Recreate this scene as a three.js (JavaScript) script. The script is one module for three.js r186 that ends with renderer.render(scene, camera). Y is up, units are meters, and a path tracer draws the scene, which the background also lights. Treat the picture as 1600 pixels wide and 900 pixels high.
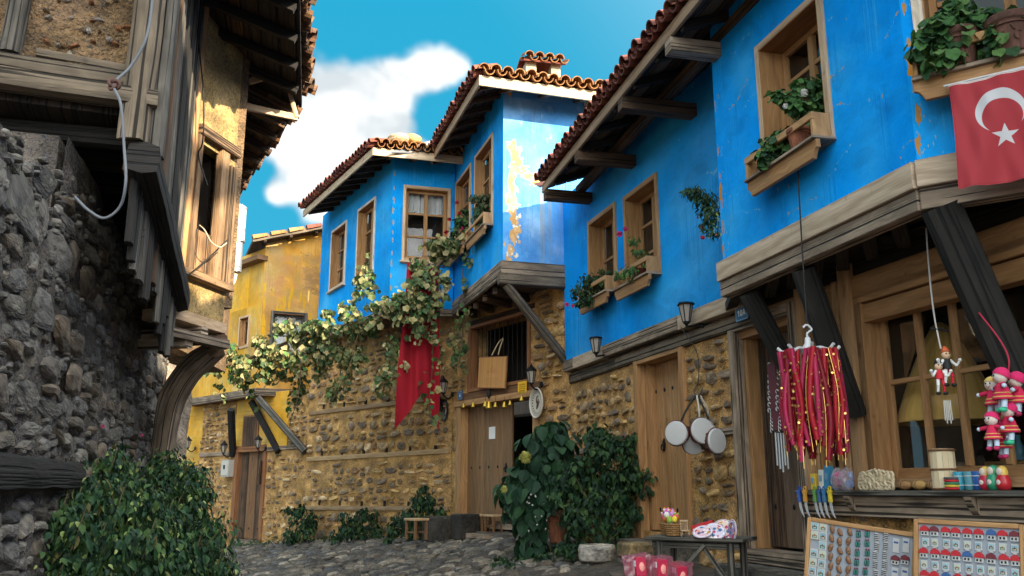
import * as THREE from 'three';
import { RoundedBoxGeometry } from 'three/addons/geometries/RoundedBoxGeometry.js';
import { mergeGeometries } from 'three/addons/utils/BufferGeometryUtils.js';

// ---------------------------------------------------------------- camera
const FPX = 1360, PITCH = Math.atan(316 / 1360), EYE = 1.7;
const scene = new THREE.Scene();
const camera = new THREE.PerspectiveCamera(2 * Math.atan(450 / FPX) * 180 / Math.PI, 1024 / 576, 0.05, 3000);
camera.position.set(0, EYE, 0);
camera.rotation.set(PITCH, 0, 0);
camera.updateMatrixWorld(true);

// ---------------------------------------------------------------- noise
function rng(seed) { let a = seed >>> 0; return () => { a = (a + 0x6D2B79F5) >>> 0; let t = a; t = Math.imul(t ^ (t >>> 15), t | 1); t ^= t + Math.imul(t ^ (t >>> 7), t | 61); return ((t ^ (t >>> 14)) >>> 0) / 4294967296; }; }
function h3(x, y, z) { let n = Math.imul(x, 374761393) + Math.imul(y, 668265263) + Math.imul(z, 2147483647 - 1274126177); n = Math.imul(n ^ (n >>> 13), 1274126177); n ^= n >>> 16; return (n >>> 0) / 4294967296; }
const sm = t => t * t * (3 - 2 * t), lerp = (a, b, t) => a + (b - a) * t, clamp = (x, a = 0, b = 1) => Math.min(b, Math.max(a, x));
const sst = (a, b, x) => sm(clamp((x - a) / (b - a)));
function n3(x, y, z) {
  const xi = Math.floor(x), yi = Math.floor(y), zi = Math.floor(z), u = sm(x - xi), v = sm(y - yi), w = sm(z - zi);
  const f = k => lerp(lerp(h3(xi, yi, zi + k), h3(xi + 1, yi, zi + k), u), lerp(h3(xi, yi + 1, zi + k), h3(xi + 1, yi + 1, zi + k), u), v);
  return lerp(f(0), f(1), w);
}
function fb3(x, y, z, o = 4) { let s = 0, a = .5, t = 0; for (let i = 0; i < o; i++) { s += a * n3(x, y, z); t += a; a *= .52; x = x * 2.03 + 5.1; y = y * 2.03 + 1.7; z = z * 2.03 + 9.2; } return s / t; }
function pn(x, y, px, py, s) {          // periodic value noise
  const xi = Math.floor(x), yi = Math.floor(y), u = sm(x - xi), v = sm(y - yi), m = (a, b) => ((a % b) + b) % b;
  const x0 = m(xi, px), x1 = m(xi + 1, px), y0 = m(yi, py), y1 = m(yi + 1, py);
  return lerp(lerp(h3(x0, y0, s), h3(x1, y0, s), u), lerp(h3(x0, y1, s), h3(x1, y1, s), u), v);
}
function pf(u, v, fx, fy, s, o = 4) { let r = 0, a = .5, t = 0; for (let i = 0; i < o; i++) { r += a * pn(u * fx, v * fy, fx, fy, s + i * 17); t += a; a *= .55; fx *= 2; fy *= 2; } return r / t; }

// ---------------------------------------------------------------- sky: air and clouds
function makeSky() {
  const W = 2048, H = 1024, data = new Float32Array(W * H * 4);
  for (let j = 0; j < H; j++) {
    const el = ((j + .5) / H - .5) * Math.PI, ce = Math.cos(el), y = Math.sin(el);
    for (let i = 0; i < W; i++) {
      const k = (j * W + i) * 4;
      let r, g, b;
      if (y < -0.02) { r = .16; g = .14; b = .11; }
      else {
        const az = ((i + .5) / W - .5) * 2 * Math.PI, x = Math.cos(az) * ce, z = Math.sin(az) * ce;   // u=.25 looks to -z
        const e = Math.max(y, 0), hz = Math.exp(-e * 4.2);
        const ca = x * SUNV[0] + y * SUNV[1] + z * SUNV[2], ph = Math.pow(clamp((ca + .4) / 1.4), 1.7);   // hazy brightening towards the sun
        r = lerp(.0025, .016, hz) + .78 * ph; g = lerp(.064, .088, hz) + .74 * ph; b = lerp(.106, .128, hz) + .66 * ph;
        // two wide banks of cumulus in the part of the sky that the picture shows, noise everywhere
        const aim = (px, py) => { const X = (px - 800) / FPX, Y = (450 - py) / FPX, c = Math.cos(PITCH), s = Math.sin(PITCH); const v = [X, Y * c + s, -(c - Y * s)], l = Math.hypot(...v); return v.map(q => q / l); };
        let bias = .01;
        for (const [v, rad, w] of SKYB || (SKYB = [[aim(530, 180), .125, .3], [aim(600, 205), .06, .12], [aim(660, 95), .05, .3], [aim(740, 100), .035, .24], [aim(480, 240), .11, .26], [aim(700, 90), .05, .24], [aim(888, 104), .034, .75], [aim(520, -15), .075, -.5], [aim(650, 0), .07, -.45], [aim(668, 175), .026, -.2], [aim(990, 60), .16, -.5], [aim(830, 30), .1, -.4], [aim(400, 345), .07, -.4], [aim(432, 303), .016, .34], [aim(720, 180), .05, -.25], [aim(1300, 20), .25, -.4]])) {
          const dd = (x - v[0]) ** 2 + (y - v[1]) ** 2 + (z - v[2]) ** 2; bias += w * Math.exp(-dd / (rad * rad));
        }
        const q = 5.2, warp = fb3(x * 9 + 3, y * 12, z * 9, 3) - .5;
        const n = fb3(x * q + 11 + warp * .5, y * q * 1.5 + 2 + warp * .35, z * q + 4, 6);
        const dens = n + bias;
        const fine = fb3(x * 60 + 5, y * 70, z * 60, 3) - .5, cov = Math.pow(sst(.49, .68, dens + fine * .14), 1.1);
        const n2 = fb3(x * q + 11.25 + warp * .5, y * q * 1.5 + 2.22, z * q + 4.1, 5) + bias;     // sampled towards the sun: the lit side
        const lit = clamp(.5 + (dens - n2) * 5.5 + .22 * sst(.55, .9, dens) + (fb3(x * 26, y * 34, z * 26, 4) - .5) * .8, .1, 1.15);
        const kl = .38 + 2.6 * ph, cr = lerp(.27, .56, lit) * kl, cg = lerp(.3, .56, lit) * kl, cb = lerp(.32, .545, lit) * kl;
        r = lerp(r, cr, cov); g = lerp(g, cg, cov); b = lerp(b, cb, cov);
      }
      data[k] = r * SKYK; data[k + 1] = g * SKYK; data[k + 2] = b * SKYK; data[k + 3] = 1;
    }
  }
  const t = new THREE.DataTexture(data, W, H, THREE.RGBAFormat, THREE.FloatType);
  t.mapping = THREE.EquirectangularReflectionMapping; t.magFilter = t.minFilter = THREE.LinearFilter; t.needsUpdate = true;
  return t;
}
let SKYB = null;
const EL = 21 * Math.PI / 180, AZ = [.735, .678], SUNV = [AZ[0] * Math.cos(EL), Math.sin(EL), AZ[1] * Math.cos(EL)];
const SKYK = 1.0;
const sky = makeSky();
scene.background = sky; scene.environment = sky;
// ---------------------------------------------------------------- sun
const sun = new THREE.DirectionalLight(new THREE.Color(1, .84, .6), 2.2);
sun.position.set(AZ[0] * Math.cos(EL) * 60, Math.sin(EL) * 60, AZ[1] * Math.cos(EL) * 60 - 10);
sun.target.position.set(0, 0, -10); scene.add(sun, sun.target);
sun.castShadow = true; sun.shadow.mapSize.set(4096, 4096);
Object.assign(sun.shadow.camera, { left: -25, right: 25, top: 25, bottom: -25, near: 1, far: 140 });
const renderer = new THREE.WebGLRenderer({ antialias: true });
renderer.toneMapping = THREE.LinearToneMapping;
renderer.toneMappingExposure = 6.5;
renderer.shadowMap.enabled = true;

// ---------------------------------------------------------------- space helpers: x right, d = metres ahead (z = -d), y up
const V = (x, y, z) => new THREE.Vector3(x, y, z);
function ray(px, py) { const X = (px - 800) / FPX, Y = (450 - py) / FPX, c = Math.cos(PITCH), s = Math.sin(PITCH), z = c - Y * s; return [X / z, (Y * c + s) / z]; }
function at(px, py, d) { const [a, h] = ray(px, py); return V(a * d, EYE + h * d, -d); }
const groundY = (x, d) => { const xx = clamp(x, -9, 4.2), dd = clamp(d, -4, 30); return -.055 + .1606 * xx + .0723 * dd; };
class Fac {                              // a vertical plane; A is its left end as seen from the street, u runs to the right, w outwards
  constructor(ax, ad, bx, bd) { this.A = [ax, ad]; this.L = Math.hypot(bx - ax, bd - ad); this.ux = (bx - ax) / this.L; this.ud = (bd - ad) / this.L; this.M = new THREE.Matrix4().makeBasis(V(this.ux, 0, -this.ud), V(0, 1, 0), V(this.ud, 0, this.ux)).setPosition(ax, 0, -ad); this.rotY = Math.atan2(this.ud, this.ux); }
  hit(px, py) { const [a, h] = ray(px, py), [ax, ad] = this.A, d = (ax * this.ud - ad * this.ux) / (a * this.ud - this.ux); return { u: (a * d - ax) * this.ux + (d - ad) * this.ud, v: EYE + h * d, d }; }
  P(u, v, w = 0) { return V(u, v, w).applyMatrix4(this.M); }
  G(g) { return g.applyMatrix4(this.M); }
  rect(...q) { const p = q.map(([x, y]) => this.hit(x, y)); return { u0: (p[0].u + p[3].u) / 2, u1: (p[1].u + p[2].u) / 2, v0: (p[2].v + p[3].v) / 2, v1: (p[0].v + p[1].v) / 2 }; }   // TL TR BR BL
  off(w) { const p = this.P(0, 0, w), q = this.P(this.L, 0, w); return new Fac(p.x, -p.z, q.x, -q.z); }
}

// ---------------------------------------------------------------- things, parts
const used = new Map();
function numbered(n) { const k = used.get(n) || 0; used.set(n, k + 1); return k ? `${n}_${String(k).padStart(3, '0')}` : n; }
function thing(name, label, category, pos = V(0, 0, 0), group) {
  const o = new THREE.Group(); o.name = numbered(name); o.position.copy(pos); o.userData = { label, category }; if (group) o.userData.group = group; scene.add(o); return o;
}
const originOf = p => { const v = V(0, 0, 0); for (let o = p; o && o !== scene; o = o.parent) v.add(o.position); return v; };
function part(name, geos, mat, parent) {                 // geometry given in the world
  if (!parent) { parent = mat; mat = (Array.isArray(geos) ? geos[0] : geos).userData.mat; }
  const g = Array.isArray(geos) ? (geos.length > 1 ? mergeGeometries(geos.map(norm), false) : norm(geos[0])) : norm(geos), o = originOf(parent);
  g.translate(-o.x, -o.y, -o.z);
  const m = new THREE.Mesh(g, mat); m.name = name; m.castShadow = m.receiveShadow = true; parent.add(m); return m;
}
function norm(g) { if (g.index) g = g.toNonIndexed(); for (const k of Object.keys(g.attributes)) if (!['position', 'normal', 'uv'].includes(k)) g.deleteAttribute(k); if (!g.attributes.uv) g.setAttribute('uv', new THREE.Float32BufferAttribute(new Float32Array(g.attributes.position.count * 2), 2)); return g; }
function inst(name, geo, mat, M, pos, quat, scale, parent) {   // a shared piece with a transform of its own
  const m = new THREE.Mesh(geo, mat); m.name = name; m.position.copy(pos).sub(originOf(parent)); m.quaternion.copy(quat); m.scale.copy(scale); m.castShadow = m.receiveShadow = true; parent.add(m); return m;
}
function stuff(o) { o.userData.kind = 'stuff'; return o; }
function struct(o) { o.userData.kind = 'structure'; return o; }

// ---------------------------------------------------------------- textures
function dtex(n, fn, srgb, m = n) {
  const d = new Uint8Array(n * m * 4);
  for (let j = 0; j < m; j++) for (let i = 0; i < n; i++) { const c = fn(i / n, j / m), k = (j * n + i) * 4; d[k] = clamp(c[0]) * 255; d[k + 1] = clamp(c[1]) * 255; d[k + 2] = clamp(c[2]) * 255; d[k + 3] = 255; }
  const t = new THREE.DataTexture(d, n, m, THREE.RGBAFormat, THREE.UnsignedByteType); t.wrapS = t.wrapT = THREE.RepeatWrapping; t.magFilter = THREE.LinearFilter; t.minFilter = THREE.LinearMipmapLinearFilter; t.generateMipmaps = true; if (srgb) t.colorSpace = THREE.SRGBColorSpace; t.needsUpdate = true; return t;
}
function ctex(w, h, draw) { const c = document.createElement('canvas'); c.width = w; c.height = h; draw(c.getContext('2d'), w, h); const t = new THREE.CanvasTexture(c); t.colorSpace = THREE.SRGBColorSpace; t.wrapS = t.wrapT = THREE.RepeatWrapping; return t; }
const g1 = x => [x, x, x];
// wood: grain runs along v; 1 tile = 1 m
const grainF = (u, v) => { const w = pf(u, v, 4, 2, 5, 3) * .25, a = pf(u + w, v, 40, 2, 11, 3), b = pf(u, v, 120, 6, 23, 2), ring = .5 + .5 * Math.sin((u * 9 + pf(u, v, 3, 1, 41, 3) * 3) * 6.283), k = sst(.80, .9, pf(u, v, 9, 7, 77, 2)); return clamp(.42 + .42 * (a - .5) + .28 * (b - .5) + .16 * ring + .25 * (pf(u, v, 3, 2, 91, 3) - .5) - k * .3, 0, 1); };
const GR = []; { const n = 512; for (let j = 0; j < n; j++) for (let i = 0; i < n; i++) GR.push(grainF(i / n, j / n)); }
const grAt = (u, v) => GR[(Math.floor(v * 512) % 512) * 512 + (Math.floor(u * 512) % 512)];
const woodMap = dtex(512, (u, v) => { const x = grAt(u, v); const t = lerp(.62, 1.06, x); return [t, t * lerp(.93, 1, x), t * lerp(.84, 1, x)]; }, true);
const woodBump = dtex(512, (u, v) => g1(grAt(u, v)));
const oldMap = dtex(512, (u, v) => { const x = grAt(u, v), c = sst(.62, .75, pf(u, v, 60, 1, 301, 2)), s = pf(u, v, 5, 3, 333, 4); const t = lerp(.55, 1.0, x) * (1 - .62 * c) * lerp(.55, 1.3, s); return [t, t * .99, t * .97]; }, true);
const oldBump = dtex(512, (u, v) => g1(clamp(grAt(u, v) * .7 - .6 * sst(.62, .75, pf(u, v, 60, 1, 301, 2)) + .3)));
// stone & mortar; 1 tile = 1 m
const stoneMap = dtex(512, (u, v) => { const a = pf(u, v, 6, 6, 3, 5), b = pf(u, v, 40, 40, 9, 3), c = pf(u, v, 3, 3, 55, 3), s = sst(.62, .75, pf(u, v, 10, 10, 70, 3)); const t = clamp(.35 + .75 * a + .5 * (b - .5)); return [lerp(t * 1.02, .98, s * .5), lerp(t * lerp(.92, 1.02, c), .95, s * .5), lerp(t * lerp(.8, 1.04, c), .85, s * .5)]; }, true);
const stoneBump = dtex(512, (u, v) => g1(.6 * pf(u, v, 8, 8, 3, 5) + .4 * pf(u, v, 50, 50, 19, 3)));
const mortMap = dtex(1024, (u, v) => { const a = pf(u, v, 5, 5, 103, 5), b = pf(u, v, 60, 60, 109, 3), c = pf(u, v, 2, 2, 155, 3), gr = sst(.66, .7, pf(u, v, 80, 80, 203, 2)), st = sst(.55, .75, pf(u, v, 4, 6, 255, 4)); let t = clamp(.62 + .5 * (a - .2) + .3 * (b - .5) - st * .1); return [t * lerp(.92, 1.06, c) - gr * .22, t * lerp(.9, 1.02, c) - gr * .17, t * lerp(.98, .88, c) - gr * .07]; }, true);
const mortBump = dtex(1024, (u, v) => g1(.5 * pf(u, v, 6, 6, 103, 5) + .5 * pf(u, v, 70, 70, 109, 3)));
// plaster paint; 1 tile = 2 m
const plastMap = dtex(1024, (u, v) => { const a = pf(u, v, 3, 3, 403, 5), b = pf(u, v, 90, 90, 409, 2), st = pf(u, v, 26, 2, 433, 3), c = sst(.67, .72, pf(u, v, 14, 14, 455, 4)); const t = clamp(.80 + .28 * (a - .5) + .12 * (b - .5) + .16 * (st - .5)); return [t * lerp(1, 1.25, c * .5), t, t * lerp(1, .97, c)]; }, true);
const plastBump = dtex(1024, (u, v) => g1(.6 * pf(u, v, 7, 7, 403, 5) + .25 * pf(u, v, 70, 70, 409, 2) - .35 * sst(.7, .76, pf(u, v, 5, 5, 481, 5))));
const clayMap = dtex(512, (u, v) => { const a = pf(u, v, 4, 4, 503, 5), b = pf(u, v, 50, 50, 509, 3), l = sst(.6, .72, pf(u, v, 9, 9, 555, 4)); const t = clamp(.4 + .7 * a + .4 * (b - .5)); return [lerp(t, .55, l * .5), lerp(t * .97, .55, l * .5), lerp(t * .95, .5, l * .5)]; }, true);
const rgb = (r, g, b) => new THREE.Color().setRGB(r, g, b);
const rep = (t, s) => { const c = t.clone(); c.repeat.set(s, s); c.needsUpdate = true; return c; };
const std = (c, o = {}) => new THREE.MeshStandardMaterial({ color: c, roughness: .85, ...o });
const wood = (r, g, b, o = {}) => std(rgb(r, g, b), { map: woodMap, bumpMap: woodBump, bumpScale: .004, roughness: .72, ...o });
const oldWood = (r, g, b, o = {}) => std(rgb(r, g, b), { map: oldMap, bumpMap: oldBump, bumpScale: .012, roughness: .9, ...o });
const stone = (r, g, b, o = {}) => std(rgb(r, g, b), { map: stoneMap, bumpMap: stoneBump, bumpScale: .02, roughness: .92, ...o });
const plast = (r, g, b, o = {}) => std(rgb(r, g, b), { map: rep(plastMap, .5), bumpMap: rep(plastBump, .5), bumpScale: .008, roughness: .88, ...o });
const clay = (r, g, b, o = {}) => std(rgb(r, g, b), { map: clayMap, roughness: .85, ...o });
const M = {
  oak: wood(.5, .28, .12), oakPale: wood(.74, .55, .38), oakLight: wood(.58, .34, .155), oakGrey: oldWood(.47, .36, .27), oakRed: wood(.36, .165, .07), oakDark: wood(.24, .125, .055),
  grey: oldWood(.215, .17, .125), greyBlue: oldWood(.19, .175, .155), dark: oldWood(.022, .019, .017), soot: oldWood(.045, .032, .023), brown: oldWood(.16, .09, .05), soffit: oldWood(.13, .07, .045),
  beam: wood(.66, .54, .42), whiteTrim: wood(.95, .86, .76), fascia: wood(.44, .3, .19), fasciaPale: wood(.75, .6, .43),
  blue: plast(.012, .20, .80), blueA: plast(.17, .36, .86), yellow: plast(.66, .36, .035), yellowOld: plast(.50, .29, .07), white: std(rgb(.75, .75, .75)), lime: plast(.6, .56, .5),
  mortar: std(rgb(.92, .55, .19), { map: mortMap, bumpMap: mortBump, bumpScale: .03, roughness: .95 }),
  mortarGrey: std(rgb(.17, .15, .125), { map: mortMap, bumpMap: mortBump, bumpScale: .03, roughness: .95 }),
  mud: std(rgb(.34, .225, .115), { map: mortMap, bumpMap: mortBump, bumpScale: .05, roughness: .97 }),
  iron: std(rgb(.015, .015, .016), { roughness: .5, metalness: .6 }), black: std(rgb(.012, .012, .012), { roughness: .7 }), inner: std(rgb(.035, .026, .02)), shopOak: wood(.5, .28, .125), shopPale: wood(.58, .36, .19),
  glass: new THREE.MeshPhysicalMaterial({ color: rgb(.95, .97, .97), roughness: .02, transmission: 1, thickness: 0, ior: 1.5, specularIntensity: 1 }),
  frost: std(rgb(.34, .3, .26), { roughness: .4 }), curtain: new THREE.MeshPhysicalMaterial({ color: rgb(.75, .75, .75), roughness: .95, transmission: .3, thickness: 0, side: THREE.DoubleSide }),
  steel: std(rgb(.6, .6, .6), { metalness: .8, roughness: .35 }), plasticWhite: std(rgb(.55, .56, .58), { roughness: .35 }),
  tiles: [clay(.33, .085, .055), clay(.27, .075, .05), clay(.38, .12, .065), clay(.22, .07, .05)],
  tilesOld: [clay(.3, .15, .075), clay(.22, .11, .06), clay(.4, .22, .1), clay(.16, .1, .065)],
  tilesSunTint: [clay(.56, .27, .09), clay(.5, .22, .07), clay(.6, .32, .12)],  // lit copy of the tiles: sunlight put into the clay colour
  wallStone: [stone(.32, .25, .18), stone(.5, .37, .23), stone(.66, .47, .24), stone(.85, .58, .25), stone(.38, .31, .24), stone(.9, .7, .44), stone(.56, .36, .2)],
  blueStone: [stone(.215, .215, .21), stone(.155, .16, .165), stone(.28, .28, .27), stone(.37, .365, .35), stone(.21, .195, .175), stone(.25, .215, .175)],
  cobble: [stone(.16, .165, .175), stone(.21, .205, .19), stone(.28, .265, .24), stone(.12, .125, .13), stone(.4, .375, .33), stone(.19, .175, .155)],
};
function leafMat(r, g, b, o = {}) { return new THREE.MeshPhysicalMaterial({ color: rgb(r, g, b), roughness: .68, transmission: .25, specularIntensity: .6, thickness: 0, side: THREE.DoubleSide, ...o }); }
const L = {
  deep: [leafMat(.006, .03, .013), leafMat(.01, .048, .017), leafMat(.02, .07, .02), leafMat(.045, .1, .022)],
  hyd: [leafMat(.008, .04, .018), leafMat(.013, .055, .022), leafMat(.022, .075, .025)],
  vine: [leafMat(.10, .135, .045), leafMat(.2, .2, .075), leafMat(.055, .1, .035), leafMat(.34, .29, .12), leafMat(.42, .36, .18)],
  ger: [leafMat(.04, .13, .03), leafMat(.06, .17, .04), leafMat(.1, .2, .05), leafMat(.025, .09, .025)],
  pale: [leafMat(.3, .36, .12), leafMat(.2, .28, .08)],
};

// ---------------------------------------------------------------- geometry helpers
function boxUV(g, off = 0, lenAxis) {            // uv in metres, v along the longest axis
  g.computeBoundingBox(); const s = g.boundingBox.getSize(V(0, 0, 0)), d = [s.x, s.y, s.z]; let ax = lenAxis ?? d.indexOf(Math.max(...d));
  const p = g.attributes.position, n = g.attributes.normal, uv = new Float32Array(p.count * 2);
  for (let i = 0; i < p.count; i++) {
    const N = [Math.abs(n.getX(i)), Math.abs(n.getY(i)), Math.abs(n.getZ(i))], f = N.indexOf(Math.max(...N)), c = [p.getX(i), p.getY(i), p.getZ(i)]; let a, b;
    if (f === ax) { a = (ax + 1) % 3; b = (ax + 2) % 3; } else { b = ax; a = 3 - ax - f; }
    uv[2 * i] = c[a] + off; uv[2 * i + 1] = c[b] + off * 1.7;
  }
  g.setAttribute('uv', new THREE.BufferAttribute(uv, 2)); return g;
}
const R0 = rng(7), ni = g => g.index ? g.toNonIndexed() : g;
function bx(x0, x1, y0, y1, z0, z1, r = .006, ax) {
  const w = Math.abs(x1 - x0), h = Math.abs(y1 - y0), d = Math.abs(z1 - z0); r = Math.min(r, w * .3, h * .3, d * .3);
  const g = r > .0005 ? ni(new RoundedBoxGeometry(w, h, d, 1, r)) : new THREE.BoxGeometry(w, h, d).toNonIndexed();
  g.translate((x0 + x1) / 2, (y0 + y1) / 2, (z0 + z1) / 2); return boxUV(g, R0() * 5, ax);
}
const plainBox = (x0, x1, y0, y1, z0, z1) => bx(x0, x1, y0, y1, z0, z1, 0);
// a timber between two world points; rough > 0 gnaws it
function beam(p0, p1, w, h, up = V(0, 1, 0), rough = 0, seg = 1) {
  const L = p0.distanceTo(p1), g = rough ? new THREE.BoxGeometry(w, L, h, 2, Math.max(seg, Math.ceil(L / .12)), 2) : new RoundedBoxGeometry(w, L, h, 1, Math.min(.006, w * .2, h * .2));
  const o = R0() * 9;
  if (rough) { const p = g.attributes.position; for (let i = 0; i < p.count; i++) { const x = p.getX(i), y = p.getY(i), z = p.getZ(i); const a = fb3(x * 7 + o, y * 2.2 + o, z * 7, 3) - .5, b = fb3(x * 7 + o + 7, y * 2.2, z * 7 + o, 3) - .5, e = (Math.abs(x) > w * .4 && Math.abs(z) > h * .4) ? .8 : 1; p.setXYZ(i, x * e + a * rough, y + (Math.abs(y) > L * .49 ? a * rough : 0), z * e + b * rough); } g.computeVertexNormals(); }
  const gg = boxUV(ni(g), o, 1), Y = p1.clone().sub(p0).normalize(), X = Y.clone().cross(up); if (X.lengthSq() < 1e-6) X.set(1, 0, 0); X.normalize(); const Z = X.clone().cross(Y);
  return gg.applyMatrix4(new THREE.Matrix4().makeBasis(X, Y, Z).setPosition(p0.clone().add(p1).multiplyScalar(.5)));
}
function tube(pts, r, seg = 20, rad = 6) { return new THREE.TubeGeometry(new THREE.CatmullRomCurve3(pts), seg, r, rad, false); }
function cyl(p0, p1, r0, r1 = r0, n = 10) { const L = p0.distanceTo(p1), g = new THREE.CylinderGeometry(r1, r0, L, n, 1); const q = new THREE.Quaternion().setFromUnitVectors(V(0, 1, 0), p1.clone().sub(p0).normalize()); return g.applyQuaternion(q).translate((p0.x + p1.x) / 2, (p0.y + p1.y) / 2, (p0.z + p1.z) / 2); }
function lathe(pts, n = 20) { return new THREE.LatheGeometry(pts.map(([r, y]) => new THREE.Vector2(r, y)), n); }
function slab(pts, t) {                 // polygon given as world points (planar), thickness t along its normal, downward
  const n = V(0, 0, 0), a = pts[0]; for (let i = 1; i < pts.length - 1; i++) n.add(pts[i].clone().sub(a).cross(pts[i + 1].clone().sub(a))); n.normalize();
  const b = pts.map(p => p.clone().addScaledVector(n, -t)), pos = [], uv = [], X = pts[1].clone().sub(a).normalize(), Y = n.clone().cross(X);
  const push = (...v) => { for (const q of v) { pos.push(q.x, q.y, q.z); const e = q.clone().sub(a); uv.push(e.dot(X), e.dot(Y) + e.dot(n)); } };
  for (let i = 1; i < pts.length - 1; i++) { push(a, pts[i], pts[i + 1]); push(b[0], b[i + 1], b[i]); }
  for (let i = 0; i < pts.length; i++) { const j = (i + 1) % pts.length; push(pts[i], b[i], b[j], pts[i], b[j], pts[j]); }
  const g = new THREE.BufferGeometry(); g.setAttribute('position', new THREE.Float32BufferAttribute(pos, 3)); g.setAttribute('uv', new THREE.Float32BufferAttribute(uv, 2)); g.computeVertexNormals(); return g;
}
// wall of a facade with rectangular holes: extruded backwards
function wallGeo(fac, u0, u1, v0, v1, holes = [], t = .22, poly) {
  const s = new THREE.Shape(); (poly || [[u0, v0], [u1, v0], [u1, v1], [u0, v1]]).forEach(([a, b], i) => i ? s.lineTo(a, b) : s.moveTo(a, b)); s.closePath();
  for (const h of holes) { const p = new THREE.Path(); p.moveTo(h.u0, h.v0); p.lineTo(h.u0, h.v1); p.lineTo(h.u1, h.v1); p.lineTo(h.u1, h.v0); p.closePath(); s.holes.push(p); }
  return fac.G(new THREE.ExtrudeGeometry(s, { depth: t, bevelEnabled: false }).translate(0, 0, -t));
}
// rough mortar sheet: a displaced grid that leaves the holes out
function roughGeo(fac, u0, u1, v0, v1, holes = [], cell = .05, amp = .03, seed = 0, bot) {
  const nu = Math.ceil((u1 - u0) / cell), nv = Math.ceil((v1 - v0) / cell), pos = [], uv = [], idx = [];
  for (let j = 0; j <= nv; j++) for (let i = 0; i <= nu; i++) { const u = lerp(u0, u1, i / nu), v = lerp(v0, v1, j / nv); const e = (fb3(u * 2.2 + seed, v * 2.2, seed, 3) - .5) * 1.2 + (fb3(u * 9 + seed, v * 11, seed + 3, 3) - .5) * .9; pos.push(u, v, e * amp); uv.push(u, v); }
  const inH = (u, v) => holes.some(h => u > h.u0 && u < h.u1 && v > h.v0 && v < h.v1);
  for (let j = 0; j < nv; j++) for (let i = 0; i < nu; i++) { const u = lerp(u0, u1, (i + .5) / nu), v = lerp(v0, v1, (j + .5) / nv); if (inH(u, v) || (bot && v < bot(u))) continue; const a = j * (nu + 1) + i, b = a + 1, c = a + nu + 1, d = c + 1; idx.push(a, b, d, a, d, c); }
  const g = new THREE.BufferGeometry(); g.setAttribute('position', new THREE.Float32BufferAttribute(pos, 3)); g.setAttribute('uv', new THREE.Float32BufferAttribute(uv, 2)); g.setIndex(idx); g.computeVertexNormals(); return fac.G(g.toNonIndexed());
}
// rubble stones: unit shapes about 1 x 1, front towards +z
function stoneGeo(seed, n = 8, sq = .5, ang = .25) {
  const r = rng(seed), P = [], B = [], C = [];
  for (let i = 0; i < n; i++) { const a = (i + r() * .5) / n * 6.283, c = Math.cos(a), s = Math.sin(a), k = 1 / Math.pow(Math.pow(Math.abs(c), 2 + sq * 6) + Math.pow(Math.abs(s), 2 + sq * 6), 1 / (2 + sq * 6)) * (1 - r() * ang) * .5; P.push(V(c * k, s * k, -.6)); B.push(V(c * k, s * k, .1 + r() * .2)); const q = .62 + r() * .2; C.push(V(c * k * q, s * k * q, .75 + r() * .25)); }
  const top = V((r() - .5) * .2, (r() - .5) * .2, 1), pos = [], uv = [], T = (...v) => { for (const q of v) { pos.push(q.x, q.y, q.z); uv.push(q.x * .25 + seed * .37, q.y * .25 + q.z * .07 + seed * .61); } };
  for (let i = 0; i < n; i++) { const j = (i + 1) % n; T(P[i], P[j], B[j], P[i], B[j], B[i]); T(B[i], B[j], C[j], B[i], C[j], C[i]); T(C[i], C[j], top); }
  const g = new THREE.BufferGeometry(); g.setAttribute('position', new THREE.Float32BufferAttribute(pos, 3)); g.setAttribute('uv', new THREE.Float32BufferAttribute(uv, 2)); g.computeVertexNormals();
  // soften: blend the facet normals with rounded ones
  const p = g.attributes.position, nn = g.attributes.normal; for (let i = 0; i < p.count; i++) { const v = V(p.getX(i) * 1.4, p.getY(i) * 1.4, Math.max(.1, p.getZ(i)) * .8).normalize(), f = V(nn.getX(i), nn.getY(i), nn.getZ(i)).lerp(v, .5).normalize(); nn.setXYZ(i, f.x, f.y, f.z); }
  return g;
}
const SG = Array.from({ length: 12 }, (_, i) => stoneGeo(i + 3, 8, .15 + (i % 4) * .22, .22 + (i % 3) * .1));
const SGA = Array.from({ length: 10 }, (_, i) => stoneGeo(i + 53, 7, .1 + (i % 4) * .25, .3 + (i % 3) * .12));
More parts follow.
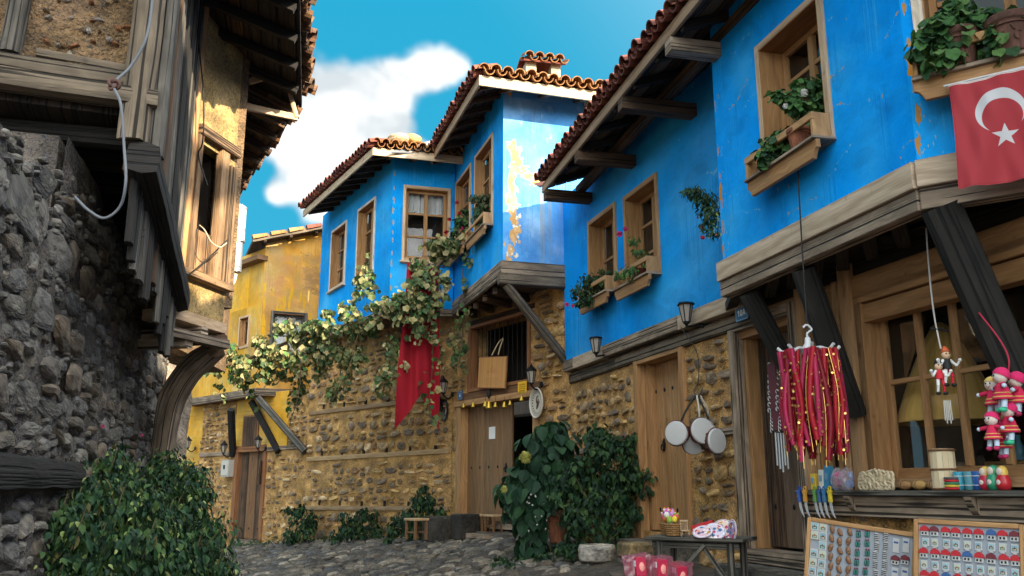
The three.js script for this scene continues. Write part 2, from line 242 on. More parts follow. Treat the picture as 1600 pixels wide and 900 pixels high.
function layRubble(u0, u1, v0, v1, o, holes, keep) {       // rows of stones of uneven height
  const r = rng(o.seed || 1), out = []; let v = v0;
  while (v < v1 - .02) {
    const h = lerp(o.h[0], o.h[1], r()); let u = u0 - r() * .15;
    while (u < u1) {
      const w = Math.min(lerp(o.w[0], o.w[1], Math.pow(r(), 1.4)), h * 2.8), cu = u + w / 2, put = (cu, cv, w, h) => { if (cu - w / 2 < u0 - .04 || cu + w / 2 > u1 + .04 || cv + h / 2 > v1 + .03) return; if (holes.some(q => cu + w * .42 > q.u0 && cu - w * .42 < q.u1 && cv + h * .42 > q.v0 && cv - h * .42 < q.v1)) return; if (keep && !keep(cu, cv, w, h)) return; out.push({ u: cu, v: cv, w, h, t: r(), a: (r() - .5) * (o.tilt ?? .25), k: r(), d: r() }); };
      const jv = (r() - .5) * h * .35, g = o.gap * (.5 + r());
      if (r() < (o.skip || 0)) { } else if (r() < (o.split || .2)) { const f = .35 + r() * .3; put(cu, v + h * f / 2 + jv, w - g, h * f - g * .7); put(cu + (r() - .5) * .04, v + h * (f + (1 - f) / 2) + jv, w * lerp(.7, 1, r()) - g, h * (1 - f) - g * .7); }
      else put(cu, v + h / 2 + jv * .6, w - g, h * lerp(.72, 1.05, r()) - g);
      u += w;
    }
    v += h;
  }
  return out;
}
function setStones(list, fac, parent, mats, geos, o = {}) {  // the largest as parts, what is left as one part
  const dep = o.depth ?? .05, lim = o.limit ?? 300, sorted = list.slice().sort((a, b) => b.w * b.h - a.w * a.h), rest = new Map(), q0 = new THREE.Quaternion().setFromRotationMatrix(fac.M), or = originOf(parent);
  sorted.forEach((s, i) => {
    const P = fac.P(s.u, s.v, (o.w0 ?? 0) + (s.d - .5) * dep * .8), q = q0.clone().multiply(new THREE.Quaternion().setFromEuler(new THREE.Euler((s.k - .5) * .25, (s.t - .5) * .3, s.a))), sc = V(s.w, s.h, dep * lerp(.7, 1.5, s.t)), gi = Math.floor(s.k * geos.length) % geos.length, mi = Math.floor(Math.pow(s.t, o.bias ?? 1) * mats.length) % mats.length;
    if (i < lim) inst(o.name || 'stone', geos[gi], mats[mi], 0, P, q, sc, parent);
    else { const k = gi * 100 + mi; if (!rest.has(k)) rest.set(k, []); rest.get(k).push(new THREE.Matrix4().compose(P.sub(or), q, sc)); }
  });
  const by = new Map(); for (const [k, ms] of rest) { const mi = k % 100, gi = Math.floor(k / 100); if (!by.has(mi)) by.set(mi, []); for (const m of ms) by.get(mi).push(norm(geos[gi].clone()).applyMatrix4(m)); }
  for (const [mi, gs] of by) { const m = new THREE.Mesh(mergeGeometries(gs, false), mats[mi]); m.name = 'small_stones'; stuff(m); parent.add(m); }
}

// ================================================================ painted walls: colour and wear, plus sunlight in the oriel face
let CS, AS, YS;
function paintTex(w, h, base, seed, draw) {
  return ctex(w, h, (c) => {
    const r = rng(seed); c.fillStyle = base; c.fillRect(0, 0, w, h);
    for (let i = 0; i < 90; i++) { const x = r() * w, y = r() * h, s = 60 + r() * 160; const g = c.createRadialGradient(x, y, 0, x, y, s), v = r() < .55 ? '255,255,255' : '0,20,70', k = .05 + r() * .07; g.addColorStop(0, `rgba(${v},${k})`); g.addColorStop(1, `rgba(${v},0)`); c.fillStyle = g; c.fillRect(x - s, y - s, 2 * s, 2 * s); }
    for (let i = 0; i < 900; i++) { const x = r() * w, y = r() * h, s = 4 + r() * 60, l = r(); c.fillStyle = l < .5 ? `rgba(150,205,255,${.015 + r() * .025})` : `rgba(0,0,30,${.012 + r() * .02})`; c.beginPath(); c.ellipse(x, y, s * (.3 + r()), s * (.5 + r() * 1.5), r() * 3, 0, 7); c.fill(); }
    for (let i = 0; i < 260; i++) { const x = r() * w, y = r() * h, l = 20 + r() * 160; c.fillStyle = r() < .55 ? `rgba(150,205,255,${.02 + r() * .06})` : `rgba(0,10,40,${.03 + r() * .05})`; c.fillRect(x, y, 1 + r() * 3, l); }
    for (let k = 0; k < 14; k++) { const x0 = r() * w, y0 = r() * h * .8; for (let i = 0; i < 14; i++) { c.fillStyle = r() < .6 ? 'rgba(10,40,90,.10)' : 'rgba(190,215,235,.11)'; c.fillRect(x0 + (r() - .5) * 90, y0 + r() * 30, 1 + r() * 4, 60 + r() * 220); } }
    draw(c, r, w, h);
  });
}
function crack(c, r, x, y, n, step, dirx, diry, col, wd) { for (let i = 0; i < n; i++) { const nx = x + dirx * step + (r() - .5) * step * 1.6, ny = y + diry * step + (r() - .5) * step * 1.3; if (r() < .8) { c.strokeStyle = col; c.lineWidth = wd * (.4 + r()); c.beginPath(); c.moveTo(x, y); c.lineTo(nx, ny); c.stroke(); } if (r() < .28) blot(c, r, nx, ny, 2 + r() * 5, col); x = nx; y = ny; } }
function blot(c, r, x, y, s, col, sx = 1, sy = 1) { c.fillStyle = col; c.beginPath(); const n = 14; for (let i = 0; i <= n; i++) { const a = i / n * 6.283, k = s * (.55 + r() * .8); const px = x + Math.cos(a) * k * sx, py = y + Math.sin(a) * k * sy; i ? c.lineTo(px, py) : c.moveTo(px, py); } c.fill(); }
const worn = (t, o = {}) => new THREE.MeshPhysicalMaterial({ color: rgb(1, 1, 1), specularIntensity: .2, map: t, bumpMap: rep(plastBump, .5), bumpScale: .008, roughness: .88, ...o });
const scaleTex = (t, sx, sy, ox = 0, oy = 0) => { t.repeat.set(1 / sx, 1 / sy); t.offset.set(-ox / sx, -oy / sy); return t; };   // uv in metres -> texture covers sx x sy metres from (ox, oy)
const BLUE = '#009cfc', BLUE2 = '#00a0fa';
const MB = {
  C: worn(scaleTex(paintTex(1400, 1400, BLUE, 5, (c, r, w, h) => {
    const tan = 'rgba(196,150,110,.8)', pale = 'rgba(150,190,225,.55)';
    for (let i = 0; i < 60; i++) blot(c, r, r() * w, r() * h, 1.5 + r() * 3.5, r() < .5 ? tan : pale, 1, 1 + r() * 2);
    for (let i = 0; i < 13; i++) crack(c, r, r() * w, r() * h, 26, 10, .8, r() * .8 - .5, r() < .4 ? tan : pale, 1.3);
    for (const y of [.12, .3, .47, .56, .66, .75, .82]) { blot(c, r, 8 + r() * 14, h * y, 8 + r() * 12, '#c08a50', .55, 2.2); for (let i = 0; i < 7; i++) blot(c, r, 8 + r() * 55, h * (y + (r() - .5) * .06), 3, 'rgba(190,170,150,.8)', .6, 2); }
    blot(c, r, 16, h * .62, 26, '#c8883f', .6, 2.2);
    for (let k = 0; k < 5; k++) crack(c, r, 900 + r() * 120, 640 + r() * 120, 14, 12, -.9, .35, '#c99a63', 2);
    for (let i = 0; i < 5; i++) blot(c, r, w * (.45 + r() * .2), h * (.48 + r() * .12), 7 + r() * 6, '#c08d5a', 1.6, .6);
  }), 2.8, 2.8, 0, 3.4)),
  B: worn(scaleTex(paintTex(1200, 900, BLUE, 15, (c, r, w, h) => { for (let i = 0; i < 26; i++) blot(c, r, r() * w, r() * h, 1.5 + r() * 3, 'rgba(165,200,230,.6)', 1, 1 + r()); for (let i = 0; i < 5; i++) crack(c, r, r() * w, r() * h, 12, 8, .7, .1, 'rgba(150,185,215,.5)', 1.2); const g = c.createLinearGradient(0, h * .86, 0, h); }), 6.4, 3.4, 0, 2.9)),
  D: worn(scaleTex(paintTex(1200, 900, BLUE2, 25, (c, r, w, h) => { for (let i = 0; i < 30; i++) blot(c, r, r() * w, r() * h, 2 + r() * 3, 'rgba(150,190,225,.5)', 1, 1 + r() * 2); for (let y = 120; y < h; y += 30 + r() * 60) { blot(c, r, w * .998 - r() * 6, y, 5 + r() * 5, 'rgba(190,165,140,.9)', .6, 2.4); blot(c, r, 3 + r() * 5, y, 5 + r() * 4, 'rgba(180,150,120,.9)', .6, 2.4); } for (let i = 0; i < 16; i++) blot(c, r, w * (.02 + r() * .12), h * (.86 + r() * .1), 4 + r() * 9, 'rgba(205,200,190,.7)', 1.3, .6); }), 4.4, 3, 0, 5)),
  A2: worn(scaleTex(paintTex(1200, 900, BLUE, 35, (c, r, w, h) => { for (let i = 0; i < 20; i++) blot(c, r, r() * w, r() * h, 2 + r() * 3, 'rgba(150,190,225,.5)', 1, 1 + r() * 2); for (let i = 0; i < 6; i++) { c.fillStyle = 'rgba(210,225,235,.3)'; c.fillRect(w * (.55 + r() * .3), h * (.6 + r() * .2), 2, 60 + r() * 80); } }), 3.3, 3.2, 0, 5)),
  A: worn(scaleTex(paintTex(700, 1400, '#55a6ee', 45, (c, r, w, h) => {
    // oriel face: sunlight painted into the paler base; a long peel down its corner, run-off stains
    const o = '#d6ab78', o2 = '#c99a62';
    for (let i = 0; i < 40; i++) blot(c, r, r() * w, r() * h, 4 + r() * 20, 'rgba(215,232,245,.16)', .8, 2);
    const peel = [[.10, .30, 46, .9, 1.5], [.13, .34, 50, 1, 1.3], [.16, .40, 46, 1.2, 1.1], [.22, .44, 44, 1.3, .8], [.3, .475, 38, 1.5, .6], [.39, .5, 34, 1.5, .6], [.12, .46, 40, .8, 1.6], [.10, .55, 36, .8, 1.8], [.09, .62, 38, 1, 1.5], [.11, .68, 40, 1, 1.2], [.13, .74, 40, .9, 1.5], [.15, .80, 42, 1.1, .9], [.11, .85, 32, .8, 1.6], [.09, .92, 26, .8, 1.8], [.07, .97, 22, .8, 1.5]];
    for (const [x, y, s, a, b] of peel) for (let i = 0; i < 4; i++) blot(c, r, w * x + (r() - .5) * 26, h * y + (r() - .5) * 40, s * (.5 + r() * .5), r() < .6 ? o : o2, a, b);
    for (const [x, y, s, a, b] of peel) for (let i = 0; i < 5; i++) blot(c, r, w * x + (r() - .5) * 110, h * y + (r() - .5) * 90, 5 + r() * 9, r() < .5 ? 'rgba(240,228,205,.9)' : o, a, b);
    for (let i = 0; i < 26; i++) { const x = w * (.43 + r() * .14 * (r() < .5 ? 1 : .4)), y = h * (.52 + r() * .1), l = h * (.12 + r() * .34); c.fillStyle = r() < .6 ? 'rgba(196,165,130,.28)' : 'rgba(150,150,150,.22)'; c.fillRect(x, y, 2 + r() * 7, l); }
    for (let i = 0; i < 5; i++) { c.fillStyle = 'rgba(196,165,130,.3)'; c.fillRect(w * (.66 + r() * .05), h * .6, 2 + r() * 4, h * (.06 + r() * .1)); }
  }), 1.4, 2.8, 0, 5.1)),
  Y: worn(scaleTex(paintTex(1000, 1200, '#dc9c3a', 55, (c, r, w, h) => {
    for (let i = 0; i < 260; i++) blot(c, r, w * (.05 + r() * .95), h * (.12 + Math.abs(r() + r() - 1) * .8), 10 + r() * 40, `rgba(${168 + r() * 24},${128 + r() * 20},${72 + r() * 24},.35)`, 1.4, .8);
    for (let i = 0; i < 30; i++) blot(c, r, w * (.45 + r() * .4), h * (.2 + r() * .16), 20 + r() * 30, 'rgba(164,126,84,.55)', 1.6, .6);
    for (let i = 0; i < 60; i++) blot(c, r, w * r(), h * (.34 + r() * .5), 12 + r() * 30, 'rgba(222,166,30,.6)', .6, 1.8);
    for (let i = 0; i < 7; i++) crack(c, r, w * r(), h * (.1 + r() * .5), 18, 9, .8, .2, 'rgba(110,80,40,.5)', 1.4);
  }), 2.2, 4, 0, 3.8)),
  YL: worn(scaleTex(paintTex(900, 900, '#ecab2c', 65, (c, r, w, h) => { for (let i = 0; i < 120; i++) blot(c, r, w * r(), h * r(), 10 + r() * 40, `rgba(${190 + r() * 30},${140 + r() * 20},${40 + r() * 24},.22)`, .7, 1.8); for (let i = 0; i < 50; i++) { c.fillStyle = 'rgba(120,80,20,.12)'; c.fillRect(w * r(), h * r() * .7, 3 + r() * 6, 60 + r() * 200); } }), 3, 3)),
};

// ================================================================ facades (plan, x right / d ahead)
const fCL = new Fac(0.905, 13.3, 4.30, 2.0);                 // lower wall of the two houses on the right
const fCU = new Fac(1.98, 7.9, 2.64, 5.34);                  // jettied upper storey of the shop house
const fCU2 = new Fac(2.64, 5.34, 5.10, 3.62);
const fBU = fCL.off(.09);                                    // blue upper wall of the middle house
const fAF = new Fac(-.14, 12.98, 0.905, 13.297);             // sunlit face of the oriel
const fAL = new Fac(-1.13, 16.13, -.14, 12.98);
const fW1 = new Fac(-1.10, 16.2, 0.905, 13.3);               // stone wall with the open door
const fW2 = new Fac(-8.2, 22.8, -1.10, 16.2);                // long stone wall
const fA2F = new Fac(-2.265, 15.69, -1.11, 16.0);
const fA2L = new Fac(-4.42, 19.45, -2.265, 15.69);
const fY = new Fac(-5.9, 20.1, -4.35, 20.75);
const fYL = new Fac(-8.5, 22.75, -5.9, 20.1);
const fDL = new Fac(-1.85, 2.3, -4.16, 10.4);                // grey rubble wall of the old house
const fDU = new Fac(-2.19, 4.75, -2.98, 7.5);                // its upper street side
const fBay = new Fac(-2.98, 7.5, -2.79, 8.26);               // lit bay
const fDF = new Fac(-4.99, 3.68, -2.19, 4.75);               // end of the upper storey

// ================================================================ builders
const quatOf = (f, e) => { const q = new THREE.Quaternion().setFromRotationMatrix(f.M); return e ? q.multiply(new THREE.Quaternion().setFromEuler(e)) : q; };
function pane(fac, u0, u1, v0, v1, w, mat) { const g = new THREE.PlaneGeometry(u1 - u0, v1 - v0).translate((u0 + u1) / 2, (v0 + v1) / 2, w); return fac.G(g); }
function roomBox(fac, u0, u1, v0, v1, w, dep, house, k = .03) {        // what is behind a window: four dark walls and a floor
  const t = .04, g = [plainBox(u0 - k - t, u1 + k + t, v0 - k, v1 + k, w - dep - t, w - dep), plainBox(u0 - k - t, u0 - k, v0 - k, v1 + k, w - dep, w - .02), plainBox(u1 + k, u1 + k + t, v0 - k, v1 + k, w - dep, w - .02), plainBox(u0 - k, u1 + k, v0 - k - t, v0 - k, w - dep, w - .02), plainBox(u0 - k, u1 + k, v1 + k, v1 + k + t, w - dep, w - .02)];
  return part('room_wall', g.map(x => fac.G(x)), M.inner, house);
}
function win(fac, house, r, o = {}) {
  const cw = o.cw ?? .055, pr = o.proud ?? .028, rec = o.rec ?? .17, { u0, u1, v0, v1 } = r, mF = o.mat || M.oak, mC = o.casing || M.oakPale;
  const a0 = u0 + cw, a1 = u1 - cw, b0 = v0 + (o.cb ?? cw), b1 = v1 - cw;
  const w = part('window_frame', [bx(u0, a0, v0, v1, -.02, pr), bx(a1, u1, v0, v1, -.02, pr), bx(a0, a1, b1, v1, -.02, pr - .003), bx(a0, a1, v0, b0, -.02, pr - .003)].map(g => fac.G(g)), mC, house); w.name = 'window';
  part('jamb', fac.G(bx(a0 - .012, a0 + .012, b0, b1, -rec - .06, pr - .006, .003)), mF, w); part('jamb', fac.G(bx(a1 - .012, a1 + .012, b0, b1, -rec - .06, pr - .006, .003)), mF, w);
  part('head', fac.G(bx(a0 + .012, a1 - .012, b1 - .012, b1 + .01, -rec - .06, pr - .006, .003)), o.headMat || M.oakRed, w);
  part('inner_sill', fac.G(bx(a0 + .012, a1 - .012, b0 - .01, b0 + .014, -rec - .06, pr - .006, .003)), mF, w);
  const cols = o.cols ?? 2, rows = o.rows ?? [.5], s = o.bar ?? .04, f = o.sash ?? .055, x0 = a0 + .012, x1 = a1 - .012, y0 = b0 + .014, y1 = b1 - .012, z0 = -rec - .045, z1 = -rec;
  const gs = [bx(x0, x0 + f, y0, y1, z0, z1), bx(x1 - f, x1, y0, y1, z0, z1), bx(x0 + f, x1 - f, y1 - f, y1, z0, z1 - .002), bx(x0 + f, x1 - f, y0, y0 + f * 1.2, z0, z1 - .002)];
  const xs = [x0 + f], ys = [y0 + f * 1.2];
  for (let i = 1; i < cols; i++) { const x = lerp(x0 + f, x1 - f, i / cols), m = i * 2 === cols && o.meet !== false ? s * .9 : s * .6; gs.push(bx(x - m, x + m, y0 + f * 1.2, y1 - f, z0 + .004, z1 + .004)); xs.push(x); }
  xs.push(x1 - f);
  for (const q of rows) { const y = lerp(y0, y1, q); gs.push(bx(x0 + f, x1 - f, y - s / 2, y + s / 2, z0 + .008, z1 - .003)); ys.push(y); }
  ys.push(y1 - f);
  part('sash', gs.map(g => fac.G(g)), o.sashMat || mF, w);
  for (let i = 0; i < xs.length - 1; i++) for (let j = 0; j < ys.length - 1; j++) if (!o.noPane?.(i, j)) part('pane', pane(fac, xs[i], xs[i + 1], ys[j], ys[j + 1], (z0 + z1) / 2), M.glass, w);
  if (o.curtain) {
    const g = new THREE.PlaneGeometry(x1 - x0 - .02, y1 - y0 - .04, 60, 14), p = g.attributes.position;
    for (let i = 0; i < p.count; i++) { const x = p.getX(i), y = p.getY(i); p.setZ(i, .02 * Math.sin(x * 46 + y * 1.5) + .01 * Math.sin(x * 101)); if (y < -(y1 - y0) * .4) p.setY(i, y + (o.curtain === 'swag' ? (y1 - y0) * .62 - .05 * Math.sin(x * 13) : 0)); if (o.curtain === 'swag' && p.getY(i) < (y1 - y0) * .2) p.setY(i, (y1 - y0) * (.22) - .04 * Math.abs(Math.sin(x * 11))); }
    g.computeVertexNormals(); part('curtain', fac.G(g.translate((x0 + x1) / 2, (y0 + y1) / 2, z0 - .09)), M.curtain, w);
  }
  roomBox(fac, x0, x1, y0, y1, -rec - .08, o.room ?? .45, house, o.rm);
  if (o.ledge !== false) {                                 // flower ledge: board, rail in front, shaped apron below
    const ld = o.ld ?? .2, yb = v0 + .005;
    part('sill', fac.G(bx(u0 - .012, u1 + .012, yb - .032, yb, -.01, ld)), o.sillMat || M.oakGrey, w);
    part('rail', [bx(u0 - .005, u1 + .005, yb + .13, yb + .19, ld - .035, ld - .008), bx(u0, u0 + .03, yb, yb + .19, pr, ld - .012), bx(u1 - .03, u1, yb, yb + .19, pr, ld - .012)].map(g => fac.G(g)), o.railMat || M.oakLight, w);
    const s = new THREE.Shape(), ah = o.apron ?? .13; s.moveTo(u0 - .005, yb - .034); s.lineTo(u1 + .005, yb - .034); s.lineTo(u1 + .005, yb - .034 - ah * .45); s.quadraticCurveTo(u1 - .03, yb - .034 - ah * .5, u1 - .055, yb - .034 - ah); s.lineTo(u0 + .055, yb - .034 - ah); s.quadraticCurveTo(u0 + .03, yb - .034 - ah * .5, u0 - .005, yb - .034 - ah * .45); s.closePath();
    part('apron_board', fac.G(boxUV(new THREE.ExtrudeGeometry(s, { depth: .03, bevelEnabled: true, bevelSize: .004, bevelThickness: .004, bevelSegments: 1, curveSegments: 5 }).translate(0, 0, ld - .06), 3)), M.oak, w);
  } else if (o.sillBoard) part('sill', fac.G(bx(u0 - .03, u1 + .03, v0 - .035, v0 - .001, -.01, .07)), o.sillMat || M.oakPale, w);
  return { u0: a0, u1: a1, v0: b0, v1: b1, hole: { u0: a0 - .01, u1: a1 + .01, v0: b0 - .01, v1: b1 + .01 } };
}
const holeOf = (r, cw = .055) => ({ u0: r.u0 + cw - .014, u1: r.u1 - cw + .014, v0: r.v0 + cw - .014, v1: r.v1 - cw + .014 });
function closeHouse(house, pts, y0, y1, mat = M.lime) {      // plain walls on the sides nobody sees
  for (let i = 0; i < pts.length - 1; i++) { const f = new Fac(pts[i + 1][0], pts[i + 1][1], pts[i][0], pts[i][1]); part('back_wall', f.G(plainBox(0, f.L, y0, y1, -.1, .1)), mat, house); }
}
function plankDoor(fac, house, r, w, o = {}) {               // boards side by side, nail rows, an iron handle
  const n = o.n ?? 4, { u0, u1, v0, v1 } = r, d = part('door_back', fac.G(bx(u0 + .01, u1 - .01, v0 + .03, v1 - .01, w - .05, w - .026)), M.brown, house); d.name = 'door';
  const R = rng(o.seed || 3), xs = [u0]; for (let i = 1; i < n; i++) xs.push(lerp(u0, u1, i / n) + (R() - .5) * .04); xs.push(u1);
  for (let i = 0; i < n; i++) { part('plank', fac.G(bx(xs[i] + .003, xs[i + 1] - .003, v0 + R() * .008, v1 - R() * .004, w - .026, w + R() * .006)), o.mats ? o.mats[i % o.mats.length] : M.oakLight, d); }
  for (const q of o.nails || []) for (let i = 0; i < n; i++) { const x = (xs[i] + xs[i + 1]) / 2; part('nail', fac.G(lathe([[0, .012], [.012, .009], [.02, 0], [.02, -.004]], 8).scale(1, .9, 1.35).rotateX(Math.PI / 2).translate(x, lerp(v0, v1, q), w + .006)), M.iron, d); }
  if (o.ring) { const [fu, fv] = o.ring, x = lerp(u0, u1, fu), y = lerp(v0, v1, fv); part('handle', [lathe([[0, .016], [.03, .012], [.042, 0]], 14).scale(1, 1, 2).rotateX(Math.PI / 2).translate(x, y, w + .006), new THREE.TorusGeometry(.035, .008, 6, 16).translate(x, y - .03, w + .03)].map(norm).map(g => fac.G(g)), M.iron, d); }
  return d;
}
// old barrel tiles
function tileGeo(up, len = .4, r0 = .095, r1 = .075, t = .014, n = 7) {
  const pos = [], P = (a, z, r) => { const y = up ? Math.sin(a) * r : -Math.sin(a) * r; return V(Math.cos(a) * r, y, z); }, quad = (a, b, c, d) => { for (const q of [a, b, c, a, c, d]) pos.push(q.x, q.y, q.z); };
  for (let i = 0; i < n; i++) {
    const a = i / n * Math.PI, b = (i + 1) / n * Math.PI, A = P(a, 0, r0), B = P(b, 0, r0), C = P(b, -len, r1), D = P(a, -len, r1), a2 = P(a, 0, r0 - t), b2 = P(b, 0, r0 - t), c2 = P(b, -len, r1 - t), d2 = P(a, -len, r1 - t);
    if (up) { quad(A, B, C, D); quad(b2, a2, d2, c2); quad(B, A, a2, b2); } else { quad(B, A, D, C); quad(a2, b2, c2, d2); quad(A, B, b2, a2); }
  }
  const g = new THREE.BufferGeometry(); g.setAttribute('position', new THREE.Float32BufferAttribute(pos, 3)); const uv = []; for (let i = 0; i < pos.length; i += 3) uv.push(pos[i] * 2 + pos[i + 1], pos[i + 2]); g.setAttribute('uv', new THREE.Float32BufferAttribute(uv, 2)); g.computeVertexNormals(); return g;
}
const TG = { cap: tileGeo(true), pan: tileGeo(false, .4, .085, .095) };
// a pitched roof seen from its eave.  E0 -> E1: lower outer edge of the fascia, left to right; slope goes back from it
function eaveRoof(house, E0, E1, o) {
  const f = new Fac(E0.x, -E0.z, E1.x, -E1.z), Ln = f.L, y = (E0.y + E1.y) / 2, D = o.D, sl = Math.tan(o.slope ?? .38), fh = o.fh ?? .15, hl = o.hipL ?? 0, hr = o.hipR ?? 0, R = rng(o.seed || 5), yd = y + fh - .02;
  const dk = [f.P(0, yd, 0), f.P(Ln, yd, 0), f.P(Ln - hr * D, yd + sl * D, -D), f.P(hl * D, yd + sl * D, -D)];
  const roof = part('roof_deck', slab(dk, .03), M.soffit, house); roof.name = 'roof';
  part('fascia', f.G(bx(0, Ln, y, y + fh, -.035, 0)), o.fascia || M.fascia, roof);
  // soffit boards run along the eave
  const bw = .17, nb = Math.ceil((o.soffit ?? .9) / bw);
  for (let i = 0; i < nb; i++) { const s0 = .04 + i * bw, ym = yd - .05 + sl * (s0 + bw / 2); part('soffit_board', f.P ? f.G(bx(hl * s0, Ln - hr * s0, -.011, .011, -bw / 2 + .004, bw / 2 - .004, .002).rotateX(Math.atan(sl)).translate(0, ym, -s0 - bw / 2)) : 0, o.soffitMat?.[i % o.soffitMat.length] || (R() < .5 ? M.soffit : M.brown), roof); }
  const rs = o.rafter ?? .45, rl = (o.soffit ?? .9) + .15;
  if (rs) for (let u = (o.r0 ?? .2); u < Ln - .05; u += rs) part('rafter', beam(f.P(u, yd - .105, -.04), f.P(u, yd - .105 + sl * rl, -rl), o.rw ?? .07, .085, V(0, 1, 0)), o.rafterMat || M.brown, roof);
  // tiles: caps over pans; the two rows at the eave singly
  const p = o.pitch ?? .2, rows = o.rows ?? 4, one = o.single ?? 2, many = [[], [], [], []], mats = o.tiles || M.tiles, or = originOf(house), inv = new THREE.Matrix4().makeTranslation(-or.x, -or.y, -or.z);
  for (let k = 0; k < rows; k++) for (let i = 0; ; i++) {
    const s0 = k * .3, uc = .06 + hl * s0 + i * p; if (uc > Ln - hr * s0) break;
    for (const cap of [0, 1]) {
      const u = uc + (cap ? 0 : p / 2); if (u > Ln - hr * s0) continue;
      const jt = o.mess ?? 1, m = f.M.clone().multiply(new THREE.Matrix4().compose(V(u + (R() - .5) * .012 * jt, yd + .035 + (cap ? .045 : .055) + sl * s0 + R() * .01 * jt, .09 - s0 + (R() - .5) * .04 * jt), new THREE.Quaternion().setFromEuler(new THREE.Euler(Math.atan(sl) - .06 + (R() - .5) * .05 * jt, (R() - .5) * .09 * jt, (R() - .5) * .1 * jt)), V(p / .2, 1, 1)));
      const mat = Math.floor(R() * mats.length);
      if (k < one) { const t = new THREE.Mesh(cap ? TG.cap : TG.pan, mats[mat]); t.name = 'tile'; t.castShadow = t.receiveShadow = true; const mm = inv.clone().multiply(m); mm.decompose(t.position, t.quaternion, t.scale); roof.add(t); }
      else many[mat % 4].push((cap ? TG.cap : TG.pan).clone().applyMatrix4(m));
    }
  }
  many.forEach((gs, i) => { if (gs.length) stuff(part('tiles_behind', gs, mats[i % mats.length], roof)); });
  return { f, yd, sl, roof };
}

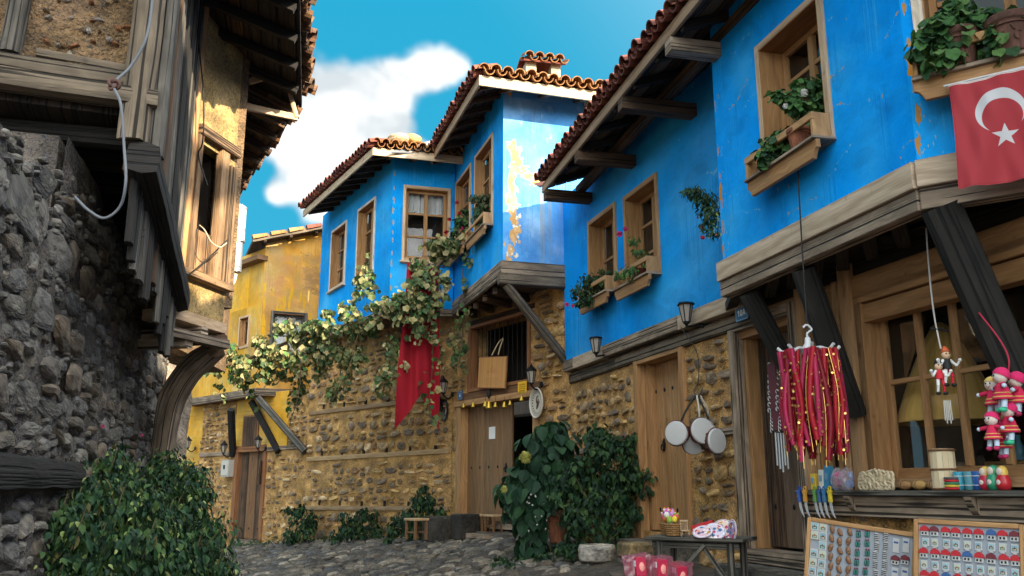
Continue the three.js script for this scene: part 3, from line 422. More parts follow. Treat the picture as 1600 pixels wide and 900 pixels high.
// ================================================================ shop house at the right
const houseC = thing('shop_house', 'bright blue house at the right with a souvenir shop under its jettied timber floor', 'house', V(2.6, 1, -7));
{
  const E = 1.02;                                            // storey base
  const wl = fCU.rect([1182, 65], [1285, -10], [1306, 223], [1195, 278]), hl = holeOf(wl, .06);
  const yb = fCU.hit(1133, 430).v, top = EYE + 4.55;
  part('wall', wallGeo(fCU, 0, fCU.L, yb - .1, top, [hl]), M.blue.clone(), houseC).material = MB.C;
  win(fCU, houseC, wl, { cw: .06, rows: [.36, .72], casing: M.oakPale, rec: .2, ld: .2, curtain: 0 });
  const q = fCU2.hit(1442, 147), wr = { u0: fCU2.hit(1432, 80).u, v0: q.v + .02, u1: fCU2.hit(1432, 80).u + 1.12, v1: q.v + 1.62 }, hr = holeOf(wr, .07);
  part('wall', wallGeo(fCU2, 0, fCU2.L, yb - .1, top, [hr]), MB.C, houseC);
  win(fCU2, houseC, wr, { cw: .07, rows: [.4, .75], casing: M.whiteTrim, rec: .14, ld: .26, cols: 2 });
  { const fe = new Fac(5.1, 3.62, 5.75, -2.3); part('wall', wallGeo(fe, 0, fe.L, -.6, top, [], .25), MB.C, houseC); }  // unseen wall added to block the sun on the packets and flag
  closeHouse(houseC, [[5.75, -2.3], [8.6, -2.2], [7.2, 13.5], [1.8, 13.4]], -.6, top);
  part('side_wall', new Fac(3.2, 9.2, 1.98, 7.9).G(plainBox(0, 1.5, yb - .1, top, -.2, -.02)), MB.C, houseC);
  // two courses of heavy boards under the jetty, turning the corner
  const u0 = .0, bt = fCU.hit(1131, 410).v, bm = fCU.hit(1136, 439).v, bb = fCU.hit(1141, 461).v;
  const cut = .025;
  part('jetty_beam', fCU.G(bx(-.03, fCU.L + .008, bm + .004, bt, -.05, .06, .008)), M.beam, houseC);
  part('jetty_beam', fCU.G(bx(-.02, fCU.L + .002, bb, bm, -.08, .035, .008)), M.oakGrey, houseC);
  part('jetty_beam', fCU2.G(bx(-.008, fCU2.L, bm + .004, bt + .002, -.05, .06, .008)), M.beam, houseC);
  part('jetty_beam', fCU2.G(bx(-.002, fCU2.L, bb, bm, -.08, .035, .008)), M.oakGrey, houseC);
  // floor over the shop window, boards one by one
  const fl = [fCU.P(0, bb + .06, 0), fCU.P(fCU.L, bb + .06, 0), fCU2.P(fCU2.L, bb + .06, 0), fCL.P(fCL.L + .2, bb + .06, -.3), fCL.P(4.4, bb + .06, -.3)];
  part('jetty_floor', slab(fl.map(p => p.setY(bb + .13)), .03), M.soot, houseC);
  for (let i = 0; i < 9; i++) { const a = fCU.P(.15 + i * .31, bb + .07, -.06), b = fCL.P(fCL.hit(1150, 600).u + .05 + i * .36, bb + .07, .05); part('floor_joist', beam(a, b, .1, .09), M.soot, houseC); }
  // shop front below: rubble plinth, sill, frames
  const uD0 = fCL.hit(1150, 560).u, uD1 = fCL.hit(1262, 700).u, uEnd = fCL.L, uS = fCL.hit(1352, 700).u, vSill = fCL.hit(1420, 766).v;
  const door = { u0: uD0 + .03, u1: uD1 - .02, v0: fCL.hit(1167, 860).v + .02, v1: fCL.hit(1150, 520).v };
  const small = { u0: uD1 + .08, u1: uS - .14, v0: vSill + .02, v1: bb - .42 }, big = { u0: uS, u1: uS + 2.2, v0: vSill, v1: fCL.hit(1369, 455).v + .06 };
  CS = { door, small, big, vSill, uD0, uD1, uS, bb };
  const holes = [door, { ...small, u1: uS }, { ...big, u1: uEnd + 1 }];
  part('mortar_wall', [roughGeo(fCL, uD0, uEnd, -.9, vSill - .05, [{ ...door, v0: door.v0 - .05 }], .05, .03, 9), fCL.G(plainBox(uD1, uEnd, -.9, vSill - .06, -.3, -.03))].map(norm), M.mortar, houseC);
  setStones(layRubble(uD1 + .02, uEnd - .6, -.5, vSill - .1, { h: [.13, .2], w: [.18, .42], gap: .05, seed: 31, split: .1 }, []), fCL, houseC, M.wallStone.slice(0, 4), SG, { depth: .04, limit: 120, w0: .012 });
  // back panel over the openings: board lining between the posts
  part('lining_board', fCL.G(bx(uD1 - .02, uEnd, vSill + 1.66, bb + .1, -.16, -.1)), M.oakDark, houseC);
  for (const [a, b, v0, v1] of [[uD1 + .0, uD1 + .07, vSill, vSill + 1.9], [uS - .13, uS - .02, vSill, vSill + 1.9], [uS - .22, uS - .16, vSill, vSill + 1.72]]) part('post', fCL.G(bx(a, b, v0, v1, -.14, .03)), M.shopPale, houseC);
  part('lintel', fCL.G(bx(uD0 - .02, uEnd, bb - .26, bb - .02, -.2, -.02)), M.shopOak, houseC);
  part('lintel', fCL.G(bx(uD1, uEnd, bb - .42, bb - .27, -.18, -.05)), M.shopOak, houseC);
  win(fCL, houseC, { u0: uD1 + .08, u1: uS - .22, v0: vSill + .02, v1: vSill + 1.62 }, { cw: .045, proud: -.03, rec: .1, cols: 2, rows: [.5], bar: .03, sash: .035, ledge: false, mat: M.shopOak, casing: M.shopPale, room: 1.2 });
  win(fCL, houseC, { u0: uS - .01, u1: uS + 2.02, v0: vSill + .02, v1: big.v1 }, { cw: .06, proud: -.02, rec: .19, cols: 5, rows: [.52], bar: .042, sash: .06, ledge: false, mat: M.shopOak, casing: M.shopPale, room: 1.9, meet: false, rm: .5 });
  part('window_shelf', fCL.G(bx(uD1 + .0, uEnd, vSill - .04, vSill, -.1, .17)), M.greyBlue, houseC);
  part('shelf_apron', fCL.G(bx(uD1 + .02, uEnd, vSill - .2, vSill - .041, -.02, .1)), M.oakGrey, houseC);
  for (const u of [uD1 + .05, uS - .08, uS + 1.15, uS + 2.0]) { const s = new THREE.Shape(); s.moveTo(0, 0); s.lineTo(.16, 0); s.quadraticCurveTo(.12, -.12, 0, -.2); part('shelf_bracket', fCL.G(new THREE.ExtrudeGeometry(s, { depth: .06, bevelEnabled: false }).rotateY(-Math.PI / 2).translate(u + .03, vSill - .042, .1 - .095)), M.oakGrey, houseC); }
  // three charred struts
  for (const [a, b, w] of [[[1170, 458], [1246, 590], .165], [[1256, 420], [1342, 650], .18], [[1470, 322], [1606, 610], .225]]) {
    const A = at(...a, fCU.hit(...a).d + .12), hb = fCL.hit(...b), B = fCL.P(hb.u, hb.v, .04); part('strut', beam(A, B, w, w * 1.1, V(1, 0, .3), .018), M.dark, houseC);
  }
  part('lining_board', fCL.G(bx(uD0 - .35, uEnd, bb - .018, bb + .22, -.2, -.05)), M.soot, houseC);
  // shop door with its frame
  part('door_frame', [bx(uD0 - .06, uD0 + .05, door.v0 - .12, door.v1 + .12, -.2, .05), bx(uD1 - .1, uD1 - .0, door.v0 - .12, door.v1 + .12, -.2, .05), bx(uD0 + .05, uD1 - .1, door.v1, door.v1 + .12, -.2, .047), bx(uD0 + .05, uD1 - .1, door.v0 - .12, door.v0 - .0, -.2, .06)].map(g => fCL.G(g)), M.oakGrey, houseC);
  part('door_frame', [bx(uD0 + .05, uD0 + .1, door.v0, door.v1, -.3, -.06)].map(g => fCL.G(g)), M.oak, houseC);
  plankDoor(fCL, houseC, { u0: uD0 + .09, u1: uD1 - .1, v0: door.v0 + .02, v1: door.v1 - .01 }, -.2, { n: 3, mats: [M.brown, wood(.2, .14, .1)], nails: [.18], seed: 8 });
  // steps of rough slabs
  const sm_ = [[uD0 - .05, uD1 + .1, door.v0 - .30, door.v0 - .13, .35], [uD0 + .25, uD1 + .55, door.v0 - .5, door.v0 - .31, .72]];
  sm_.forEach(([a, b, v0, v1, w], i) => part('step', fCL.G(bx(a, b, v0 - .3, v1, -.1, w, .03)), M.cobble[i + 1], houseC));
  part('shop_floor', slab([fCL.P(5, door.v0 - .1, -.1), fCL.P(fCL.L, door.v0 - .1, -.1), fCL.P(fCL.L, door.v0 - .1, -3), fCL.P(5, door.v0 - .1, -3)], .1), M.oakDark, houseC);
}
// ================================================================ blue house in the middle
const houseB = thing('blue_house', 'blue house in the middle of the row above a plank door and rubble wall', 'house', V(1.4, 1, -11));
let RB;
{
  const uC = fCL.hit(1130, 600).u + .7, vb = (fBU.hit(895, 555).v + fBU.hit(1150, 465).v) / 2, top = EYE + 4.55;
  const w1 = fBU.rect([920, 346], [963, 316], [966, 458], [922, 473]), w2 = fBU.rect([976, 307], [1028, 269], [1033, 427], [979, 453]);
  part('wall', wallGeo(fBU, 0, uC, vb, top, [holeOf(w1), holeOf(w2)], .2), MB.B, houseB);
  win(fBU, houseB, w1, { rows: [.5], casing: M.oakLight, headMat: M.oak, cols: 2, ld: .2 }); win(fBU, houseB, w2, { rows: [.32, .66], casing: M.oakLight, headMat: M.oak, cols: 2, ld: .2 });
  // timber band under the blue wall
  const L0 = uC; let u = -.02, i = 0; for (const l of [.42, 1.15, 2.2, 1.6]) { const e = Math.min(u + l, L0); if (e <= u) break; part('band_board', fBU.G(bx(u + .004, e - .004, vb - .17, vb - .004, -.12, .035)), i % 2 ? M.beam : M.oakGrey, houseB); u += l; i++; }
  part('band_beam', [beam(fCL.P(.02, vb - .27, .0), fCL.P(1.8, vb - .27, .0), .17, .1, V(0, 0, 1), .012), beam(fCL.P(1.82, vb - .27, .01), fCL.P(L0, vb - .27, .01), .17, .1, V(0, 0, 1), .012)], M.grey, houseB);
  // plank door
  const d0 = fCL.hit(994, 570), d1 = fCL.hit(1072, 570), dT = (fCL.hit(992, 562).v + fCL.hit(1060, 536).v) / 2, dB = fCL.hit(1010, 812).v - .12, dr = { u0: d0.u + .09, u1: d1.u - .11, v0: dB, v1: dT - .1 };
  const gap = CS.uD0 - .05;
  part('mortar_wall', [roughGeo(fCL, 0, gap, -.2, vb - .18, [{ u0: d0.u + .03, u1: d1.u - .03, v0: dB - .02, v1: dT - .03 }], .035, .035, 4), wallGeo(fCL, 0, gap, -.6, vb - .1, [{ u0: d0.u + .05, u1: d1.u - .05, v0: dB - .02, v1: dT - .05 }], .3).translate(.04, 0, .02)].map(norm), M.mortar, houseB);
  const band = dB + 1.02;
  setStones([...layRubble(.05, gap - .02, band + .07, vb - .36, { h: [.14, .22], w: [.17, .34], gap: .042, seed: 12, split: .12, tilt: .4 }, [{ u0: d0.u - .02, u1: d1.u + .02, v0: 0, v1: dT + .03 }]), ...layRubble(.05, gap - .02, .3, band - .06, { h: [.14, .22], w: [.17, .4], gap: .045, seed: 17, split: .12, tilt: .3 }, [{ u0: d0.u - .02, u1: d1.u + .02, v0: 0, v1: dT + .03 }])], fCL, houseB, M.wallStone.slice(0, 5), SG, { depth: .036, w0: .012 });
  part('wall_timber', beam(fCL.P(.03, band, .0), fCL.P(d0.u - .03, band, .0), .09, .09, V(0, 0, 1), .01), M.oakGrey, houseB); part('wall_timber', beam(fCL.P(d1.u + .03, band + .03, .0), fCL.P(gap - .02, band + .03, .0), .09, .09, V(0, 0, 1), .01), M.oakGrey, houseB);
  part('door_frame', [bx(d0.u, d0.u + .1, dB - .1, dT, -.2, .05), bx(d1.u - .1, d1.u, dB - .1, dT, -.2, .05), bx(d0.u + .1, d1.u - .1, dT - .1, dT, -.2, .047)].map(g => fCL.G(g)), M.oak, houseB);
  part('door_jamb', [bx(d0.u + .1, d0.u + .2, dB, dT - .1, -.28, -.06)].map(g => fCL.G(g)), M.oak, houseB);
  plankDoor(fCL, houseB, dr, -.17, { n: 5, mats: [M.oakLight, M.oak], nails: [.12, .83], ring: [.25, .5], seed: 5 });
  part('door_step', fCL.G(bx(d0.u - .1, d1.u + .1, dB - .5, dB - .1, -.2, .3, .03)), M.cobble[1], houseB);
  closeHouse(houseB, [[1.6, 13.5], [1.15, 13.42]], 0, top);
  // roof shared with the shop house: eave, outriggers, purlin
  const h = EYE + 4.25, E0 = at(850, 298, 4.25 / ray(850, 298)[1]), E1 = at(1093, 0, 4.25 / ray(1093, 0)[1]), dir = E1.clone().sub(E0).normalize(); E0.y = E1.y = h; const E2 = E0.clone().addScaledVector(dir, 10.5), Es = E0.clone().addScaledVector(dir, -.12); Es.y = E2.y = h;
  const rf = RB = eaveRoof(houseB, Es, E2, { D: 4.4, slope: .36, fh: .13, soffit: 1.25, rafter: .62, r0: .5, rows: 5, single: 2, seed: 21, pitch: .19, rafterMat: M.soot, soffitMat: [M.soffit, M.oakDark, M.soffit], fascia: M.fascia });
  for (const [px, py, qx, qy] of [[1043, 62, 1112, 66], [968, 141, 1106, 150], [900, 232, 990, 242], [851, 312, 897, 313]]) {
    const u = rf.f.hit(px, py).u, a = rf.f.P(u, h - .075, -.0), s = V(-rf.f.ud, 0, rf.f.ux).negate(), b = rf.f.P(u, h - .075, -1.25); part('outrigger', beam(a, b, .15, .15), px === 1043 ? M.oakGrey : M.brown, rf.roof);
  }
  part('purlin', beam(rf.f.P(.1, h + .06, -.55), rf.f.P(7, h + .06, -.55), .12, .1), M.brown, rf.roof);
  // gutter flashing at the end of the eave
  part('valley_flashing', slab([rf.f.P(-.02, h + .1, .02), rf.f.P(.0, h + .26, -.1), rf.f.P(-.28, h + .34, -.22), rf.f.P(-.26, h + .24, .06)].map(p => p), .01), clay(.5, .2, .14), rf.roof);
  const ridge = [rf.f.P(0, rf.yd + rf.sl * 4.4, -4.4), rf.f.P(rf.f.L, rf.yd + rf.sl * 4.4, -4.4), rf.f.P(rf.f.L, h - .2, -8.5), rf.f.P(0, h - .2, -8.5)];
  part('rear_roof', slab(ridge, .05), M.tiles[1], houseB);
}
// ================================================================ house with the sunlit oriel
const houseA = thing('oriel_house', 'tall blue house whose peeling oriel juts over an open studded door', 'house', V(-.2, 1, -14.6));
{
  const yb = fAF.hit(784, 407).v, yb2 = fAF.hit(784, 428).v, yb3 = fAF.hit(784, 444).v, top = EYE + 6.4;
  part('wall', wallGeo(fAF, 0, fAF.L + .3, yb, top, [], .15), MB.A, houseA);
  const wa = fAL.rect([744, 242], [771, 209], [771, 352], [741, 378]), wb = fAL.rect([714, 284], [737, 256], [736, 386], [711, 402]);
  part('wall', wallGeo(fAL, 0, fAL.L - .001, yb, top, [holeOf(wa), holeOf(wb)], .15), MB.A2, houseA);
  win(fAL, houseA, wa, { rows: [.33, .66], casing: M.oakPale, rec: .1, ld: .18 }); win(fAL, houseA, wb, { rows: [.33, .66], casing: M.oakPale, rec: .1, ld: .18 });
  part('jetty_beam', fAF.G(bx(-.03, fAF.L + .05, yb2 + .003, yb, -.1, .03, .008)), M.oakGrey, houseA);
  part('jetty_beam', fAF.G(bx(-.06, fAF.L + .05, yb3, yb2, -.1, .05, .008)), M.grey, houseA);
  part('jetty_beam', fAL.G(bx(-.1, fAL.L + .02, yb2 - .06, yb, -.1, .035, .008)), M.oakGrey, houseA);
  part('jetty_floor', slab([fAL.P(0, yb2 - .02, -.02), fAF.P(0, yb2 - .02, -.02), fAF.P(fAF.L, yb2 - .02, -.02), fW1.P(0, yb2 - .02, -.3)], .04), M.brown, houseA);
  for (let i = 0; i < 5; i++) part('floor_joist', beam(fAL.P(.3 + i * .6, yb3 + .04, -.05), fW1.P(.2 + i * .55, yb3 + .04, -.05), .1, .12), M.brown, houseA);
  closeHouse(houseA, [[1.3, 13.75], [3.2, 17], [1.5, 20], [-.8, 16.6]], .2, top);
  // brace from the oriel corner to the wall
  const Bf = fW1.hit(889, 566); part('strut', beam(fAF.P(.06, yb3 - .0, -.02), fW1.P(Math.min(Bf.u, fW1.L - .03), Bf.v, .03), .16, .13, V(1, 0, .4), .006), M.grey, houseA);
  // ground floor
  const g = fW1.rect([733, 510], [830, 484], [830, 598], [733, 613]), d = { u0: fW1.hit(716, 640).u, u1: fW1.hit(842, 640).u, v1: (fW1.hit(717, 625).v + fW1.hit(836, 613).v) / 2, v0: fW1.hit(735, 818).v };
  AS = { g, d };
  const gh = { u0: g.u0 + .05, u1: g.u1 - .05, v0: g.v0 + .03, v1: g.v1 - .03 }, dh = { u0: d.u0 + .08, u1: d.u1 - .08, v0: d.v0 - .6, v1: d.v1 - .08 };
  part('mortar_wall', [roughGeo(fW1, 0, fW1.L, -.2, yb3 + .2, [gh, dh], .035, .04, 14), wallGeo(fW1, 0, fW1.L, -.2, yb3 + .25, [gh, dh], .4).translate(-.02, 0, -.06)].map(norm), M.mortar, houseA);
  const hs = [{ u0: g.u0 - .05, u1: g.u1 + .05, v0: g.v0 - .1, v1: g.v1 + .08 }, { u0: d.u0 - .02, u1: d.u1 + .02, v0: -1, v1: g.v0 }];
  setStones(layRubble(.02, fW1.L - .02, .5, yb3 + .1, { h: [.12, .2], w: [.17, .44], gap: .04, seed: 45, split: .25, tilt: .25, skip: .06 }, hs), fW1, houseA, M.wallStone, SG, { depth: .034, bias: 1.25, w0: .012 });
  // grille window: frame, iron bars, lintel timbers
  const gw = part('window_frame', [bx(g.u0, g.u0 + .07, g.v0, g.v1, -.15, .04), bx(g.u1 - .07, g.u1, g.v0, g.v1, -.15, .04), bx(g.u0 + .07, g.u1 - .07, g.v1 - .06, g.v1, -.15, .037), bx(g.u0 + .07, g.u1 - .07, g.v0, g.v0 + .06, -.15, .037)].map(x => fW1.G(x)), M.oakRed, houseA); gw.name = 'window';
  for (let i = 1; i <= 12; i++) { const u = lerp(g.u0 + .07, g.u1 - .07, i / 13); part('bar', cyl(fW1.P(u, g.v0 + .05, -.06), fW1.P(u, g.v1 - .05, -.06), .0075, .0075, 6), M.iron, gw); }
  roomBox(fW1, g.u0, g.u1, g.v0, g.v1, -.2, .8, houseA);
  part('lintel', fW1.G(bx(d.u0 + .06, d.u1 + .05, d.v1, g.v0 - .003, -.12, .02)), M.oakDark, houseA);
  part('window_lintel', fW1.G(bx(g.u0 - .12, g.u1 + .1, g.v1 + .01, g.v1 + .09, -.1, .03)), M.brown, houseA);
  // doorway, half open: the studded leaf to the left, the grey leaf swung inside
  part('door_frame', [bx(d.u0, d.u0 + .14, d.v0 - .1, d.v1 - .1, -.16, .045), bx(d.u1 - .12, d.u1, d.v0 - .1, d.v1 - .1, -.16, .045), bx(d.u0 - .03, d.u1 + .03, d.v1 - .1, d.v1, -.16, .07)].map(x => fW1.G(x)), M.oakLight, houseA);
  const um = lerp(d.u0, d.u1, .62);
  AS.leaf = { u0: d.u0 + .14, u1: um, v0: d.v0 + .04, v1: d.v1 - .11 };
  plankDoor(fW1, houseA, AS.leaf, -.13, { n: 5, mats: [wood(.27, .16, .075), wood(.32, .185, .085)], nails: [.46], ring: [.88, .45], seed: 15 });
  const fIn = new Fac(fW1.P(um + .04, 0, -.85).x, -fW1.P(um + .04, 0, -.85).z, fW1.P(d.u1 - .13, 0, -.16).x, -fW1.P(d.u1 - .13, 0, -.16).z);
  const inn = part('door', fIn.G(bx(0, fIn.L, d.v0, d.v1 - .12, -.04, 0)), plast(.34, .36, .38), houseA);
  part('door_sill', fW1.G(bx(d.u0 + .1, d.u1 - .1, d.v0 - .06, d.v0 + .02, -.2, .09)), M.oakGrey, houseA);
  part('door_step', fW1.G(bx(d.u0 - .1, d.u1 + .2, d.v0 - .5, d.v0 - .1, -.2, .35, .03)), M.cobble[5], houseA);
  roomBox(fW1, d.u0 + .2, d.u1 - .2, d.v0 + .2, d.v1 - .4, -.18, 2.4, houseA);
  // hipped roof
  const fb = EYE + 6.05, c = V(-.505, fb, -12.29), rE = V(2.6, fb, -13.24), lE = V(-1.56, fb, -15.65);
  const a1 = eaveRoof(houseA, c.clone(), rE, { D: 2.2, slope: .34, fh: .17, hipL: 1, soffit: .6, rafter: .62, r0: .55, rows: 6, single: 2, seed: 61, tiles: M.tilesSunTint, fascia: M.fasciaPale, pitch: .19 });
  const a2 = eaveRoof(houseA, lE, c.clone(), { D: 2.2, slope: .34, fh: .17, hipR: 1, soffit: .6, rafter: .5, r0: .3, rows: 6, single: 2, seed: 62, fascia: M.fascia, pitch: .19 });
  part('hip_tile', Array.from({ length: 6 }, (_, i) => { const a = c.clone().add(V(.0, .33 + i * .105, 0)), dv = V(.3 + .954, 0, -.957 + .3).normalize(); const p = c.clone().addScaledVector(V(.665, 0, -1.255).normalize(), .0 + i * .36); return TG.cap.clone().applyMatrix4(new THREE.Matrix4().makeRotationFromQuaternion(new THREE.Quaternion().setFromUnitVectors(V(0, 0, -1), V(.665 * .9, .34, -1.255 * .9).normalize())).setPosition(p.x, fb + .25 + i * .36 * .25, p.z)); }), M.tilesSunTint[0], a1.roof);
  // little tiled chimney
  const C = at(850, 122, 14.6), cf = new Fac(C.x - .33, 14.6, C.x + .33, 14.75), cb = at(850, 150, 14.6).y - .5, cy = at(850, 96, 14.6).y, co = at(850, 112, 14.6).y;
  const ch = part('chimney', [bx(0, .66, cb, co, -.55, 0), bx(0, .2, co, cy, -.55, 0), bx(.48, .66, co, cy, -.55, 0), bx(.2, .48, co, cy, -.55, -.5)].map(x => cf.G(x)), plast(.66, .55, .38), houseA);
  part('chimney_roof', [slab([cf.P(-.06, cy - .01, .12), cf.P(.74, cy - .01, .12), cf.P(.74, cy + .17, -.27), cf.P(-.06, cy + .17, -.27)], .03), slab([cf.P(.74, cy - .01, -.67), cf.P(-.06, cy - .01, -.67), cf.P(-.06, cy + .17, -.27), cf.P(.74, cy + .17, -.27)], .03)], M.tiles[0], ch);
  for (const s of [0, 1]) for (let i = 0; i < 4; i++) for (const cap of [0, 1]) { const t = new THREE.Mesh(cap ? TG.cap : TG.pan, M.tilesSunTint[(i + s) % 3]); t.name = 'chimney_tile'; const p = cf.P(-.0 + i * .19 + (cap ? .03 : .125), cy + (cap ? .035 : .045), s ? -.72 : .17); t.position.copy(p).sub(houseA.position); t.quaternion.copy(quatOf(cf, new THREE.Euler(s ? -.42 : .42, s ? Math.PI : 0, (i % 2 - .5) * .1))); t.scale.set(.95, 1, 1.1); ch.add(t); }
}
// ================================================================ second oriel house
const houseA2 = thing('corner_oriel_house', 'blue house at the bend with three windows above the long rubble wall', 'house', V(-3, 1, -17));
{
  const yb = EYE + 3.3, top = EYE + 6.25;
  const wf = fA2F.rect([630, 289], [704, 295], [703, 408], [627, 412]), w1 = fA2L.rect([520, 362], [544, 342], [538, 447], [514, 455]), w2 = fA2L.rect([560, 329], [589, 305], [583, 424], [556, 440]);
  part('wall', wallGeo(fA2F, 0, fA2F.L, yb, top, [holeOf(wf)], .15), MB.D, houseA2);
  part('wall', wallGeo(fA2L, 0, fA2L.L, yb, top, [holeOf(w1), holeOf(w2)], .15), MB.D, houseA2);
  win(fA2F, houseA2, wf, { rows: [.33, .66], casing: M.oakPale, headMat: M.oak, rec: .1, ledge: false, sillBoard: true, curtain: 'swag' });
  win(fA2L, houseA2, w1, { rows: [.33, .66], casing: M.whiteTrim, rec: .12, ledge: false, sillBoard: true }); win(fA2L, houseA2, w2, { rows: [.33, .66], casing: M.whiteTrim, rec: .12, ledge: false, sillBoard: true });
  part('jetty_beam', fA2L.G(bx(-.05, fA2L.L + .03, yb - .14, yb, -.12, .04, .01)), M.oakGrey, houseA2);
  part('jetty_beam', fA2F.G(bx(-.03, fA2F.L + .1, yb - .14, yb - .002, -.12, .04, .01)), M.oakGrey, houseA2);
  part('jetty_floor', slab([fA2L.P(0, yb - .03, -.02), fA2F.P(0, yb - .03, -.02), fA2F.P(fA2F.L, yb - .03, -.02), fW2.P(fW2.L - 5.3, yb - .03, -.3)], .04), M.brown, houseA2);
  closeHouse(houseA2, [[-.9, 16.4], [.5, 19], [-2.5, 22], [-4.1, 19.8]], .2, top);
  part('strut', beam(at(628, 505, 15.85), fW2.P(fW2.hit(690, 640).u, fW2.hit(690, 640).v, .04), .2, .18, V(1, 0, .3), .012), M.dark, houseA2);
  const u0 = fW2.hit(478, 700).u;
  part('mortar_wall', [roughGeo(fW2, u0, fW2.L, 0, yb, [], .04, .04, 24), wallGeo(fW2, u0, fW2.L, -.2, yb, [], .4).translate(0, 0, 0).applyMatrix4(new THREE.Matrix4().makeTranslation(-fW2.ud * .06, 0, -fW2.ux * .06))].map(norm), M.mortar, houseA2);
  const t1 = fW2.hit(590, 712).v, t2 = fW2.hit(590, 795).v, t0 = fW2.hit(590, 634).v;
  for (const v of [t0, t1, t2]) part('wall_timber', beam(fW2.P(u0 + .1, v - .02, 0), fW2.P(fW2.L - .04, v + .03, .0), .1, .1, V(0, 0, 1), .012), v === t1 ? wood(.55, .38, .2) : wood(.4, .27, .15), houseA2);
  for (const v of [t0, t1, t2]) for (let u = u0 + .6; u < fW2.L - .3; u += .72) part('timber_end', fW2.G(bx(u, u + .055, v + .05, v + .15, -.05, .03)), M.soot, houseA2);
  const lay = (a, b, s) => layRubble(u0 + .03, fW2.L - .03, a, b, { h: [.14, .24], w: [.16, .46], gap: .038, seed: s, split: .36, tilt: .35, skip: .06 }, []);
  setStones([...lay(t1 + .08, t0 - .07, 71), ...lay(t2 + .1, t1 - .08, 72), ...lay(.7, t2 - .08, 73), ...lay(t0 + .08, yb - .15, 74)], fW2, houseA2, M.wallStone, SG, { depth: .034, bias: 1.25, w0: .012 });
  const h = EYE + 6.0, c = V(-2.56, h, -15.02), l = V(-4.72, h, -18.75), r = V(-.9, h, -15.48);
  const e1 = eaveRoof(houseA2, l, c.clone(), { D: 2.4, slope: .3, fh: .15, hipR: .55, soffit: .62, rafter: .42, r0: .3, rows: 6, single: 2, seed: 81, fascia: M.fasciaPale, pitch: .17 });
  const e2 = eaveRoof(houseA2, c.clone(), r, { D: 2.4, slope: .3, fh: .15, hipL: .55, soffit: .4, rafter: .45, r0: .35, rows: 6, single: 2, seed: 82, fascia: M.fasciaPale, tiles: M.tilesSunTint, pitch: .17 });
  const fl = [at(650, 238, 15.2), at(678, 236, 15.3), at(719, 226, 15.7), at(700, 222, 15.9)];
  part('valley_flashing', slab([at(610, 237, 15.0), at(676, 240, 15.4), at(695, 213, 15.9), at(662, 228, 15.8)], .02), std(rgb(.16, .17, .19), { roughness: .5 }), e2.roof);
}
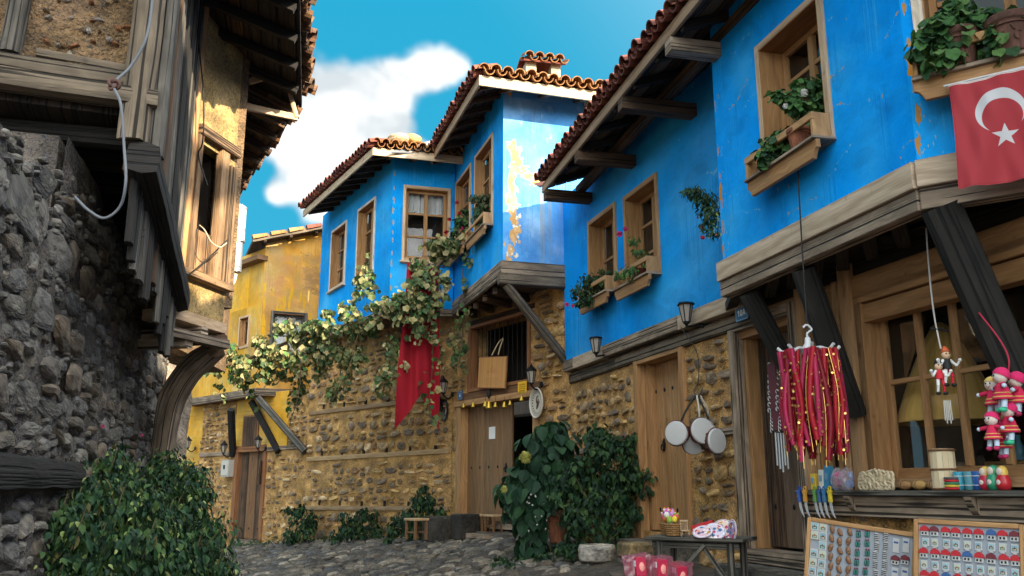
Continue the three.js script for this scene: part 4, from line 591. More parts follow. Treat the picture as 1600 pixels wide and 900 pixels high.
// ================================================================ yellow house at the end
const houseY = thing('yellow_house', 'yellow plastered house at the end of the street, left of the blue row', 'house', V(-6, .5, -21));
{
  const yb = fY.hit(398, 606).v, yb2 = yb - .18, topL = fY.hit(405, 380).v, topR = fY.hit(505, 350).v;
  const w1 = fY.rect([421, 484], [476, 490], [476, 578], [421, 575]); w1.v0 = w1.v1 - 1.15; w1.u1 = w1.u0 + .85;
  part('wall', wallGeo(fY, 0, fY.L + .5, yb, topR, [holeOf(w1)], .15, [[0, yb], [fY.L + .5, yb], [fY.L + .5, topR + .15], [fY.L, topR], [0, topL]]), MB.Y, houseY);
  win(fY, houseY, w1, { rows: [.5], casing: M.greyBlue, mat: M.greyBlue, rec: .08, ledge: false, sillBoard: true, curtain: 'full' });
  const hw = fYL.rect([373, 500], [390, 488], [390, 540], [373, 548]);
  part('wall', wallGeo(fYL, 0, fYL.L - .002, yb, topL - .1, [holeOf(hw, .04)], .15), MB.YL, houseY);
  win(fYL, houseY, hw, { cw: .05, rows: [], cols: 1, casing: M.oakPale, rec: .08, ledge: false });
  const fYe = fYL;
  part('eave_board', fYL.G(bx(fYL.L - 1.2, fYL.L + .05, topL - .42, topL - .3, -.05, .22)), M.oakDark, houseY);
  part('jetty_beam', fYL.G(bx(-.1, fYL.L + .03, yb2, yb, -.12, .05, .01)), M.oakGrey, houseY);
  part('jetty_beam', fY.G(bx(-.03, fY.L + .5, yb2, yb - .002, -.12, .05, .01)), M.oakGrey, houseY);
  part('jetty_floor', slab([fYL.P(0, yb2 + .05, -.02), fY.P(0, yb2 + .05, -.02), fY.P(fY.L + .4, yb2 + .05, -.02), V(-6, yb2 + .05, -24)], .04), M.brown, houseY);
  // rake of tiles up to the right
  const A = fY.P(-.35, topL - .02, .3), B = fY.P(fY.L + .45, topR + .1, .3), n = V(-fY.ud, 0, -fY.ux), A2 = A.clone().add(V(-fY.ud * -1, 0, -fY.ux).multiplyScalar(0)), bk = V(-fY.ud, 0, -fY.ux).multiplyScalar(2.5);
  const rf = part('roof', slab([A, B, B.clone().add(bk), A.clone().add(bk)], .06), M.soffit, houseY);
  part('rake_board', beam(A, B, .05, .11, V(0, 1, 0)), M.grey, rf);
  const R = rng(91); for (let i = 0; i < 6; i++) { const t = new THREE.Mesh(TG.cap, (i < 3 ? M.tilesSunTint : M.tiles)[i % 3]); t.name = 'tile'; const p = A.clone().lerp(B, (i + .02) / 6).add(V(0, .03, 0)); t.position.copy(p).sub(houseY.position); const dv = B.clone().sub(A).normalize(); t.quaternion.setFromUnitVectors(V(0, 0, -1), dv); ;  t.scale.set(1, 1, .9); rf.add(t); }
  for (let i = 0; i < 4; i++) part('rafter', beam(A.clone().lerp(B, .12 + i * .24).add(V(0, -.09, 0)), A.clone().lerp(B, .12 + i * .24).addScaledVector(n, .3).add(V(0, -.09, 0)), .07, .07), M.brown, rf);
  // lower storey: rubble wall with the small plank door
  const u0 = fW2.hit(309, 760).u, u1 = fW2.hit(478, 700).u, dr = { u0: fW2.hit(367, 780).u, u1: fW2.hit(411, 780).u, v1: fW2.hit(395, 706).v, v0: fW2.hit(385, 848).v };
  YS = { u0, u1, dr, yb2 };
  const yel = { u0: fW2.hit(368, 700).u, u1: fW2.hit(452, 660).u, v0: fW2.hit(405, 705).v, v1: yb2 + .1 };
  const hs = [{ u0: dr.u0 - .06, u1: dr.u1 + .02, v0: -1, v1: dr.v1 + .06 }, yel];
  part('mortar_wall', [roughGeo(fW2, u0, u1, 0, yb2 + .1, [{ u0: dr.u0 + .05, u1: dr.u1 - .05, v0: 0, v1: dr.v1 - .02 }], .05, .04, 34), wallGeo(fW2, u0, u1, -.2, yb2 + .1, [{ u0: dr.u0 + .05, u1: dr.u1 - .05, v0: -.1, v1: dr.v1 - .02 }], .4).applyMatrix4(new THREE.Matrix4().makeTranslation(-fW2.ud * .06, 0, -fW2.ux * .06))].map(norm), M.mortar, houseY);
  part('plaster_panel', fW2.G(bx(yel.u0, yel.u1, yel.v0, yel.v1, -.03, .035)), MB.YL, houseY);
  const bm = dr.v1 + .04;
  part('wall_timber', beam(fW2.P(u0, bm - .05, 0), fW2.P(dr.u0 - .05, bm - .05, 0), .11, .09, V(0, 0, 1), .012), M.oakGrey, houseY); part('wall_timber', beam(fW2.P(dr.u1 + .03, bm, 0), fW2.P(u1, bm + .03, 0), .11, .1, V(0, 0, 1), .012), M.oakGrey, houseY);
  setStones([...layRubble(u0 + .02, u1 - .02, .5, bm - .12, { h: [.12, .2], w: [.13, .36], gap: .055, seed: 84, split: .25, skip: .12 }, hs), ...layRubble(u0 + .02, u1 - .02, bm + .06, yb2, { h: [.11, .17], w: [.14, .32], gap: .05, seed: 85, split: .3 }, hs)], fW2, houseY, M.wallStone, SG, { depth: .032, w0: .012 });
  const hat = fW2.rect([384, 650], [407, 648], [407, 700], [382, 702]);
  const hp = part('hatch', fW2.G(bx(hat.u0, hat.u1, hat.v0, hat.v1, .036, .075)), M.oakRed, houseY); part('hatch_panel', fW2.G(bx(hat.u0 + .05, hat.u1 - .05, hat.v0 + .05, hat.v1 - .04, .07, .083)), M.brown, hp);
  part('door_frame', [bx(dr.u0 - .07, dr.u0 + .07, dr.v0 - .1, dr.v1, -.12, .05), bx(dr.u1 - .06, dr.u1 + .06, dr.v0 - .1, dr.v1, -.12, .05), bx(dr.u0 - .07, dr.u1 + .06, dr.v1 + .002, dr.v1 + .15, -.12, .06)].map(g => fW2.G(g)), M.oakRed, houseY);
  plankDoor(fW2, houseY, { u0: dr.u0 + .07, u1: dr.u1 - .06, v0: dr.v0 + .08, v1: dr.v1 }, -.06, { n: 3, mats: [M.brown, M.oakDark], nails: [.12], seed: 19 });
  part('door_sill', fW2.G(bx(dr.u0 + .05, dr.u1 - .05, dr.v0 - .1, dr.v0 + .07, -.1, .05)), M.oakGrey, houseY);
  for (const [a, b, m] of [[[361, 640], [367, 712], M.dark], [[393, 628], [438, 706], M.dark], [[404, 622], [480, 706], M.greyBlue]]) { const hb = fW2.hit(...b); part('strut', beam(at(...a, m === M.greyBlue ? 20.15 : 20.6), fW2.P(hb.u, hb.v, .05), .15, .16, V(1, 0, .3), .01), m, houseY); }
  // low yellow part beyond, with a dark passage
  const fz = new Fac(-10.5, 25.2, fW2.P(u0, 0).x, -fW2.P(u0, 0).z), zz = fz.hit(300, 727).v;
  part('side_wall', fz.G(plainBox(0, fz.L, zz, yb2 + .2, -.2, 0)), MB.YL, houseY);
  part('passage_wall', fz.G(plainBox(0, fz.L, -.5, zz, -1.6, -1.4)), M.inner, houseY);
  closeHouse(houseY, [[-4.1, 20.75], [-3.5, 26], [-10.5, 28], [-10.5, 25.2]], 0, topL);
}

// ================================================================ unseen tall house, added to shade the old house on the left
{
  const t = thing('added_shade_house', 'added unseen house past the right edge that shades the old timber house', 'house', V(5.5, 0, 0)), top = EYE + 7.6, f = new Fac(5.6, -2.7, 7.2, -8);
  part('wall', wallGeo(f, 0, f.L, -1, top, [], .25), MB.YL, t);
  closeHouse(t, [[7.2, -8], [12, -7], [10.6, -2.6], [5.8, -2.6]], -1, top, MB.YL);
  eaveRoof(t, f.P(0, top - .1, .5), f.P(f.L, top - .1, .5), { D: 4, slope: .36, rows: 3, single: 1, seed: 400, pitch: .22 });
}

// ================================================================ ground
{
  const N = 120, pos = [], idx = [], uv = [], r = rng(3);
  const gx = []; for (let i = 0; i <= N; i++) { const t = i / N * 2 - 1; gx.push(Math.sign(t) * (Math.abs(t) * 9 + Math.pow(Math.abs(t), 6) * 300)); }
  const gd = []; for (let i = 0; i <= N; i++) { const t = i / N * 2 - 1; gd.push(10 + Math.sign(t) * (Math.abs(t) * 12 + Math.pow(Math.abs(t), 6) * 300)); }
  for (const d of gd) for (const x of gx) { const y = groundY(x, d) + (fb3(x * .9, d * .9, 2, 4) - .5) * .12; pos.push(x, y, -d); uv.push(x, d); }
  for (let j = 0; j < N; j++) for (let i = 0; i < N; i++) { const a = j * (N + 1) + i, b = a + 1, c = a + N + 1, e = c + 1; idx.push(a, b, e, a, e, c); }
  const g = new THREE.BufferGeometry(); g.setAttribute('position', new THREE.Float32BufferAttribute(pos, 3)); g.setAttribute('uv', new THREE.Float32BufferAttribute(uv, 2)); g.setIndex(idx); g.computeVertexNormals();
  const m = new THREE.Mesh(g, std(rgb(.15, .125, .095), { map: mortMap, bumpMap: mortBump, bumpScale: .03, roughness: .95 })); m.name = 'street'; m.receiveShadow = true; struct(m); scene.add(m);
  // cobbles: the nearest in view one by one, the others as one part
  const list = []; let d = 9.2; const q = rng(44);
  while (d < 21) { const row = .11 + q() * .12; let x = -8 + q() * .2; while (x < 3.2) { const w = .13 + q() * .22; list.push({ x: x + w / 2 + (q() - .5) * .04, d: d + row / 2 + (q() - .5) * .07, w: w - .012, l: row * 1.08, a: (q() - .5) * .7, t: q(), k: q() }); x += w * .98; } d += row * .9; }
  const inView = list.filter(s => { const px = 800 + s.x / s.d * FPX * 1.04; return px > -60 && px < 1250 && s.d > 10.4 && s.x > -1.6 - .42 * (s.d - 9) - 3; });
  const vis = inView.filter(s => { const px = 800 + s.x / s.d * FPX * 1.04; return px > 335 && px < 1000 && s.d > 11.0 && s.d < 16.5; }).sort((a, b) => b.w * b.l / b.d / b.d - a.w * a.l / a.d / a.d).slice(0, 300), set = new Set(vis);
  const geos = Array.from({ length: 10 }, (_, i) => stoneGeo(i + 203, 7, .15 + (i % 3) * .2, .3).rotateX(-Math.PI / 2));
  const rest = new Map();
  for (const s of inView) {
    const P = V(s.x, groundY(s.x, s.d) + (fb3(s.x * .9, s.d * .9, 2, 4) - .5) * .12 + s.t * .012 - .004, -s.d), Q = new THREE.Quaternion().setFromEuler(new THREE.Euler(-.07 + (s.k - .5) * .2, s.a, .158 + (s.t - .5) * .2)), S = V(s.w, .018 + s.k * .026, s.l), mi = Math.floor(s.t * M.cobble.length), gi = Math.floor(s.k * geos.length);
    if (set.has(s)) inst('cobble', geos[gi], M.cobble[mi], 0, P, Q, S, m);
    else { if (!rest.has(mi)) rest.set(mi, []); rest.get(mi).push(norm(geos[gi].clone()).applyMatrix4(new THREE.Matrix4().compose(P, Q, S))); }
  }
  for (const [mi, gs] of rest) { const o = new THREE.Mesh(mergeGeometries(gs, false), M.cobble[mi]); o.name = 'small_cobbles'; stuff(o); m.add(o); }
}

// ================================================================ old timber house on the left
const houseD = thing('old_timber_house', 'decaying timber and mud house on the left over a grey rubble wall', 'house', V(-3.6, 0, -6));
{
  const R = rng(501), top = EYE + 1.95, u1 = fDL.L;
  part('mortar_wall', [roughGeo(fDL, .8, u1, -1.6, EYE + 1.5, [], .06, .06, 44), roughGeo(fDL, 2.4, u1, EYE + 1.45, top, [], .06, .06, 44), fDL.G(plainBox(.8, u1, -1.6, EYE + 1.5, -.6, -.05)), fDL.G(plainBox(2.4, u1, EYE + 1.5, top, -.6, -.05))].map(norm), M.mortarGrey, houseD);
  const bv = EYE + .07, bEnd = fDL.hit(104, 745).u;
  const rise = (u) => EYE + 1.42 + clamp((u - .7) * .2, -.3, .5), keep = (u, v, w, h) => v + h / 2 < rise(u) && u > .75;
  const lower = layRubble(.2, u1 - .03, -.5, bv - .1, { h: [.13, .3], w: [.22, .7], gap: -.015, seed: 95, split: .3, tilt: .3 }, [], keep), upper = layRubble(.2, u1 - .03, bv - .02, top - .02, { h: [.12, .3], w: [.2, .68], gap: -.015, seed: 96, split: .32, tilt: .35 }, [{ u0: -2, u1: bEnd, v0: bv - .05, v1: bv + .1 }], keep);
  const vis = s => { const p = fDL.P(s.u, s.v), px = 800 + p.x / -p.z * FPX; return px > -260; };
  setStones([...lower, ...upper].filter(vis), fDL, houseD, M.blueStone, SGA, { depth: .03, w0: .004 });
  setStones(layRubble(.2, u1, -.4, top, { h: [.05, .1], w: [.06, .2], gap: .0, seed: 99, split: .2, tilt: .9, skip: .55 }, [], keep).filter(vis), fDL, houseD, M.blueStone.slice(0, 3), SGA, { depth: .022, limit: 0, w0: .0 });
  part('wall_timber', beam(fDL.P(.8, bv, .03), fDL.P(bEnd, bv + .02, .03), .17, .16, V(0, 0, 1), .03), M.dark, houseD);
  // lit end of the wall, rough lime render
  const fe = new Fac(-4.16, 10.4, -4.1, 11.15);
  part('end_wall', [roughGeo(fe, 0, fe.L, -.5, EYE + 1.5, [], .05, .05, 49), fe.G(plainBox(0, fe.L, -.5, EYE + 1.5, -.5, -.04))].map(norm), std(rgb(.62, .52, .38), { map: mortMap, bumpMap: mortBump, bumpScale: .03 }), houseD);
  // floor of the jetty
  const fy = EYE + 1.93, fl = fDF.hit(120, 128).v - .1;
  part('jetty_floor', slab([fDF.P(0, fl, -.05), fDF.P(fDF.L, fl, -.05), fDU.P(fDU.L, fl, -.03), V(-6, fl, -8)], .05), M.soot, houseD);
  for (let i = 0; i < 7; i++) { const a = fDU.P(.25 + i * .42, fl - .12, -.06), b = a.clone().add(V(-2.4, 0, .6)); part('floor_joist', beam(a, b, .13, .13, V(0, 1, 0), .02), M.dark, houseD); }
  // end face: sill beam, posts, mud infill with stones in it
  const pB = fDF.hit(120, 128), W = fDF.L;
  const mud = roughGeo(fDF, 0, W, fl, EYE + 4.6, [], .025, .09, 53); part('mud_infill', [mud, fDF.G(plainBox(0, W, fl, EYE + 5.2, -.2, -.06))].map(norm), M.mud, houseD);
  const uL = fDF.hit(30, 60).u, uR = fDF.hit(222, 130).u;
  part('sill_beam', beam(fDF.P(-.2, pB.v + .05, .02), fDF.P(uR + .05, pB.v + .035, .02), .12, .12, V(0, 0, 1), .025), M.grey, houseD);
  part('sill_beam', beam(fDF.P(-.2, pB.v - .06, .04), fDF.P(uR + .1, pB.v - .07, .04), .12, .15, V(0, 0, 1), .03), M.grey, houseD);
  part('infill_lath', beam(fDF.P(uL + .1, pB.v + .135, .02), fDF.P(uR - .02, pB.v + .12, .02), .05, .035, V(0, 0, 1), .012), M.grey, houseD);
  part('post', beam(fDF.P(uL - .03, pB.v + .1, .03), fDF.P(uL + .06, EYE + 4.8, .03), .11, .1, V(0, 0, 1), .012), M.greyBlue, houseD);
  part('corner_post', beam(fDF.P(uR - .01, pB.v - .34, .04), fDF.P(uR + .03, EYE + 4.6, .04), .17, .16, V(0, 0, 1), .03), M.grey, houseD);
  part('corner_post', beam(fDF.P(uR + .11, pB.v - .4, .0), fDF.P(uR + .13, EYE + 4.6, .0), .08, .12, V(0, 0, 1), .025), M.greyBlue, houseD);
  setStones(Array.from({ length: 46 }, () => ({ u: lerp(uL + .1, uR - .1, R()), v: lerp(pB.v + .16, EYE + 4, R() * R() * 1.0), w: .025 + R() * R() * .1, h: .02 + R() * R() * .06, t: R(), a: R() - .5, k: R(), d: R() })), fDF, houseD, [stone(.5, .48, .45), stone(.4, .26, .13), stone(.3, .24, .17), stone(.42, .2, .1)], SGA, { depth: .022, w0: .012, name: 'infill_stone' });
  // street side: weathered upright boards, ragged ends
  let u = .02; while (u < fDU.L - .05) { const w = .1 + R() * .12; part('upright_board', beam(fDU.P(u + w / 2, fy - .35 - R() * .35 - (u / fDU.L) * .25, R() * .03), fDU.P(u + w / 2, EYE + 4.6, R() * .03), w, .05, V(fDU.ud, 0, fDU.ux), .016), [M.greyBlue, M.soot, M.dark, M.brown, M.dark][Math.floor(R() * 5)], houseD); u += w + .008; }
  part('street_beam', beam(fDU.P(-.1, fy - .08, .06), fDU.P(fDU.L, fy - .3, .04), .2, .2, V(0, 1, 0), .03), M.dark, houseD);
  part('hanging_plank', beam(at(205, 245, 4.75), at(262, 545, 7.6), .2, .07, V(1, 0, .2), .025), M.brown, houseD);
  part('hanging_plank', beam(at(228, 300, 5.1), at(256, 525, 7.4), .2, .06, V(1, 0, .1), .025), M.dark, houseD);
  closeHouse(houseD, [[-2.79, 8.26], [-4.2, 9.0], [-4.4, 13], [-8, 13], [-7, 3.5], [-4.99, 3.68]], fy - .2, EYE + 4.6, M.mud);
  part('upper_floor', slab([V(-2.3, EYE + 4.6, -4.9), V(-2.9, EYE + 4.6, -8.2), V(-7, EYE + 4.6, -9), V(-7, EYE + 4.6, -4)], .05), M.soot, houseD);
  // the lit bay: plaster, window with a board across its lower half
  const yb = fBay.hit(272, 492).v, ys = fBay.hit(300, 425).v, yt = fBay.hit(300, 205).v, bt = EYE + 4.6, L0 = fBay.L;
  const wr = { u0: .1, u1: L0 - .01, v0: ys, v1: yt };
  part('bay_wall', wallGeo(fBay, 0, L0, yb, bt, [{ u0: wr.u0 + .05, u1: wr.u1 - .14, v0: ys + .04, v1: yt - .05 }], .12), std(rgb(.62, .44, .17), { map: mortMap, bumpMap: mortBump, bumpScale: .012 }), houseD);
  const w = part('window', [bx(wr.u0, wr.u0 + .07, ys, yt, -.03, .05), bx(wr.u1 - .28, wr.u1 - .15, ys, yt, -.03, .045), bx(wr.u1 - .145, wr.u1 - .01, ys, yt - .12, -.03, .06), bx(wr.u0, wr.u1, yt - .0, yt + .1, -.03, .07), bx(wr.u0 - .1, wr.u1 + .02, ys - .07, ys - .002, -.03, .09)].map(g => fBay.G(g)), oldWood(.4, .25, .14), houseD);
  part('board', fBay.G(bx(wr.u0 + .07, wr.u1 - .28, ys + .002, ys + .42, -.03, .0)), oldWood(.42, .24, .12), w);
  part('broken_sash', fBay.G(bx(wr.u0 + .09, wr.u0 + .12, ys + .42, yt - .02, -.08, -.04)), M.brown, w);
  roomBox(fBay, wr.u0 + .1, wr.u1 - .2, ys + .1, yt - .1, -.14, .8, houseD);
  part('edge_board', beam(fBay.P(-.03, yb + .3, .06), fBay.P(.0, bt, .06), .07, .05, V(fBay.ud, 0, fBay.ux), .008), M.oakLight, houseD);
  part('edge_board', beam(fBay.P(.05, fBay.hit(287, 280).v - .4, .03), fBay.P(.06, bt, .03), .05, .04, V(fBay.ud, 0, fBay.ux), .008), M.oakRed, houseD);
  part('bay_sill', fBay.G(bx(-.02, L0 + .02, yb - .04, yb + .06, -.3, .035)), M.oakPale, houseD);
  const ins = V(-fBay.ud, 0, -fBay.ux);
  for (const [a, b, m] of [[-.08, .42, M.oakGrey], [-.22, .2, M.oakGrey], [-.1, .75, M.brown]]) part('bay_joist', beam(fBay.P(.0 + b, yb + a, .05), fBay.P(b, yb + a, -1.2), .12, .1, V(0, 1, 0), .012), m, houseD);
  part('bay_beam', beam(fBay.P(-.15, yb - .17, .03), fBay.P(L0 + .02, yb - .14, .03), .11, .1, V(0, 1, 0), .012), M.oakGrey, houseD);
  part('bay_floor', slab([fBay.P(0, yb - .0, 0), fBay.P(L0, yb, 0), fBay.P(L0, yb, -1.3), fBay.P(0, yb, -1.3)], .03), M.soot, houseD);
  // bent bracket
  const c = new THREE.CatmullRomCurve3([at(336, 545, 8.45), at(300, 575, 8.75), at(268, 630, 9.15), at(252, 712, 9.55)]), pts = c.getPoints(12), gs = [];
  { const pos = [], uvs = [], sec = pts.map((p, i) => { const t = (i < pts.length - 1 ? pts[i + 1] : p).clone().sub(i ? pts[i - 1] : p).normalize(), s = V(0, 0, 1).addScaledVector(t, -t.z).normalize(), n = t.clone().cross(s).normalize(), hw = .085 + .03 * Math.sin(i / 12 * 3.1), k = i / 12; return [[-1, -1], [1, -1], [1, 1], [-1, 1]].map(([a, b]) => p.clone().addScaledVector(n, a * (hw * .95 + (fb3(i * .4, a, 1, 2) - .5) * .03)).addScaledVector(s, b * .09)); });
    for (let i = 0; i < 12; i++) for (let j = 0; j < 4; j++) { const k = (j + 1) % 4, q = [sec[i][j], sec[i][k], sec[i + 1][k], sec[i][j], sec[i + 1][k], sec[i + 1][j]], uu = [[0, i], [1, i], [1, i + 1], [0, i], [1, i + 1], [0, i + 1]]; q.forEach((p, m) => { pos.push(p.x, p.y, p.z); uvs.push(uu[m][0] * .18 + j * .2, uu[m][1] * .1); }); }
    const g = new THREE.BufferGeometry(); g.setAttribute('position', new THREE.Float32BufferAttribute(pos, 3)); g.setAttribute('uv', new THREE.Float32BufferAttribute(uvs, 2)); g.computeVertexNormals(); part('curved_bracket', g, Object.assign(oldWood(.66, .52, .4), { side: THREE.DoubleSide }), houseD); }
  // roofs: near eave, then the broken corner and the farther eave
  const h = EYE + 4.2;
  const n1 = eaveRoof(houseD, V(-.98, h, -3.0), V(-2.37, h, -9.1), { D: 3.4, slope: .34, fh: .07, soffit: 1.3, rafter: .55, rows: 5, single: 2, seed: 101, tiles: M.tilesOld, fascia: M.dark, rafterMat: M.dark, soffitMat: [M.soot, M.dark, M.soot, M.brown], mess: 3, pitch: .18 });
  const n2 = eaveRoof(houseD, V(-2.45, h - .12, -9.05), V(-4.15, h - .12, -12.2), { D: 3, slope: .32, fh: .07, soffit: 1.3, rafter: .42, rows: 5, single: 2, seed: 102, tiles: M.tilesOld, fascia: M.brown, rafterMat: M.brown, soffitMat: [M.brown, M.soot, M.dark], mess: 3, pitch: .18 });
  const crv = (ps, w) => tube(ps, w, 14, 5);
  part('broken_fascia', [beam(at(380, 165, 8.6), at(464, 184, 8.9), .05, .09, V(0, 1, 0), .02), beam(at(464, 184, 8.9), at(452, 140, 8.85), .05, .1, V(0, 0, 1), .012), beam(at(452, 140, 8.85), at(424, 110, 8.8), .05, .1, V(0, 0, 1), .012), beam(at(420, 118, 8.7), at(388, 128, 8.6), .05, .08, V(0, 1, 0), .02)], M.oakPale, n1.roof);
  // fallen rear slope
  part('rear_roof', slab([V(-4.3, EYE + 5.3, -2), V(-5.7, EYE + 5.4, -11), V(-9, EYE + 4, -12), V(-9, EYE + 4, -2)], .05), M.tilesOld[1], houseD);
}
// flue and its pipe
{
  const p = at(370, 370, 9.6), s = p.z * 0 + 1, a = at(367, 425, 9.6), b = at(374, 322, 9.6);
  const t = thing('flue_pipe', 'shiny white metal flue pipe rising behind the lit timber bay', 'pipe', a.clone());
  part('pipe', [cyl(a, b, .07, .07, 20), cyl(a.clone().add(V(-.02, .02, 0)), a.clone().lerp(b, .1), .076, .076, 20)].map(norm), M.steel, t);
  part('upper_sleeve', cyl(a.clone().lerp(b, .45), a.clone().lerp(b, .97), .083, .083, 20), M.plasticWhite, t);
  for (const q of [.45, .62, .95]) part('clamp', cyl(a.clone().lerp(b, q), a.clone().lerp(b, q + .03), .09, .09, 20), M.steel, t);
  part('side_pipe', tube([at(368, 428, 9.6), at(365, 440, 9.6), at(357, 450, 9.6), at(348, 452, 9.5)], .022, 14, 8), std(rgb(.7, .65, .5)), t);
}
function wire(label, pts, r, mat, name = 'cable', group) { const t = thing(name, label, 'cable', pts[0].clone(), group); part('strand', tube(pts, r, pts.length * 10, 6), mat, t); return t; }
{
  const gcab = std(rgb(.13, .14, .16), { roughness: .6 });
  const D0 = 4.5;
  const w = wire('loose grey cable knotted on the end of the old timber beam', [at(243, -60, D0), at(228, 60, D0), at(203, 105, D0), at(178, 132, D0 - .06), at(188, 160, D0 - .08), at(194, 230, D0 - .05), at(196, 290, D0 - .05), at(186, 325, D0), at(163, 341, D0), at(140, 330, D0), at(117, 308, D0)], .0085, gcab);
  part('knot', new THREE.TorusKnotGeometry(.022, .01, 30, 6, 2, 3).translate(...at(178, 132, D0 - .06).toArray()), std(rgb(.1, .05, .04)), w);
  wire('thin black wire hanging down over the lit bay of the old house', [at(303, -40, 7.3), at(310, 60, 7.3), at(318, 150, 7.35), at(316, 225, 7.4), at(310, 240, 7.5), at(324, 290, 7.5)], .007, M.black);
  wire('black wire drawn slanting across the sill of the lit bay', [at(275, 446, 7.4), at(320, 408, 7.6), at(355, 375, 7.9)], .006, M.black);
  wire('twisted pale wire end sticking out of the bay window', [at(312, 352, 7.6), at(320, 360, 7.55), at(330, 378, 7.6), at(342, 386, 7.7), at(354, 380, 7.9)], .006, std(rgb(.5, .42, .3)));
}

// ================================================================ leaves
function leafGeo(outline, fold = .25, droop = .25) {          // outline: half contour [x >= 0, y] from stem to tip, unit length along +y
  const pos = [], uv = [], n = outline.length, Z = (x, y) => Math.abs(x) * fold - y * y * droop, T = (a, b, c) => { for (const [x, y] of [a, b, c]) { pos.push(x, y, Z(x, y)); uv.push(x + .5, y); } };
  for (let i = 0; i < n - 1; i++) { const [x0, y0] = outline[i], [x1, y1] = outline[i + 1]; for (const s of [1, -1]) { const a = [0, y0], b = [s * x0, y0], c = [s * x1, y1], d = [0, y1]; if (x0 > 0) s > 0 ? T(a, b, c) : T(a, c, b); if (x1 > 0) s > 0 ? T(a, c, d) : T(a, d, c); else if (x0 > 0 && y1 !== y0) { } } }
  const g = new THREE.BufferGeometry(); g.setAttribute('position', new THREE.Float32BufferAttribute(pos, 3)); g.setAttribute('uv', new THREE.Float32BufferAttribute(uv, 2)); g.computeVertexNormals(); return g;
}
function fanLeaf(k, lob, fold, droop) {                        // round or lobed leaf: fan about its middle
  const pos = [], uv = [], n = k, pt = i => { const a = i / n * 6.283, r = .5 * (1 - lob + lob * Math.abs(Math.cos(a * 2.5 + Math.PI / 2 * 0))) * (Math.abs(a - Math.PI) < .4 ? .8 : 1); const x = Math.sin(a) * r, y = .5 + Math.cos(a) * r; return V(x, y, Math.abs(x) * fold - (y - .5) * (y - .5) * droop + .05 * Math.sin(a * 3)); }, c = V(0, .45, -.04);
  for (let i = 0; i < n; i++) for (const q of [c, pt(i + 1), pt(i)]) { pos.push(q.x, q.y, q.z); uv.push(q.x + .5, q.y); }
  const g = new THREE.BufferGeometry(); g.setAttribute('position', new THREE.Float32BufferAttribute(pos, 3)); g.setAttribute('uv', new THREE.Float32BufferAttribute(uv, 2)); g.computeVertexNormals(); return g;
}
const LG = { ovate: leafGeo([[.04, 0], [.26, .22], [.3, .42], [.2, .72], [0, 1]], .3, .3), broad: leafGeo([[.05, 0], [.34, .18], [.42, .42], [.3, .72], [.1, .93], [0, 1]], .22, .35), narrow: leafGeo([[.03, 0], [.15, .3], [.14, .6], [0, 1]], .3, .35), round: fanLeaf(10, .1, .25, .3), lobed: fanLeaf(15, .32, .2, .5), petal: fanLeaf(7, .12, -.5, -.4) };
function leaves(t, o) {                                        // scatter through a set of ellipsoid clumps, denser to the outside
  const R = rng(o.seed), all = [], or = originOf(t), up = V(0, 1, 0);
  for (const b of o.blobs) for (let i = 0; i < b.n; i++) {
    const a = R() * 6.283, z = R() * 2 - 1, s = Math.sqrt(1 - z * z), dir = V(Math.cos(a) * s, z, Math.sin(a) * s), k = Math.pow(R(), o.shell ?? .45);
    const lump = .72 + .55 * fb3(dir.x * 2.3 + b.c.x * 3, dir.y * 2.3 + b.c.y * 3, dir.z * 2.3 + o.seed, 2);
    const P = V(b.c.x + dir.x * b.r[0] * k * lump, b.c.y + dir.y * b.r[1] * k * lump, b.c.z + dir.z * b.r[2] * k * lump);
    if (o.keep && !o.keep(P)) continue;
    const nrm = dir.clone().multiplyScalar(o.out ?? .7).add(V(0, o.up ?? .8, 0)).add(V(R() - .5, R() - .5, R() - .5).multiplyScalar(o.mess ?? 1.1)).normalize();
    const tip = dir.clone().add(V(R() - .5, -(o.droop ?? .4) + (R() - .5) * .6, R() - .5)).addScaledVector(nrm, -nrm.dot(dir)).normalize(); const X = tip.clone().cross(nrm).normalize(), Z = X.clone().cross(tip).normalize();
    const sz = lerp(o.size[0], o.size[1], R()), m = new THREE.Matrix4().makeBasis(X.multiplyScalar(sz), tip.multiplyScalar(sz), Z.multiplyScalar(sz)).setPosition(P.clone().sub(or));
    all.push({ m, mi: Math.floor(Math.pow(R(), o.bias ?? 1) * o.mats.length), d: P.distanceTo(camera.position) - sz * 6 + (1 - k) * .5, hide: P.x / -P.z > .62 });
  }
  all.sort((a, b) => a.d - b.d);
  const lim = o.indiv ?? 0, rest = o.mats.map(() => []);
  all.forEach((l, i) => { if (i < lim) { const e = new THREE.Mesh(o.geo, o.mats[l.mi]); e.name = o.name || 'leaf'; l.m.decompose(e.position, e.quaternion, e.scale); e.castShadow = true; t.add(e); } else rest[l.mi].push(l.m); });
  rest.forEach((ms, i) => { if (!ms.length) return; const im = new THREE.InstancedMesh(o.geo, o.mats[i], ms.length); ms.forEach((m, j) => im.setMatrixAt(j, m)); im.name = o.stuffName || 'foliage'; im.castShadow = true; stuff(im); t.add(im); });
}
const stemMat = std(rgb(.09, .11, .035)), twig = std(rgb(.12, .075, .04)), petalRed = leafMat(.5, .012, .03), petalPink = leafMat(.62, .03, .17), petalWhite = leafMat(.6, .58, .53), petalYel = leafMat(.42, .40, .1), petalMag = leafMat(.4, .01, .1);
